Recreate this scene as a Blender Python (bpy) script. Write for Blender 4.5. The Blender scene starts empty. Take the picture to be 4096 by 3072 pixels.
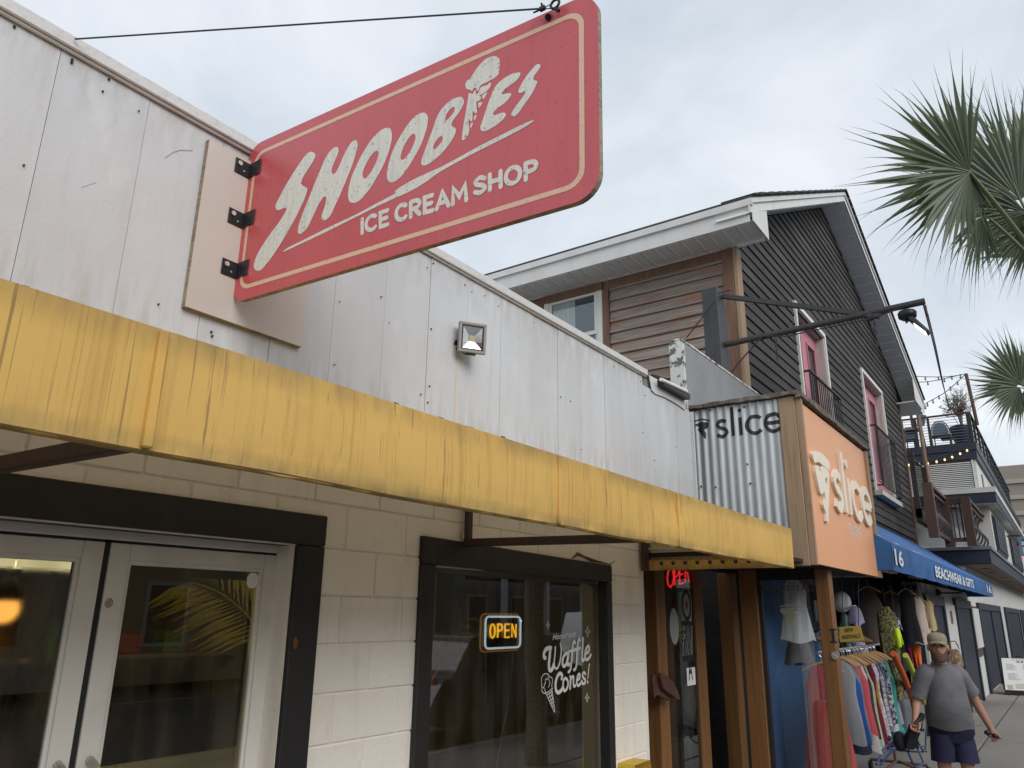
import bpy, bmesh, math, random
import numpy as np
from mathutils import Vector, Matrix
from mathutils.geometry import tessellate_polygon
random.seed(7)
R_ = math.radians
sc = bpy.context.scene
col = sc.collection

# ------------------------------------------------------------------ camera
F_PX, CX, CY, EYE = 3030.0, 2048.0, 1536.0, 1.88
def _v(x, y):
    d = np.array([x-CX, -(y-CY), -F_PX]); return d/np.linalg.norm(d)
_X = _v(4297, 2475)                     # along the street
_Z = _v(2200, -8500)                    # up
_Z = _Z-_X*(_X@_Z); _Z /= np.linalg.norm(_Z)
_Y = np.cross(_Z, _X)                   # towards the shops
ROT = np.array([_X, _Y, _Z])
cam_d = bpy.data.cameras.new('camera'); cam = bpy.data.objects.new('camera', cam_d); col.objects.link(cam)
cam_d.sensor_width = 36; cam_d.lens = F_PX/4096*36; cam_d.clip_end = 2000; cam_d.clip_start = .05
m4 = Matrix.Identity(4)
for i in range(3):
    for j in range(3): m4[i][j] = float(ROT[i][j])
m4.translation = (0, 0, EYE); cam.matrix_world = m4
sc.camera = cam
sc.render.resolution_x, sc.render.resolution_y = 1024, 768
# a survey helper: where the sight line of a photo point meets a real plane
def _ray(x, y): return ROT@np.array([x-CX, -(y-CY), -F_PX])
def PY(x, y, Y): d = _ray(x, y)*1.0; d = d*(Y/d[1]); return Vector((d[0], d[1], d[2]+EYE))
def PX(x, y, X): d = _ray(x, y); d = d*(X/d[0]); return Vector((d[0], d[1], d[2]+EYE))
def PZ(x, y, Z): d = _ray(x, y); d = d*((Z-EYE)/d[2]); return Vector((d[0], d[1], Z))
def PD(x, y, D): d = _ray(x, y)/F_PX*D; return Vector((d[0], d[1], d[2]+EYE))

# ------------------------------------------------------------------ sky, sun, exposure
SUN_EL, SUN_AZ = R_(33), R_(248)        # azimuth measured from +X, counter-clockwise
w = bpy.data.worlds.new('World'); sc.world = w; w.use_nodes = True
nt = w.node_tree; nt.nodes.clear()
N = nt.nodes.new; L = nt.links.new
out = N('ShaderNodeOutputWorld'); bg = N('ShaderNodeBackground'); bg.inputs[1].default_value = .1
sky = N('ShaderNodeTexSky'); sky.sky_type = 'NISHITA'; sky.sun_disc = False
sky.sun_elevation = SUN_EL; sky.sun_rotation = R_(90)-SUN_AZ; sky.air_density = 1.2; sky.dust_density = 2
tc = N('ShaderNodeTexCoord'); sep = N('ShaderNodeSeparateXYZ'); L(tc.outputs['Generated'], sep.inputs[0])
add = N('ShaderNodeMath'); add.operation = 'ADD'; add.inputs[1].default_value = .55
mx0 = N('ShaderNodeMath'); mx0.operation = 'MAXIMUM'; mx0.inputs[1].default_value = 0
L(sep.outputs[2], mx0.inputs[0]); L(mx0.outputs[0], add.inputs[0])
dv = N('ShaderNodeVectorMath'); dv.operation = 'DIVIDE'
cmb = N('ShaderNodeCombineXYZ')
for k in range(3): L(add.outputs[0], cmb.inputs[k])
L(tc.outputs['Generated'], dv.inputs[0]); L(cmb.outputs[0], dv.inputs[1])
n1 = N('ShaderNodeTexNoise'); n1.inputs['Scale'].default_value = 2.6; n1.inputs['Detail'].default_value = 7; n1.inputs['Roughness'].default_value = .55; n1.inputs['Distortion'].default_value = .4
L(dv.outputs[0], n1.inputs['Vector'])
r1 = N('ShaderNodeValToRGB'); r1.color_ramp.elements[0].position = .3; r1.color_ramp.elements[1].position = .68
r1.color_ramp.elements[0].color = (5.0, 5.6, 6.3, 1); r1.color_ramp.elements[1].color = (7.9, 8.15, 8.5, 1)
L(n1.outputs[0], r1.inputs[0])
mixs = N('ShaderNodeMix'); mixs.data_type = 'RGBA'; mixs.inputs[0].default_value = .86
L(sky.outputs[0], mixs.inputs[6]); L(r1.outputs[0], mixs.inputs[7]); L(mixs.outputs[2], bg.inputs[0]); L(bg.outputs[0], out.inputs[0])

sun_d = bpy.data.lights.new('sun', 'SUN'); sun_d.energy = 1.5; sun_d.angle = R_(40); sun_d.color = (1, .97, .93)
sun = bpy.data.objects.new('sun', sun_d); col.objects.link(sun)
_d = Vector((math.cos(SUN_EL)*math.cos(SUN_AZ), math.cos(SUN_EL)*math.sin(SUN_AZ), math.sin(SUN_EL)))
sun.rotation_euler = _d.to_track_quat('Z', 'Y').to_euler(); sun.location = (0, -6, 12)
vs = sc.view_settings; vs.view_transform = 'Standard'; vs.look = 'None'; vs.exposure = 0.38; vs.gamma = 1; vs.use_curve_mapping = False
sc.cycles.use_denoising = True; sc.cycles.max_bounces = 8; sc.cycles.transparent_max_bounces = 16
sc.cycles.caustics_reflective = False; sc.cycles.caustics_refractive = False; sc.cycles.sample_clamp_indirect = 4

# ------------------------------------------------------------------ materials
MATS = {}
def M(name, c, rough=.65, metal=0, layers=(), bump=0, bscale=(40, 40, 40), spec=.4, rand=0, emit=0, ecol=None, trans=0, tcol=None):
    """principled material; layers = (colour, (sx,sy,sz), lo, hi, amount) noise overlays in world metres"""
    m = bpy.data.materials.new(name); m.use_nodes = True; MATS[name] = m
    t = m.node_tree; b = t.nodes['Principled BSDF']; N = t.nodes.new; L = t.links.new
    b.inputs['Roughness'].default_value = rough; b.inputs['Metallic'].default_value = metal
    b.inputs['Specular IOR Level'].default_value = spec
    b.inputs['Base Color'].default_value = (*c, 1)
    cur = None
    if layers or bump:
        g = N('ShaderNodeNewGeometry')
    for (lc, s, lo, hi, amt, *zb) in layers:
        mp = N('ShaderNodeMapping'); mp.inputs['Scale'].default_value = s
        mp.inputs['Location'].default_value = (random.random()*9, random.random()*9, random.random()*9)
        L(g.outputs['Position'], mp.inputs[0])
        n = N('ShaderNodeTexNoise'); n.inputs['Scale'].default_value = 1; n.inputs['Detail'].default_value = 5; n.inputs['Roughness'].default_value = .6
        L(mp.outputs[0], n.inputs['Vector'])
        mr = N('ShaderNodeMapRange'); mr.inputs[1].default_value = lo; mr.inputs[2].default_value = hi; mr.inputs[4].default_value = amt
        L(n.outputs[0], mr.inputs[0])
        fac = mr.outputs[0]
        if zb:          # dirt that clings to a height band (za clean, zb dirty)
            sp = N('ShaderNodeSeparateXYZ'); L(g.outputs['Position'], sp.inputs[0]); zr = N('ShaderNodeMapRange'); zr.inputs[1].default_value = zb[0][0]; zr.inputs[2].default_value = zb[0][1]; L(sp.outputs[2], zr.inputs[0])
            mu = N('ShaderNodeMath'); mu.operation = 'MULTIPLY'; L(fac, mu.inputs[0]); L(zr.outputs[0], mu.inputs[1]); fac = mu.outputs[0]
        x = N('ShaderNodeMix'); x.data_type = 'RGBA'; L(fac, x.inputs[0]); x.inputs[7].default_value = (*lc, 1)
        if cur: L(cur, x.inputs[6])
        else: x.inputs[6].default_value = (*c, 1)
        cur = x.outputs[2]
    if rand:
        oi = N('ShaderNodeObjectInfo'); mr = N('ShaderNodeMapRange'); mr.inputs[3].default_value = 1-rand; mr.inputs[4].default_value = 1+rand
        L(oi.outputs['Random'], mr.inputs[0])
        hs = N('ShaderNodeHueSaturation'); L(mr.outputs[0], hs.inputs['Value'])
        if cur: L(cur, hs.inputs['Color'])
        else: hs.inputs['Color'].default_value = (*c, 1)
        cur = hs.outputs[0]
    if cur: L(cur, b.inputs['Base Color'])
    if bump:
        mp = N('ShaderNodeMapping'); mp.inputs['Scale'].default_value = bscale; L(g.outputs['Position'], mp.inputs[0])
        n = N('ShaderNodeTexNoise'); n.inputs['Scale'].default_value = 1; n.inputs['Detail'].default_value = 6; L(mp.outputs[0], n.inputs['Vector'])
        bp = N('ShaderNodeBump'); bp.inputs['Strength'].default_value = bump; bp.inputs['Distance'].default_value = .01
        L(n.outputs[0], bp.inputs['Height']); L(bp.outputs[0], b.inputs['Normal'])
    if trans:
        tl = N('ShaderNodeBsdfTranslucent'); tl.inputs[0].default_value = (*(tcol or c), 1); x = N('ShaderNodeMixShader'); x.inputs[0].default_value = trans
        if cur and not tcol: L(cur, tl.inputs[0])
        L(b.outputs[0], x.inputs[1]); L(tl.outputs[0], x.inputs[2]); L(x.outputs[0], t.nodes['Material Output'].inputs[0])
    if emit:
        b.inputs['Emission Color'].default_value = (*(ecol or c), 1); b.inputs['Emission Strength'].default_value = emit
    return m
def glass(name, tint=(.8, .82, .8), refl=.12, rough=.0, dirt=0, dcol=(.5, .48, .44)):
    m = bpy.data.materials.new(name); m.use_nodes = True; MATS[name] = m
    t = m.node_tree; t.nodes.clear(); N = t.nodes.new; L = t.links.new
    o = N('ShaderNodeOutputMaterial'); tr = N('ShaderNodeBsdfTransparent'); tr.inputs[0].default_value = (*tint, 1)
    gl = N('ShaderNodeBsdfGlossy'); gl.inputs['Roughness'].default_value = rough; gl.inputs[0].default_value = (.9, .95, 1, 1)
    lw = N('ShaderNodeLayerWeight'); lw.inputs[0].default_value = .5
    pw = N('ShaderNodeMath'); pw.operation = 'POWER'; pw.inputs[1].default_value = 4.2; L(lw.outputs['Facing'], pw.inputs[0])
    a = N('ShaderNodeMath'); a.operation = 'ADD'; a.use_clamp = True; a.inputs[1].default_value = .035+refl; L(pw.outputs[0], a.inputs[0])
    x = N('ShaderNodeMixShader'); L(a.outputs[0], x.inputs[0]); L(tr.outputs[0], x.inputs[1]); L(gl.outputs[0], x.inputs[2])
    last = x.outputs[0]
    if dirt:
        g = N('ShaderNodeNewGeometry'); mp = N('ShaderNodeMapping'); mp.inputs['Scale'].default_value = (9, 9, 2.2); L(g.outputs['Position'], mp.inputs[0])
        n = N('ShaderNodeTexNoise'); n.inputs['Detail'].default_value = 8; n.inputs['Scale'].default_value = 1; L(mp.outputs[0], n.inputs['Vector'])
        mr = N('ShaderNodeMapRange'); mr.inputs[1].default_value = .42; mr.inputs[2].default_value = .75; mr.inputs[4].default_value = dirt; L(n.outputs[0], mr.inputs[0])
        df = N('ShaderNodeBsdfDiffuse'); df.inputs[0].default_value = (*dcol, 1)
        y = N('ShaderNodeMixShader'); L(mr.outputs[0], y.inputs[0]); L(last, y.inputs[1]); L(df.outputs[0], y.inputs[2]); last = y.outputs[0]
    L(last, o.inputs[0]); return m

# ------------------------------------------------------------------ objects
def wloc(o):
    v = Vector((0, 0, 0))
    while o: v += o.location; o = o.parent
    return v
def tag(o, label=None, cat=None, group=None, kind=None):
    if label: o['label'] = label
    if cat: o['category'] = cat
    if group: o['group'] = group
    if kind: o['kind'] = kind
    return o
def thing(name, label, cat, loc=(0, 0, 0), group=None):
    o = bpy.data.objects.new(name, None); col.objects.link(o); o.location = loc; o.empty_display_size = .1
    return tag(o, label, cat, group)
class MB:
    """collects geometry in world coordinates; build() links ONE mesh object"""
    def __init__(s): s.v = []; s.f = []
    def add(s, vs, fs):
        n = len(s.v); s.v += [tuple(v) for v in vs]; s.f += [tuple(i+n for i in f) for f in fs]; return s
    def box(s, x0, x1, y0, y1, z0, z1):
        return s.add([(x0,y0,z0),(x1,y0,z0),(x1,y1,z0),(x0,y1,z0),(x0,y0,z1),(x1,y0,z1),(x1,y1,z1),(x0,y1,z1)],
                     [(0,3,2,1),(4,5,6,7),(0,1,5,4),(1,2,6,5),(2,3,7,6),(3,0,4,7)])
    def hexa(s, a, b):      # two quads (lists of 4 points), lofted
        return s.add(list(a)+list(b), [(3,2,1,0),(4,5,6,7),(0,1,5,4),(1,2,6,5),(2,3,7,6),(3,0,4,7)])
    def obox(s, c, ax, ay, az, hx, hy, hz):
        c = Vector(c); P = lambda i, j, k: c+ax*(i*hx)+ay*(j*hy)+az*(k*hz)
        return s.hexa([P(-1,-1,-1),P(1,-1,-1),P(1,1,-1),P(-1,1,-1)], [P(-1,-1,1),P(1,-1,1),P(1,1,1),P(-1,1,1)])
    def bar(s, p, q, wd, ht, up=(0, 0, 1)):
        p = Vector(p); q = Vector(q); d = (q-p).normalized(); u = Vector(up)
        if abs(d.dot(u)) > .95: u = Vector((1, 0, 0))
        sd = d.cross(u).normalized(); u = sd.cross(d)
        return s.obox((p+q)/2, d, sd, u, (q-p).length/2, wd/2, ht/2)
    def tube(s, pts, r, n=8, cap=True):
        pts = [Vector(p) for p in pts]; rs = r if isinstance(r, (list, tuple)) else [r]*len(pts)
        vs = []; prev = None
        for i, p in enumerate(pts):
            d = (pts[min(i+1, len(pts)-1)]-pts[max(i-1, 0)]).normalized()
            if prev is None:
                u = Vector((0, 0, 1)) if abs(d.z) < .9 else Vector((1, 0, 0))
                u = (u-d*u.dot(d)).normalized()
            else:
                u = prev-d*prev.dot(d); u = u.normalized() if u.length > 1e-6 else d.orthogonal().normalized()
            prev = u; w_ = d.cross(u)
            for k in range(n):
                a = 2*math.pi*k/n; vs.append(p+u*(math.cos(a)*rs[i])+w_*(math.sin(a)*rs[i]))
        fs = []
        for i in range(len(pts)-1):
            for k in range(n):
                a = i*n+k; b = i*n+(k+1) % n; fs.append((a, b, b+n, a+n))
        if cap: fs.append(tuple(range(n-1, -1, -1))); fs.append(tuple((len(pts)-1)*n+k for k in range(n)))
        return s.add(vs, fs)
    def lathe(s, c, prof, n=16, ax=None):   # prof: (radius, height) along z from c
        c = Vector(c); vs = []; fs = []
        for (r, h) in prof:
            for k in range(n):
                a = 2*math.pi*k/n; vs.append(c+Vector((r*math.cos(a), r*math.sin(a), h)))
        for i in range(len(prof)-1):
            for k in range(n):
                a = i*n+k; b = i*n+(k+1) % n; fs.append((a, b, b+n, a+n))
        fs.append(tuple(range(n-1, -1, -1))); fs.append(tuple((len(prof)-1)*n+k for k in range(n)))
        return s.add(vs, fs)
    def ball(s, c, r, n=10, m=6):
        c = Vector(c); rr = Vector(r) if isinstance(r, (tuple, list, Vector)) else Vector((r, r, r))
        prof = [(max(math.sin(math.pi*i/m), .001), -math.cos(math.pi*i/m)) for i in range(m+1)]
        k0 = len(s.v); s.lathe((0, 0, 0), prof, n)
        for i in range(k0, len(s.v)):
            v = s.v[i]; s.v[i] = (c.x+v[0]*rr.x, c.y+v[1]*rr.y, c.z+v[2]*rr.z)
        return s
    def poly(s, loops, off):       # planar polygon (outer + holes) extruded by vector off (front = loops + off)
        loops = [[Vector(p) for p in l] for l in loops]; off = Vector(off)
        tris = tessellate_polygon(loops); flat = [p for l in loops for p in l]; n = len(flat)
        vs = [p+off for p in flat]+flat; fs = []
        nrm = None
        for t in tris:
            a, b, c = (flat[i] for i in t); nn = (b-a).cross(c-a)
            if nn.dot(off) < 0: t = (t[0], t[2], t[1])
            fs.append(tuple(t))
        if off.length > .0015:
            k = 0
            for l in loops:
                for i in range(len(l)):
                    a = k+i; b = k+(i+1) % len(l); fs.append((a, b, b+n, a+n))
                k += len(l)
        return s.add(vs, fs)
    def ribbon(s, pts, wd, nrm, th=.001, rnd=True, closed=False):
        """flat stroke of width wd along pts in the plane with normal nrm, th proud, round ends"""
        pts = [Vector(p) for p in pts]; nrm = Vector(nrm).normalized(); ws = wd if isinstance(wd, (list, tuple)) else [wd]*len(pts)
        Lf, Rt = [], []; n = len(pts)
        for i, p in enumerate(pts):
            a = pts[(i-1) % n] if closed else pts[max(i-1, 0)]; b = pts[(i+1) % n] if closed else pts[min(i+1, n-1)]
            d1 = (p-a); d2 = (b-p)
            d1 = d1.normalized() if d1.length > 1e-9 else d2.normalized(); d2 = d2.normalized() if d2.length > 1e-9 else d1
            t = (d1+d2).normalized(); sd = nrm.cross(t); k = 1/max(.5, t.dot(d1))
            Lf.append(p+sd*(ws[i]/2*k)); Rt.append(p-sd*(ws[i]/2*k))
        if th < .002:           # thin print: a strip of quads, safe where the stroke crosses itself
            m_ = n if closed else n-1
            for i in range(m_):
                j = (i+1) % n; o_ = nrm*(th+.00004*i); s.add([Lf[i]+o_, Lf[j]+o_, Rt[j]+o_, Rt[i]+o_], [(0,3,2,1)])
            if rnd and not closed:
                for (p, d, w_, o_) in ((pts[-1], (pts[-1]-pts[-2]).normalized(), ws[-1], nrm*(th+.00004*n)), (pts[0], (pts[0]-pts[1]).normalized(), ws[0], nrm*th)):
                    sd = nrm.cross(d); s.add([p+o_+sd*(math.cos(math.pi*k/6)*w_/2)+d*(math.sin(math.pi*k/6)*w_/2) for k in range(7)], [tuple(range(7))])
            return s
        if closed: return s.poly([Lf, Rt], nrm*th)
        loop = list(Lf)
        if rnd:
            d = (pts[-1]-pts[-2]).normalized(); sd = nrm.cross(d)
            for k in range(1, 6): a = math.pi*k/6; loop.append(pts[-1]+sd*(math.cos(a)*ws[-1]/2)+d*(math.sin(a)*ws[-1]/2))
        loop += Rt[::-1]
        if rnd:
            d = (pts[0]-pts[1]).normalized(); sd = nrm.cross(d)
            for k in range(1, 6): a = math.pi*k/6; loop.append(pts[0]+sd*(math.cos(a)*ws[0]/2)+d*(math.sin(a)*ws[0]/2))
        return s.poly([loop], nrm*th)
    def build(s, name, m, parent=None, bevel=0, smooth=False, label=None, cat=None, group=None, kind=None, origin=None):
        me = bpy.data.meshes.new(name); o = bpy.data.objects.new(name, me); col.objects.link(o)
        if parent: o.parent = parent
        b = wloc(parent) if parent else Vector(origin or (0, 0, 0))
        if not parent and origin: o.location = origin
        me.from_pydata([(v[0]-b.x, v[1]-b.y, v[2]-b.z) for v in s.v], [], s.f); me.update()
        me.materials.append(MATS[m] if isinstance(m, str) else m)
        bm = bmesh.new(); bm.from_mesh(me); bmesh.ops.recalc_face_normals(bm, faces=bm.faces)
        if bevel:
            bmesh.ops.bevel(bm, geom=[e for e in bm.edges if len(e.link_faces) == 2 and e.calc_face_angle(0) > .5], offset=bevel, segments=1, affect='EDGES', profile=.5)
        bm.to_mesh(me); bm.free()
        if smooth:
            for p in me.polygons: p.use_smooth = True
            try: me.set_sharp_from_angle(angle=R_(50))
            except Exception: pass
        return tag(o, label, cat, group, kind)
def box(name, m, parent, x0, x1, y0, y1, z0, z1, **k): return MB().box(x0, x1, y0, y1, z0, z1).build(name, m, parent, **k)
def share(src, parent, loc, rot=None, name=None):   # a copy of a part, sharing its mesh
    o = src.copy(); col.objects.link(o); o.parent = parent; o.location = loc
    if rot: o.rotation_euler = rot
    return o
def copy_tree(o, parent=None):
    c = o.copy(); col.objects.link(c)
    c.parent = parent
    for ch in list(o.children): copy_tree(ch, c)
    return c
def smooth_loop(pts, k=4, closed=True):     # Catmull-Rom
    n = len(pts); res = []
    P = [Vector(p) if len(p) == 3 else Vector((p[0], p[1], 0)) for p in pts]
    rng = range(n) if closed else range(n-1)
    for i in rng:
        g = lambda j: P[j % n] if closed else P[max(0, min(n-1, j))]
        a, b, c, d = g(i-1), g(i), g(i+1), g(i+2)
        for s in range(k):
            t = s/k
            res.append(.5*((2*b)+(c-a)*t+(2*a-5*b+4*c-d)*t*t+(3*b-a-3*c+d)*t**3))
    if not closed: res.append(P[-1])
    return res
def arc(cx, cy, rx, ry, a0, a1, n=12):
    return [(cx+rx*math.cos(R_(a0+(a1-a0)*i/n)), cy+ry*math.sin(R_(a0+(a1-a0)*i/n))) for i in range(n+1)]
# stroke lettering: each glyph = (advance, strokes) in a unit of cap height
GL = {
 'I': (.2, [[(.1,0),(.1,1)]]), 'C': (.72, [arc(.4,.5,.36,.5,50,310,16)]), 'E': (.62, [[(.56,1),(.1,1),(.1,0),(.56,0)],[(.1,.5),(.5,.5)]]),
 'R': (.72, [[(.1,0),(.1,1)],[(.14,1),(.4,1)]+arc(.4,.74,.24,.26,90,-90,8)[1:]+[(.14,.48)],[(.36,.44),(.64,0)]]),
 'A': (.78, [[(.06,0),(.4,1),(.74,0)],[(.2,.3),(.6,.3)]]), 'M': (.9, [[(.08,0),(.12,1),(.45,.35),(.78,1),(.82,0)]]),
 'S': (.62, [smooth_loop([(.56,.86),(.32,1),(.08,.8),(.2,.56),(.46,.44),(.58,.2),(.32,0),(.06,.14)],4,False)]),
 'H': (.76, [[(.1,0),(.1,1)],[(.66,0),(.66,1)],[(.1,.5),(.66,.5)]]), 'O': (.82, ['c', arc(.41,.5,.36,.5,0,345,23)]),
 'P': (.68, [[(.1,0),(.1,1)],[(.14,1),(.36,1)]+arc(.36,.72,.26,.28,90,-90,8)[1:]+[(.14,.44)]]), 'N': (.78, [[(.1,0),(.1,1),(.66,0),(.66,1)]]),
 's': (.66, [smooth_loop([(.58,.84),(.34,.95),(.1,.76),(.22,.56),(.46,.47),(.6,.25),(.34,.05),(.06,.17)],4,False)]), 'l': (.3, [[(.14,.02),(.14,1.62)]]),
 'i': (.3, [[(.14,.02),(.14,1.0)],[(.14,1.38),(.14,1.4)]]), 'c': (.84, [arc(.48,.5,.43,.46,42,318,16)]),
 'e': (.92, [[(.10,.5),(.88,.5)],arc(.48,.5,.43,.46,0,318,20)]), ' ': (.4, []),
}
def stroke_text(mb, text, o, u, v, wd, nrm, th=.001, gap=.12, hs=None, eps=.00025):
    """o: baseline start; u, v: vectors of one unit along and up"""
    o = Vector(o); u = Vector(u); v = Vector(v); x = 0
    for ch in text:
        adv, st = GL[ch]; closed = False; k = 0
        for s in st:
            if s == 'c': closed = True; continue
            mb.ribbon([o+u*(x+p[0])+v*p[1] for p in s], wd, nrm, th+eps*k, True, closed); k += 1
        x += adv+gap
    return x-gap
def text_mesh(text, size=1, bold=0, shear=0, align='CENTER', spacing=1, res=2):
    """built-in font, as vertices and faces in the unit plane"""
    cu = bpy.data.curves.new('t', 'FONT'); cu.body = text; cu.size = size; cu.offset = bold; cu.shear = shear; cu.align_x = align; cu.space_character = spacing; cu.resolution_u = res
    ob = bpy.data.objects.new('t', cu); me = ob.to_mesh()
    vs = [tuple(v.co) for v in me.vertices]; fs = [tuple(p.vertices) for p in me.polygons]
    ob.to_mesh_clear(); bpy.data.objects.remove(ob); bpy.data.curves.remove(cu); return vs, fs
def put_text(mb, text, o, u, v, bold=0, shear=0, align='CENTER', fit=None, spacing=1):
    """text with baseline through o, u along (per unit size), v up; fit=(width, height) in units of |u|,|v|"""
    vs, fs = text_mesh(text, 1, bold, shear, align, spacing)
    xs = [p[0] for p in vs]; ys = [p[1] for p in vs]; sx = sy = 1
    if fit: sx = fit[0]/(max(xs)-min(xs)); sy = fit[1]/(max(ys)-min(ys)) if fit[1] else sx
    x0 = min(xs) if align == 'LEFT' else (min(xs)+max(xs))/2; y0 = min(ys) if fit else 0
    o = Vector(o); u = Vector(u); v = Vector(v)
    return mb.add([o+u*((p[0]-x0)*sx)+v*((p[1]-y0)*sy) for p in vs], fs)
# ================================================================== materials
M('panel_paint', (.545,.568,.60), .55, layers=[((.44,.44,.44),(1.3,1.3,.5),.45,.75,.6),((.40,.40,.38),(22,22,3.),.55,.8,.35),((.33,.34,.34),(90,90,60),.66,.78,.6),((.48,.46,.43),(.8,.8,3.),.5,.8,.5),((.36,.355,.34),(16,16,4),.42,.62,.7,(3.55,3.83)),((.40,.385,.35),(20,20,3),.45,.66,.6,(3.1,2.92)),((.66,.67,.68),(5,5,2.2),.60,.68,.35),((.42,.42,.43),(2.2,2.2,.35),.50,.72,.45)], bump=.12, bscale=(70,70,50), rand=.035)
M('cap_paint', (.58,.585,.59), .5, layers=[((.40,.39,.38),(30,30,30),.5,.75,.6),((.46,.44,.40),(2,2,8),.55,.8,.4)], bump=.2, bscale=(50,50,50))
M('block_paint', (.84,.80,.725), .55, layers=[((.77,.725,.645),(1.5,1.5,2.5),.4,.75,.7),((.50,.42,.33),(14,14,6),.60,.85,.5),((.58,.52,.44),(7,7,1.2),.55,.75,.5),((.40,.36,.30),(55,55,55),.68,.76,.6)], bump=.4, bscale=(45,45,45), rand=.025)
M('backing_grey', (.20,.20,.20), .9)
M('mortar', (.66,.60,.52), .8, layers=[((.52,.46,.38),(12,12,12),.45,.7,.8)], bump=.3)
M('black_trim', (.018,.017,.017), .5, layers=[((.035,.03,.026),(8,8,2),.5,.8,.7)], bump=.08, bscale=(30,30,8))
M('white_alu', (.74,.72,.68), .45, layers=[((.46,.42,.37),(3,3,2),.45,.8,.7),((.2,.17,.14),(60,60,30),.72,.8,.7)])
M('dark_gasket', (.02,.02,.02), .6)
M('rust_wood', (.16,.075,.035), .8, layers=[((.05,.03,.02),(20,20,6),.45,.7,.8)])
M('brown_steel', (.055,.032,.024), .55, layers=[((.11,.05,.03),(18,18,18),.5,.75,.7)], bump=.15)
M('awning_canvas', (.86,.545,.155), .8, trans=.30, tcol=(.82,.68,.46), layers=[((.74,.455,.115),(1.3,1.3,.8),.4,.7,.6),((.60,.37,.10),(42,42,.5),.54,.66,.6),((.30,.19,.07),(95,95,.45),.615,.66,.8),((.36,.235,.09),(170,170,.6),.61,.68,.65),((.26,.17,.07),(34,34,.35),.66,.69,.7),((.34,.25,.11),(2.2,2.2,3),.62,.85,.5),((.30,.215,.10),(7,7,2),.30,.62,.8,(2.40,2.47)),((.26,.20,.10),(9,9,3),.32,.6,.85,(2.245,2.20)),((.40,.33,.12),(5,5,3),.45,.7,.5,(2.30,2.23))], bump=.10, bscale=(120,120,120))
M('awning_hem', (.70,.43,.12), .8, layers=[((.26,.20,.09),(5,5,14),.45,.70,.7)], bump=.1)
M('awning_seam', (.82,.48,.11), .8, layers=[((.35,.2,.05),(60,60,4),.6,.8,.6)])
M('sign_red', (.56,.075,.090), .32, layers=[((.48,.070,.082),(1.2,5,1.2),.4,.75,.6),((.20,.045,.05),(75,75,60),.62,.68,.75),((.38,.055,.07),(20,40,3),.5,.8,.5)], spec=.8)
M('sign_tan', (.72,.50,.36), .35, layers=[((.36,.25,.17),(110,110,110),.60,.66,.8)])
M('sign_white', (.72,.72,.66), .4, layers=[((.52,.52,.47),(24,50,5),.45,.75,.7),((.25,.26,.25),(62,62,62),.615,.64,.85),((.33,.34,.33),(120,120,120),.62,.66,.8)])
M('plywood', (.34,.27,.19), .8, layers=[((.2,.16,.12),(20,20,90),.45,.6,.9)])
M('board_cream', (.52,.485,.445), .6, layers=[((.47,.43,.395),(1.5,1.5,1),.4,.8,.8),((.45,.33,.22),(10,10,1),.65,.85,.35)], bump=.05)
M('black_metal', (.018,.019,.021), .4, metal=.3)
M('zinc', (.55,.55,.54), .35, metal=.9)
M('cable_dark', (.035,.03,.05), .5)
M('white_vinyl', (.78,.78,.77), .6)
M('dirt_dark', (.03,.03,.03), .9)
M('flood_grey', (.27,.26,.25), .5, layers=[((.36,.35,.34),(30,30,30),.5,.8,.6)])
M('reflector', (.88,.88,.88), .12, metal=1)
M('led_yellow', (.75,.55,.08), .5)
M('rust_stain', (.42,.30,.10), .8)
glass('door_glass', (.50,.50,.44), .03, 0, .16, (.30,.26,.18))
glass('shop_glass', (.55,.55,.52), .07, 0, .05)
glass('clear_glass', (.9,.9,.9), .05)
M('interior_dark', (.09,.08,.065), .8, layers=[((.14,.115,.08),(1,1,1),.4,.7,.8)])
M('interior_wall', (.20,.16,.11), .8)

WALL = 2.68                                   # street face of the ice cream shop
# ================================================================== ground
M('sidewalk', (.25,.232,.208), .85, layers=[((.18,.166,.15),(1.2,1.2,1.2),.4,.7,.7),((.30,.28,.25),(9,9,9),.5,.75,.4),((.14,.13,.12),(40,40,40),.68,.78,.6)], bump=.2, bscale=(60,60,60), rand=.06)
M('asphalt', (.11,.11,.108), .9, layers=[((.14,.14,.137),(30,30,30),.5,.7,.7)], bump=.3)
M('kerb_stone', (.32,.31,.29), .85, layers=[((.2,.19,.18),(6,6,6),.45,.7,.7)])
M('soil', (.10,.085,.065), .95)
MB().box(-300, 400, -300, 300, -.6, -.20).build('ground', 'soil', kind='structure')
MB().box(-60, 160, -11.5, -2.05, -.19, -.13).build('road', 'asphalt', kind='structure')
MB().box(-60, 160, -2.05, -1.85, -.19, 0).build('kerb', 'kerb_stone', kind='structure')
sw = MB().box(-60, 160, -1.85, 9, -.19, -.012).build('sidewalk', 'asphalt', kind='structure')
k = 0
for (y0, y1, step, off) in ((1.47, 3.4, 1.75, .4), (-.2, 1.45, 3.2, 1.1), (-1.84, -.22, 3.2, 2.2)):
    x = 1+off
    while x < 46:
        dz = random.uniform(-.004, .003)
        box('paving_slab', 'sidewalk', sw, x+.008, x+step-.008, y0+.008, y1-.008, -.05, dz, bevel=.006); x += step
box('far_paving', 'sidewalk', sw, 46.4, 160, -1.84, 3.3, -.05, 0)

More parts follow.
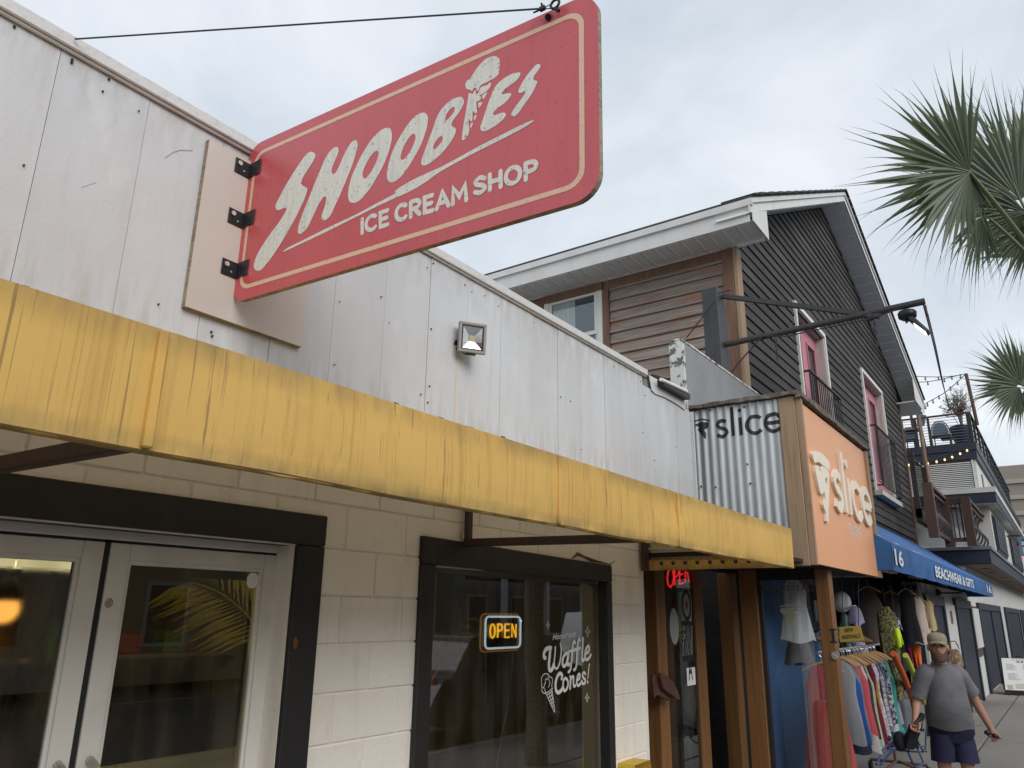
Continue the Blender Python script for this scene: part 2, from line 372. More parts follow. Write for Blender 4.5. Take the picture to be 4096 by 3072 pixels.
# ================================================================== ice cream shop
shop = thing('ice_cream_shop', 'white panelled ice cream shop with cream block wall, black trimmed door and window', 'shop', (3, WALL, 0))
bw = MB()
DX0, DX1, DZ1 = -.10, 2.165, 2.14                    # door opening
WX0, WX1, WZ0, WZ1 = 3.05, 4.915, .62, 2.10           # window opening
Yb = WALL+.006
for (a, b, c, d) in ((-2.5, DX0, 0, 2.85), (DX0, DX1, DZ1, 2.85), (DX1, WX0, 0, 2.85), (WX0, WX1, 0, WZ0), (WX0, WX1, WZ1, 2.85), (WX1, 5.50, 0, 2.85)):
    bw.box(a, b, Yb, WALL+.20, c, d)
blk_wall = bw.build('block_wall', 'block_paint', shop)
def blocks():
    for kz in range(14):
        z0 = .106+.203*(kz-1) if kz else -.10
        z1 = z0+.203
        if z1 <= 0 or z0 > 2.84: continue
        off = .25 if kz % 2 else .05
        x = -2.6+off
        while x < 5.5:
            segs = [(max(x, -2.5), min(x+.4, 5.5))]
            for (a, b, c, d) in ((DX0, DX1, 0, DZ1), (WX0, WX1, WZ0, WZ1)):
                ns = []
                for (p, q) in segs:
                    if z1 <= c+.01 or z0 >= d-.01 or q <= a or p >= b: ns.append((p, q)); continue
                    if (z0 < c < z1) or (z0 < d < z1): pass
                    if p < a: ns.append((p, a))
                    if q > b: ns.append((b, q))
                segs = ns
            for (p, q) in segs:
                if q-p > .03 and q > -.3: yield p, q, max(z0, 0), min(z1, 2.85)
            x += .4
for (p, q, c, d) in blocks():
    j = .0035
    y = WALL-random.uniform(0, .004)
    box('block', 'block_paint', blk_wall, p+j, q-j, y, WALL+.05, c+j, d-j, bevel=.004)
# end return of the wall
box('wall_return', 'block_paint', shop, 5.50, 5.56, WALL+.01, WALL+.9, 0, 2.85)
# cracked render above the window
cr = MB()
c0 = [PY(x, y, WALL-.004) for x, y in ((2290,2232),(2310,2215),(2335,2226),(2365,2240),(2400,2248),(2440,2258),(2460,2243))]
cr.tube(c0, [.004,.012,.008,.012,.006,.004,.002], 5); cr.build('wall_crack', 'rust_wood', shop)
# ---- parapet
par = box('parapet', 'backing_grey', shop, -2.2, 6.60, WALL-.005, WALL+.12, 2.70, 3.80)
seams = [-2.13+.3364*i for i in range(26)]+[6.60]
for a, b in zip(seams, seams[1:]):
    if b-a < .05: continue
    top = 3.815 if a < 5.5 else 3.72+random.uniform(-.01, .02)
    y = WALL-.02-random.uniform(0, .003)
    box('panel', 'panel_paint', par, a+.0011, b-.0011, y, WALL-.006, 2.72, top)
sm = MB()
for i in range(34):
    a = seams[random.randrange(7, 25)]; x = a+random.choice((.03, .30, .16)); z = random.choice((3.74, 3.72, 3.3, 2.98, random.uniform(2.95, 3.7)))
    sm.tube([(x, WALL-.0235, z), (x, WALL-.03, z)], random.uniform(.002, .0045), 6)
for (px, py) in ((845,1328),(848,1345),(57,108),(288,240),(286,251),(435,318),(1733,1054),(1724,1316),(1717,1545),(1710,1610)):
    p = PY(px, py, WALL-.024); sm.tube([p, p+Vector((0, -.005, 0))], .005, 6)
sm.build('nail_heads', 'dirt_dark', par, kind='stuff')
# scrapes where paint has lifted
scr = MB()
for pts in (((660,632),(690,610),(720,600),(770,602)),((328,750),(350,742),(385,730))):
    scr.tube([PY(x, y, WALL-.0225) for x, y in pts], .0009, 4)
scr.build('scrapes', 'flood_grey', par, kind='stuff')
cap = MB(); cap.box(-2.2, 5.66, WALL-.052, WALL+.16, 3.808, 3.860); cap.box(-2.2, 5.66, WALL-.040, WALL-.024, 3.797, 3.8075)
cap.build('cap_flashing', 'cap_paint', shop, bevel=.004)
# torn flashing over the last panels
tc_ = MB(); P0 = [(2595,1500),(2745,1585),(2740,1640),(2700,1612),(2660,1590),(2620,1575),(2605,1560)]
tc_.poly([[PY(x, y, WALL-.030) for x, y in P0]], (0, -.004, 0)); tc_.build('torn_flashing', 'cap_paint', shop)
bl = MB(); bl.bar(PY(2640,1530, WALL-.06), PY(2745,1590, WALL-.06), .08, .05); bl.build('loose_strip', 'black_metal', shop)
wt = MB(); wt.tube([PY(2643,1517, WALL-.1), PY(2747,1566, WALL-.1)], .016, 8); wt.build('white_pipe', 'white_vinyl', shop)
ed = MB(); ed.box(6.60, 6.63, WALL-.05, WALL+.12, 2.7, 3.70); ed.build('edge_strip', 'cap_paint', shop)
# black felt peeping out behind the awning top
fb = MB()
for (px0, py0, px1, py1) in ((40,1122,75,1130),(72,1134,125,1148),(1503,1588,1530,1598),(1575,1606,1595,1614),(1745,1664,1780,1674),(1860,1702,1900,1712),(2003,1742,2020,1748)):
    a = PY(px0, py0, WALL-.06); b = PY(px1, py1, WALL-.06); fb.tube([a-Vector((0,0,.03)), a*.7+b*.3-Vector((0,0,.008)), a*.3+b*.7-Vector((0,0,.008)), b-Vector((0,0,.03))], .010, 6)
fb.build('felt_tufts', 'dirt_dark', shop, kind='stuff')

# ---- door
tr = MB(); tr.box(-.4, 2.315, WALL-.022, WALL+.03, 2.143, 2.276); tr.box(2.168, 2.315, WALL-.020, WALL+.03, 0, 2.141)
door_frame = tr.build('door_trim', 'black_trim', shop, bevel=.004)
box('door_reveal', 'rust_wood', door_frame, 2.168, 2.20, WALL+.031, WALL+.16, 0, 2.139)
box('head_reveal', 'rust_wood', door_frame, -.4, 2.166, WALL+.031, WALL+.10, 2.139, 2.165)
ko = MB(); ko.ball((2.19, WALL-.024, 1.74), (.012, .012, .026)); ko.build('knot_hole', 'rust_wood', door_frame)
DY = 2.80
fr = MB(); fr.box(-.3, 2.244, DY-.02, DY+.05, 2.108, 2.15); fr.box(2.198, 2.244, DY-.018, DY+.05, 0, 2.107)
fr.build('door_frame', 'white_alu', shop, bevel=.003)
box('threshold', 'white_alu', shop, -.3, 2.24, DY-.05, DY+.05, 0, .03)
def leaf(x0, x1, hinge_right):
    d = MB(); st = .072
    d.box(x0, x0+st, DY-.008, DY+.036, .04, 2.098); d.box(x1-st, x1, DY-.008, DY+.036, .04, 2.098)
    d.box(x0+st+.001, x1-st-.001, DY-.006, DY+.034, 2.04, 2.098); d.box(x0+st+.001, x1-st-.001, DY-.006, DY+.034, .04, .26)
    o = d.build('door_leaf', 'white_alu', shop, bevel=.002)
    gb = MB(); a, b = x0+st+.001, x1-st-.001
    for q in ((a, a+.014, .26, 2.04), (b-.014, b, .26, 2.04), (a+.0145, b-.0145, 2.024, 2.04), (a+.0145, b-.0145, .26, .276)): gb.box(q[0], q[1], DY+.002, DY+.03, q[2], q[3])
    gb.build('glazing_bead', 'white_alu', o)
    box('pane', 'door_glass', o, a+.012, b-.012, DY+.013, DY+.019, .27, 2.03)
    hx = x1-.04 if not hinge_right else x0+.04
    h = MB(); h.tube([(hx, DY-.01, .98), (hx, DY-.07, 1.0), (hx, DY-.07, 1.36), (hx, DY-.01, 1.38)], .014, 8); h.build('handle', 'zinc', o, smooth=True)
    return o
lf = leaf(.64, 1.412, False); rf = leaf(1.436, 2.178, True)
g2 = MB().box(1.4135, 1.4345, DY+.0, DY+.03, .04, 2.12); g2.build('astragal', 'dark_gasket', shop)
box('head_gap', 'dark_gasket', shop, -.3, 2.19, DY+.0, DY+.03, 2.0985, 2.1075)
hg = MB()
for z in (1.96, .3):
    hg.tube([(2.188, DY-.022, z-.06), (2.188, DY-.022, z+.06)], .010, 8)
hg.build('hinge', 'zinc', rf)
# small print on the door stile and label on the glass
sk = MB(); c = PY(436, 2412, DY-.0095)
u = Vector((1,0,0)); v = Vector((0,0,1))
sk.ribbon([c+u*(.012*math.cos(a))+v*(.015*math.sin(a)) for a in np.linspace(0, 2*math.pi, 17)[:-1]], .0022, (0,-1,0), .0004, closed=True)
sk.ribbon([c+u*(.007*math.cos(a))-v*.001+v*(.008*math.sin(a)) for a in np.linspace(0, 2*math.pi, 13)[:-1]], .0016, (0,-1,0), .0003, closed=True)
sk.ribbon([c+u*.004+v*.012, c-u*.003+v*.002, c+u*.003, c-u*.004-v*.008], .0018, (0,-1,0), .0006); sk.build('round_doodle', 'dark_gasket', rf)
ot = MB(); c = PY(1009, 2322, DY+.012); ot.poly([[c+u*(.030*math.cos(R_(22.5+45*i)))+v*(.034*math.sin(R_(22.5+45*i))) for i in range(8)]], (0,-.001,0)); ot.build('octagon_sticker', 'white_vinyl', rf)
M('paper_grey', (.42,.43,.40), .7)
hc = MB(); hc.poly([[PY(745,2277,DY+.03), PY(982,2287,DY+.03), PY(978,2322,DY+.03), PY(745,2313,DY+.03)]], (0,-.002,0)); hc.build('hours_card', 'paper_grey', rf)

# ---- window
wf = MB(); y0, y1 = WALL-.028, WALL+.05
wf.box(2.952, 3.058, y0, y1, .50, 2.105); wf.box(4.898, 4.972, y0, y1, .50, 2.085)
wf.hexa([(2.952,y0-.003,2.106),(3.06,y0-.003,2.106),(3.06,y1,2.106),(2.952,y1,2.106)], [(2.952,y0-.003,2.245),(3.06,y0-.003,2.243),(3.06,y1,2.243),(2.952,y1,2.245)])
wf.hexa([(3.061,y0-.003,2.104),(4.972,y0-.003,2.087),(4.972,y1,2.087),(3.061,y1,2.104)], [(3.061,y0-.003,2.243),(4.972,y0-.003,2.203),(4.972,y1,2.203),(3.061,y1,2.243)])
wf.box(3.059, 4.897, y0, y1, .50, .64)
wfr = wf.build('window_trim', 'black_trim', shop, bevel=.005)
ib = MB()
for q in ((3.06, 3.075, .65, 2.09), (4.872, 4.897, .65, 2.075), (3.076, 4.871, 2.07, 2.09)): ib.box(q[0], q[1], WALL+.051, WALL+.075, q[2], q[3])
ib.build('window_sash', 'interior_dark', shop)
box('window_pane', 'shop_glass', shop, 3.06, 4.91, WALL+.078, WALL+.084, .64, 2.10)
# ---- room behind the glass
rm = MB(); rm.box(-2.3, 5.45, 6.4, 6.5, -.01, 2.9); rm.box(-2.3, -2.2, 2.9, 6.4, -.01, 2.9); rm.box(5.38, 5.45, 2.9, 6.4, -.01, 2.9)
rm.build('room_wall', 'interior_wall', shop)
box('room_floor', 'interior_dark', shop, -2.2, 5.38, 2.9, 6.4, -.01, .01); box('room_ceiling', 'interior_dark', shop, -2.3, 5.45, WALL+.2, 6.5, 2.86, 2.95)
M('roof_white', (.74,.74,.73), .7); box('shop_roof', 'roof_white', shop, -2.3, 6.58, WALL+.13, 12, 3.2, 3.3)
# ---- things in the room
def counter():
    t = thing('display_counter', 'white serving counter seen low through the shop door glass', 'counter', (2.3, 4.2, 0))
    box('base', 'interior_wall', t, 1.5, 3.4, 4.0, 4.6, 0, .95); box('top', 'paper_grey', t, 1.45, 3.45, 3.92, 4.65, .95, 1.0)
    M('counter_glass', (.25,.26,.24), .2); p = MB(); p.hexa([(1.5,3.95,1.0),(3.4,3.95,1.0),(3.4,4.0,1.0),(1.5,4.0,1.0)], [(1.5,4.2,1.38),(3.4,4.2,1.38),(3.4,4.25,1.38),(1.5,4.25,1.38)]); p.build('sneeze_guard', 'clear_glass', t)
counter()
M('fluor', (1,.93,.7), .5, emit=1.5, ecol=(1,.9,.62))
ft = thing('ceiling_strip_light', 'lit strip light glowing behind the left door pane', 'light', (.95, 3.4, 2.1)); MB().bar(PY(-150,2228,3.4), PY(52,2241,3.4), .05, .06).build('tube', 'fluor', ft); MB().bar(PY(58,2243,3.4), PY(312,2258,3.4), .05, .06).build('tube', 'fluor', ft)
al = bpy.data.lights.new('strip_lamp', 'AREA'); al.energy = 45; al.color = (1,.80,.50); al.shape = 'RECTANGLE'; al.size = 1.2; al.size_y = .2; alo = bpy.data.objects.new('strip_lamp', al); col.objects.link(alo); alo.parent = ft; alo.location = (.9, .35, .42)
MB().bar(PY(-150,2214,3.42), PY(312,2243,3.42), .08, .03).build('fitting', 'paper_grey', ft)
M('warm_bulb', (1,.55,.18), .5, emit=4, ecol=(1,.50,.13))
pl = thing('pendant_lamp', 'warm glowing lamp behind the misted left door pane', 'lamp', (.62, 3.5, 1.9))
c = PY(8, 2435, 3.4); MB().ball(c, .055).build('bulb', 'warm_bulb', pl, smooth=True); MB().tube([c+Vector((0,0,.08)), c+Vector((0,0,.8))], .006, 6).build('lamp_cord', 'dark_gasket', pl)
MB().lathe(c+Vector((0,0,.03)), [(.10,0),(.055,.06),(.02,.09)], 14).build('lamp_shade', 'brown_steel', pl)
# condensation on the left pane
mm = bpy.data.materials.new('misted_glass'); mm.use_nodes = True; MATS['misted_glass'] = mm; t_ = mm.node_tree; t_.nodes.clear(); N2 = t_.nodes.new; L2 = t_.links.new
o_ = N2('ShaderNodeOutputMaterial'); rf2 = N2('ShaderNodeBsdfRefraction'); rf2.inputs['IOR'].default_value = 1.03; rf2.inputs['Roughness'].default_value = .75; rf2.inputs[0].default_value = (.9,.85,.75,1); tr2 = N2('ShaderNodeBsdfTransparent')
g_ = N2('ShaderNodeNewGeometry'); mp_ = N2('ShaderNodeMapping'); mp_.inputs['Scale'].default_value = (26,26,4.5); L2(g_.outputs['Position'], mp_.inputs[0]); n_2 = N2('ShaderNodeTexNoise'); n_2.inputs['Detail'].default_value = 6; n_2.inputs['Scale'].default_value = 1; L2(mp_.outputs[0], n_2.inputs['Vector'])
mr_ = N2('ShaderNodeMapRange'); mr_.inputs[1].default_value = .50; mr_.inputs[2].default_value = .66; L2(n_2.outputs[0], mr_.inputs[0]); x_ = N2('ShaderNodeMixShader'); L2(mr_.outputs[0], x_.inputs[0]); L2(rf2.outputs[0], x_.inputs[1]); L2(tr2.outputs[0], x_.inputs[2]); L2(x_.outputs[0], o_.inputs[0])
MB().add([(.71, DY+.024, 1.40), (1.33, DY+.024, 1.40), (1.33, DY+.024, 2.00), (.71, DY+.024, 2.00)], [(0,1,2,3)]).build('condensation', 'misted_glass', lf)
# palm fronds set behind the glass; the door one stands for a reflected palm
M('frond_olive', (.26,.25,.04), .6, layers=[((.36,.30,.06),(5,5,5),.45,.7,.7)], rand=.1)
M('frond_dry', (.42,.28,.08), .7)
def feather(name, label, root, tip, y, n, ln, m, sag=.12):
    t = thing(name, label, 'plant', tuple(PY(*root, y)))
    a = PY(*root, y); b = PY(*tip, y); mid = (a+b)/2+Vector((0,0,sag)); pts = [a*(1-s)**2+mid*2*s*(1-s)+b*s*s for s in np.linspace(0, 1, 12)]
    MB().tube(pts, [.008-.006*i/11 for i in range(12)], 5).build('stem', m, t)
    lm = MB()
    for i in range(n):
        s = .12+.86*i/(n-1); p = a*(1-s)**2+mid*2*s*(1-s)+b*s*s; d = (b-a).normalized()
        for sg in (-1, 1):
            up = Vector((-d.z, 0, d.x))*sg; q = p+(up*.8+d*.75+Vector((0, random.uniform(-.25,.25), -.15)))*ln*(1-.45*abs(s-.4))*random.uniform(.8, 1.05)
            sd = (q-p).normalized().cross(Vector((0,1,0)))*.010
            m2 = p*.45+q*.55+Vector((0,0,.01)); lm.add([p, m2+sd, q, m2-sd], [(0,1,2,3)])
    lm.build('leaflets', m, t, kind='stuff'); return t
feather('reflection_frond', 'broad olive palm frond added behind the right door pane in place of a reflection', (1085,2590), (760,2330), 3.15, 24, .30, 'frond_olive')  # added leaf, modelled in the room where the pane mirrors a palm
feather('dry_palm_frond', 'thin dry palm frond at the left edge of the shop window', (1700,2760), (1860,2470), 2.95, 11, .20, 'frond_dry', -.05)
feather('dry_palm_frond', 'small drooping dry frond low in the left edge of the window', (1715,2640), (1800,2560), 2.98, 9, .13, 'frond_dry', .03)
# lining objects dimly visible in the room
M('box_red', (.25,.05,.03), .7); M('box_green', (.12,.20,.04), .7); M('box_orange', (.40,.16,.03), .7); M('teal_dim', (.04,.10,.12), .7)
sh = thing('back_shelf', 'dim shelf of coloured tubs deep inside the shop', 'shelf', (2.6, 5.6, 0))
box('shelf_board', 'interior_wall', sh, 1.6, 4.0, 5.5, 5.8, 1.52, 1.55); box('shelf_post', 'interior_wall', sh, 1.58, 1.62, 5.5, 5.8, 0, 2.0); box('shelf_post', 'interior_wall', sh, 3.98, 4.02, 5.5, 5.8, 0, 2.0)
for i, (x, m, h) in enumerate(((2.05,'box_orange',.16),(2.5,'box_green',.22),(2.72,'box_red',.2),(3.0,'box_red',.14),(3.35,'box_green',.16))):
    o = box('tub', m, None, x, x+.18, 5.52, 5.70, 1.55, 1.55+h, bevel=.012, cat='tub', label=['orange tub at the left of the dim back shelf','tall green tub left of the red ones on the back shelf','tall red tub beside the tall green one on the back shelf','short red tub mid shelf in the dim shop','short green tub at the right of the back shelf'][i], group='tubs on the back shelf')
cu = MB(); cx0 = 4.15
cu.add([(cx0+.04*i, 3.25+.025*(i % 2), z) for z in (.1, 2.3) for i in range(14)], [(i, i+1, 15+i, 14+i) for i in range(13)])
M('curtain_tan', (.30,.24,.17), .8); cu.build('curtain', 'curtain_tan', cat='curtain', label='tan curtain hanging behind the right side of the shop window', smooth=False)

# ---- neon OPEN sign
M('neon_yellow', (1,.62,.03), .4, emit=2.0, ecol=(1,.52,.02)); M('neon_white', (.8,.92,1), .4, emit=1.5, ecol=(.62,.80,.95))
glass('acrylic', (.62,.58,.5), .03)
ny = 2.80
ns = thing('open_sign', 'lit OPEN sign with yellow letters in a white tube frame inside the window', 'neon sign', (3.79, ny, 1.77))
def rrect(x0, x1, z0, z1, r, y, n=5):
    P = []
    for cx, cz, a in ((x1-r, z1-r, 0), (x0+r, z1-r, 90), (x0+r, z0+r, 180), (x1-r, z0+r, 270)):
        P += [Vector((cx+r*math.cos(R_(a+90*i/n)), y, cz+r*math.sin(R_(a+90*i/n)))) for i in range(n+1)]
    return P
A, B_ = PY(1958, 2530, ny), PY(2072, 2530, ny)
x0, x1 = A.x-.058, A.x+.335; z0, z1 = PY(1950, 2605, ny).z, PY(1950, 2458, ny).z
fr_ = rrect(x0+.018, x1-.018, z0+.014, z1-.012, .03, ny)
MB().poly([rrect(x0, x1, z0, z1, .032, ny+.014)], (0, -.006, 0)).build('acrylic_back', 'acrylic', ns)
MB().tube(fr_+fr_[:2], .006, 6, False).build('tube_frame', 'neon_white', ns, smooth=True)
M('amber_edge', (.55,.25,.04), .4, emit=.3, ecol=(1,.4,.03)); e_ = rrect(x0-.002, x1+.002, z0-.002, z1+.002, .032, ny+.02); MB().tube(e_+e_[:1], .006, 5, False).build('amber_edge', 'amber_edge', ns)
def neon(loops):
    for i, lp in enumerate(loops): pass
uu = (x1-x0); zc = z0+(z1-z0)*.36; ht = (z1-z0)*.37
lx = x0+uu*.15; adv = uu*.185; lw = adv*.72
def g(i, s): return [Vector((lx+adv*i+p[0]*lw, ny-.002, zc+p[1]*ht)) for p in s]
for i, strokes in enumerate(([arc(.5,.5,.45,.5,0,360,18)], [[(.1,0),(.1,1)],[(.1,1),(.6,1)]+arc(.6,.76,.35,.24,90,-90,6)+[(.1,.52)]], [[(.9,1),(.1,1),(.1,0),(.9,0)],[(.1,.53),(.85,.53)]], [[(.08,0),(.08,1),(.9,0),(.9,1)]])):
    t = MB()
    for s in strokes: t.tube(g(i, s), .0062, 6)
    t.build('letter', 'neon_yellow', ns)
wr = MB()
wr.tube([(x0+.04, ny+.01, z1), (x0+.10, ny+.01, 2.14)], .0012, 4); wr.tube([(x1-.04, ny+.01, z1), (x1-.09, ny+.01, 2.14)], .0012, 4)
a = PY(2055, 2605, ny+.01); b = PY(2030, 2800, ny+.01); c = PY(1985, 3072, ny+.01)
wr.tube([a, b+Vector((.01,0,0)), c, c+Vector((-.03,0,-.4))], .0026, 5); wr.tube([(x0+.04, ny+.01, z0), (x0+.045, ny+.01, z0-.28)], .0022, 5)
wr.build('hanging_wire', 'paper_grey', ns)

# ---- waffle cone lettering on the window
GY = WALL+.076
dec = thing('window_lettering', 'white Homemade Waffle Cones lettering with a drawn cone on the shop window', 'decal', tuple(PY(2260, 2650, GY)))
s4 = 280/1106
W_ = lambda x, y: PY(2120+x*s4, 2440+y*s4, GY)
def dstroke(strokes, wd, name, label=None):
    m = MB(); k = 0
    for s in strokes:
        if isinstance(s, tuple): s, w_ = s
        else: w_ = wd
        pts = smooth_loop(s, 4, False) if len(s) > 2 else [Vector((*p, 0)) for p in s]
        k += 1; m.ribbon([W_(p.x, p.y)-Vector((0, .0003*(k % 5), 0)) for p in pts], w_, (0,-1,0), .0005)
    return m.build(name, 'white_vinyl', dec)
dstroke([[(240,755),(222,745),(218,690),(250,620),(300,600),(328,600)],[(318,605),(310,720),(296,850),(300,930),(322,955),(352,925),(372,860)],([(398,585),(392,700),(378,830),(388,905),(408,925),(440,900),(470,810),(490,640),(478,535)],.0145)], .026, 'script_word')
dstroke([[(598,690),(560,690),(520,760),(512,850),(535,890),(570,850),(595,740)],[(606,660),(598,760),(590,840),(600,870),(618,855)]], .022, 'script_word')
dstroke([[(715,520),(700,500),(678,520),(668,620),(655,790),(640,920),(618,970),(604,978)],[(632,645),(720,628)],[(790,480),(776,462),(755,490),(745,600),(735,760),(728,880),(708,935),(688,945)],[(705,628),(785,600)]], .019, 'script_word')
dstroke([[(834,448),(830,560),(822,700),(820,770)],[(820,770),(824,796),(838,798),(852,778)],[(870,690),(920,660),(935,600),(918,570),(890,600),(868,680),(868,750),(892,785),(930,755),(955,705)]], .021, 'script_word')
dstroke([[(500,1085),(505,1030),(470,1002),(425,1060),(400,1170),(410,1270),(445,1305),(490,1270),(520,1220)]], .023, 'script_word')
dstroke([[(560,1075),(530,1110),(520,1200),(540,1275),(575,1250),(598,1180),(590,1110),(560,1075)],[(632,1050),(640,1100),(630,1240)],[(632,1130),(660,1060),(685,1060),(682,1140),(690,1205),(715,1190)],[(735,1110),(780,1080),(785,1025),(765,1015),(742,1070),(735,1150),(755,1195),(790,1165),(812,1120)],[(875,1010),(850,985),(828,1030),(845,1075),(870,1100),(865,1150),(835,1165),(818,1145)]], .018, 'script_word')
dstroke([([(935,855),(920,990),(910,1080)],.012),([(908,1135),(908,1140)],.020)], .016, 'script_word')
dstroke([[(180,1150),(185,1060),(230,1010),(280,1015),(310,1055),(345,1075),(352,1130),(340,1200),(352,1240)],[(180,1150),(185,1210),(215,1230),(225,1170),(240,1160),(245,1090),(275,1100)],[(280,1050),(300,1110),(310,1160),(290,1220)],[(185,1240),(190,1290),(220,1315),(255,1310),(300,1280),(330,1250),(352,1240)],[(230,1240),(240,1290),(255,1310)],[(250,1320),(300,1430),(350,1540),(382,1605),(388,1590),(370,1450),(345,1250)],[(265,1345),(345,1290)],[(285,1390),(352,1340)],[(305,1440),(362,1395)],[(325,1490),(370,1445)],[(350,1540),(378,1500)],[(300,1300),(320,1400),(355,1500)],[(330,1270),(345,1360),(375,1480)]], .005, 'cone_drawing')
for (cx, cy, w_, h_) in ((279,235,30,60),(910,340,36,90),(901,1385,32,72)):
    dstroke([[(cx,cy-h_),(cx+w_*.3,cy-h_*.3),(cx+w_,cy)],[(cx+w_,cy),(cx+w_*.3,cy+h_*.3),(cx,cy+h_)],[(cx,cy+h_),(cx-w_*.3,cy+h_*.3),(cx-w_,cy)],[(cx-w_,cy),(cx-w_*.3,cy-h_*.3),(cx,cy-h_)]], .0042, 'sparkle')
hm = MB(); a = W_(360, 478); b = W_(722, 415); put_text(hm, 'Homemade', a, Vector((b.x-a.x, 0, b.z-a.z)), W_(360, 380)-a, .012, .25, 'LEFT', (1, 1)); hm.build('script_word', 'white_vinyl', dec)
# ================================================================== yellow awning
AY, AZ0, AZ1, AX0, AX1 = 1.55, 2.205, 2.470, -1.9, 5.63
aw = thing('yellow_awning', 'faded yellow canvas awning with dirt streaks over the ice cream shop front', 'awning', (2, 2.1, 2.2))
FR = [-1.61, .82, 3.25, 5.58]
def bulge(x, z):
    near = min(abs(x-f) for f in FR); t = min(1, near/.5)
    s = .006*math.sin(math.pi*(z-AZ0)/(AZ1-AZ0))*t+.0022*math.sin(x*4.1+z*9)+.0008*math.sin(x*17+z*4)
    if 3.0 < x < 4.2: s += .006*math.exp(-((x-3.55)/.25)**2)*math.sin((z-AZ0)*26)
    return s
nx, nz = 260, 12; vs = []; fs = []
prof = [(AY+.05, AZ0-.004), (AY+.02, AZ0-.012), (AY+.003, AZ0-.004)]
for i in range(nx+1):
    x = AX0+(AX1-AX0)*i/nx; sag = .003*math.sin(x*2.6)**2+.001*math.sin(x*9)
    for (y, z) in prof: vs.append((x, y, z-sag))
    for k in range(nz+1):
        z = AZ0+(AZ1-AZ0)*k/nz; vs.append((x, AY+.004-bulge(x, z), z-sag*(1-k/nz)))
    for k, (y, z) in enumerate(((AY+.012, AZ1+.003), (2.0, 2.60), (2.45, 2.73), (WALL-.025, 2.785))): vs.append((x, y, z-.02*math.sin(math.pi*k/3)*abs(math.sin((x-.82)*math.pi/2.43))))
m_ = len(prof)+nz+1+4
for i in range(nx):
    for k in range(m_-1): a = i*m_+k; fs.append((a, a+1, a+m_+1, a+m_))
MB().add(vs, fs).build('canvas', 'awning_canvas', aw, smooth=True)
hem = MB()
for i in range(0, nx, 1):
    pass
hem.tube([(AX0+(AX1-AX0)*i/200, AY+.014, AZ0-.003-.0025*math.sin(i*.4)**2-.0015*math.sin(i*1.7)) for i in range(201)], .0065, 6); hem.build('hem', 'awning_hem', aw, smooth=True)
for (xs, wd) in ((.835, .022), (2.485, .014), (3.62, .014)):
    s = MB(); s.hexa([(xs-wd/2,AY-.012,AZ0-.005),(xs+wd/2,AY-.012,AZ0-.005),(xs+wd/2,AY+.01,AZ0-.005),(xs-wd/2,AY+.01,AZ0-.005)], [(xs-wd/2,AY-.011,AZ1-.004),(xs+wd/2,AY-.011,AZ1-.004),(xs+wd/2,AY+.01,AZ1-.004),(xs-wd/2,AY+.01,AZ1-.004)])
    s.build('seam', 'awning_canvas', aw, bevel=.004)
# frame arms under the canvas
for x in (.82, 3.30):
    MB().bar((x, AY+.05, AZ0+.012), (x, WALL-.03, AZ0+.03), .035, .042).build('frame_arm', 'brown_steel', aw, bevel=.004)
    MB().box(x-.02, x+.02, WALL-.055, WALL-.024, AZ0+.012, 2.72).build('frame_post', 'brown_steel', aw, bevel=.003)
    MB().bar((x, AY+.05, AZ1-.03), (x, WALL-.06, 2.70), .03, .03).build('frame_rafter', 'brown_steel', aw)
hb = MB(); p = PY(1865, 2140, WALL-.03); hb.box(p.x-.03, p.x+.035, WALL-.036, WALL-.0245, p.z-.018, p.z+.02); hb.tube([(p.x-.005, WALL-.04, p.z-.02), (p.x-.005, WALL-.04, p.z+.022)], .006, 6)
hb.build('hinge_plate', 'zinc', aw)
MB().bar((AX0, AY+.03, AZ1-.02), (AX1, AY+.03, AZ1-.02), .025, .025).build('frame_rail', 'brown_steel', aw)
MB().bar((AX0, AY+.035, AZ0+.015), (AX1, AY+.035, AZ0+.015), .025, .025).build('frame_rail', 'brown_steel', aw)
# end panel with laced flap
ex = AX1-.002
ep = MB(); ep.poly([[(ex, AY+.01, AZ0+.005), (ex, AY+.03, AZ1), (ex, 2.0, 2.595), (ex, 2.45, 2.725), (ex, WALL-.03, 2.78), (ex, WALL-.03, AZ0+.03)]], (-.004, 0, 0)); ep.build('end_panel', 'awning_canvas', aw)
fl = MB(); zt, zb = AZ0+.075, AZ0-.004
fl.hexa([(ex-.03, AY+.03, zb), (ex-.022, AY+.03, zb), (ex-.022, WALL-.02, zb-.003), (ex-.03, WALL-.02, zb-.003)], [(ex-.03, AY+.03, zt-.02), (ex-.022, AY+.03, zt-.02), (ex-.022, WALL-.02, zt), (ex-.03, WALL-.02, zt)])
fl.build('laced_flap', 'awning_canvas', aw, bevel=.003)
MB().tube([(ex-.06, AY+.3, zt+.055), (ex-.06, WALL-.03, zt+.08)], .012, 8).build('lacing_rod', 'paper_grey', aw)
gm = MB(); lc = MB()
for i in range(10):
    y = WALL-.13-i*.098; z = zb+.05
    gm.lathe((0, 0, 0), [(.012, -.003), (.016, 0), (.012, .003)], 10)
    k0 = len(gm.v)-30
    for j in range(k0, len(gm.v)): v = gm.v[j]; gm.v[j] = (ex-.034+v[2], y+v[0], z+v[1])
    lc.tube([(ex-.038, y, z), (ex-.06, y-.045, zt+.065)], .0022, 4)
gm.build('grommet', 'black_metal', aw, kind='stuff'); lc.build('lacing_cord', 'paper_grey', aw, kind='stuff')
# bracket at the wall end
MB().box(5.46, 5.52, WALL-.06, WALL-.022, 2.19, 2.42).build('end_bracket', 'brown_steel', aw)

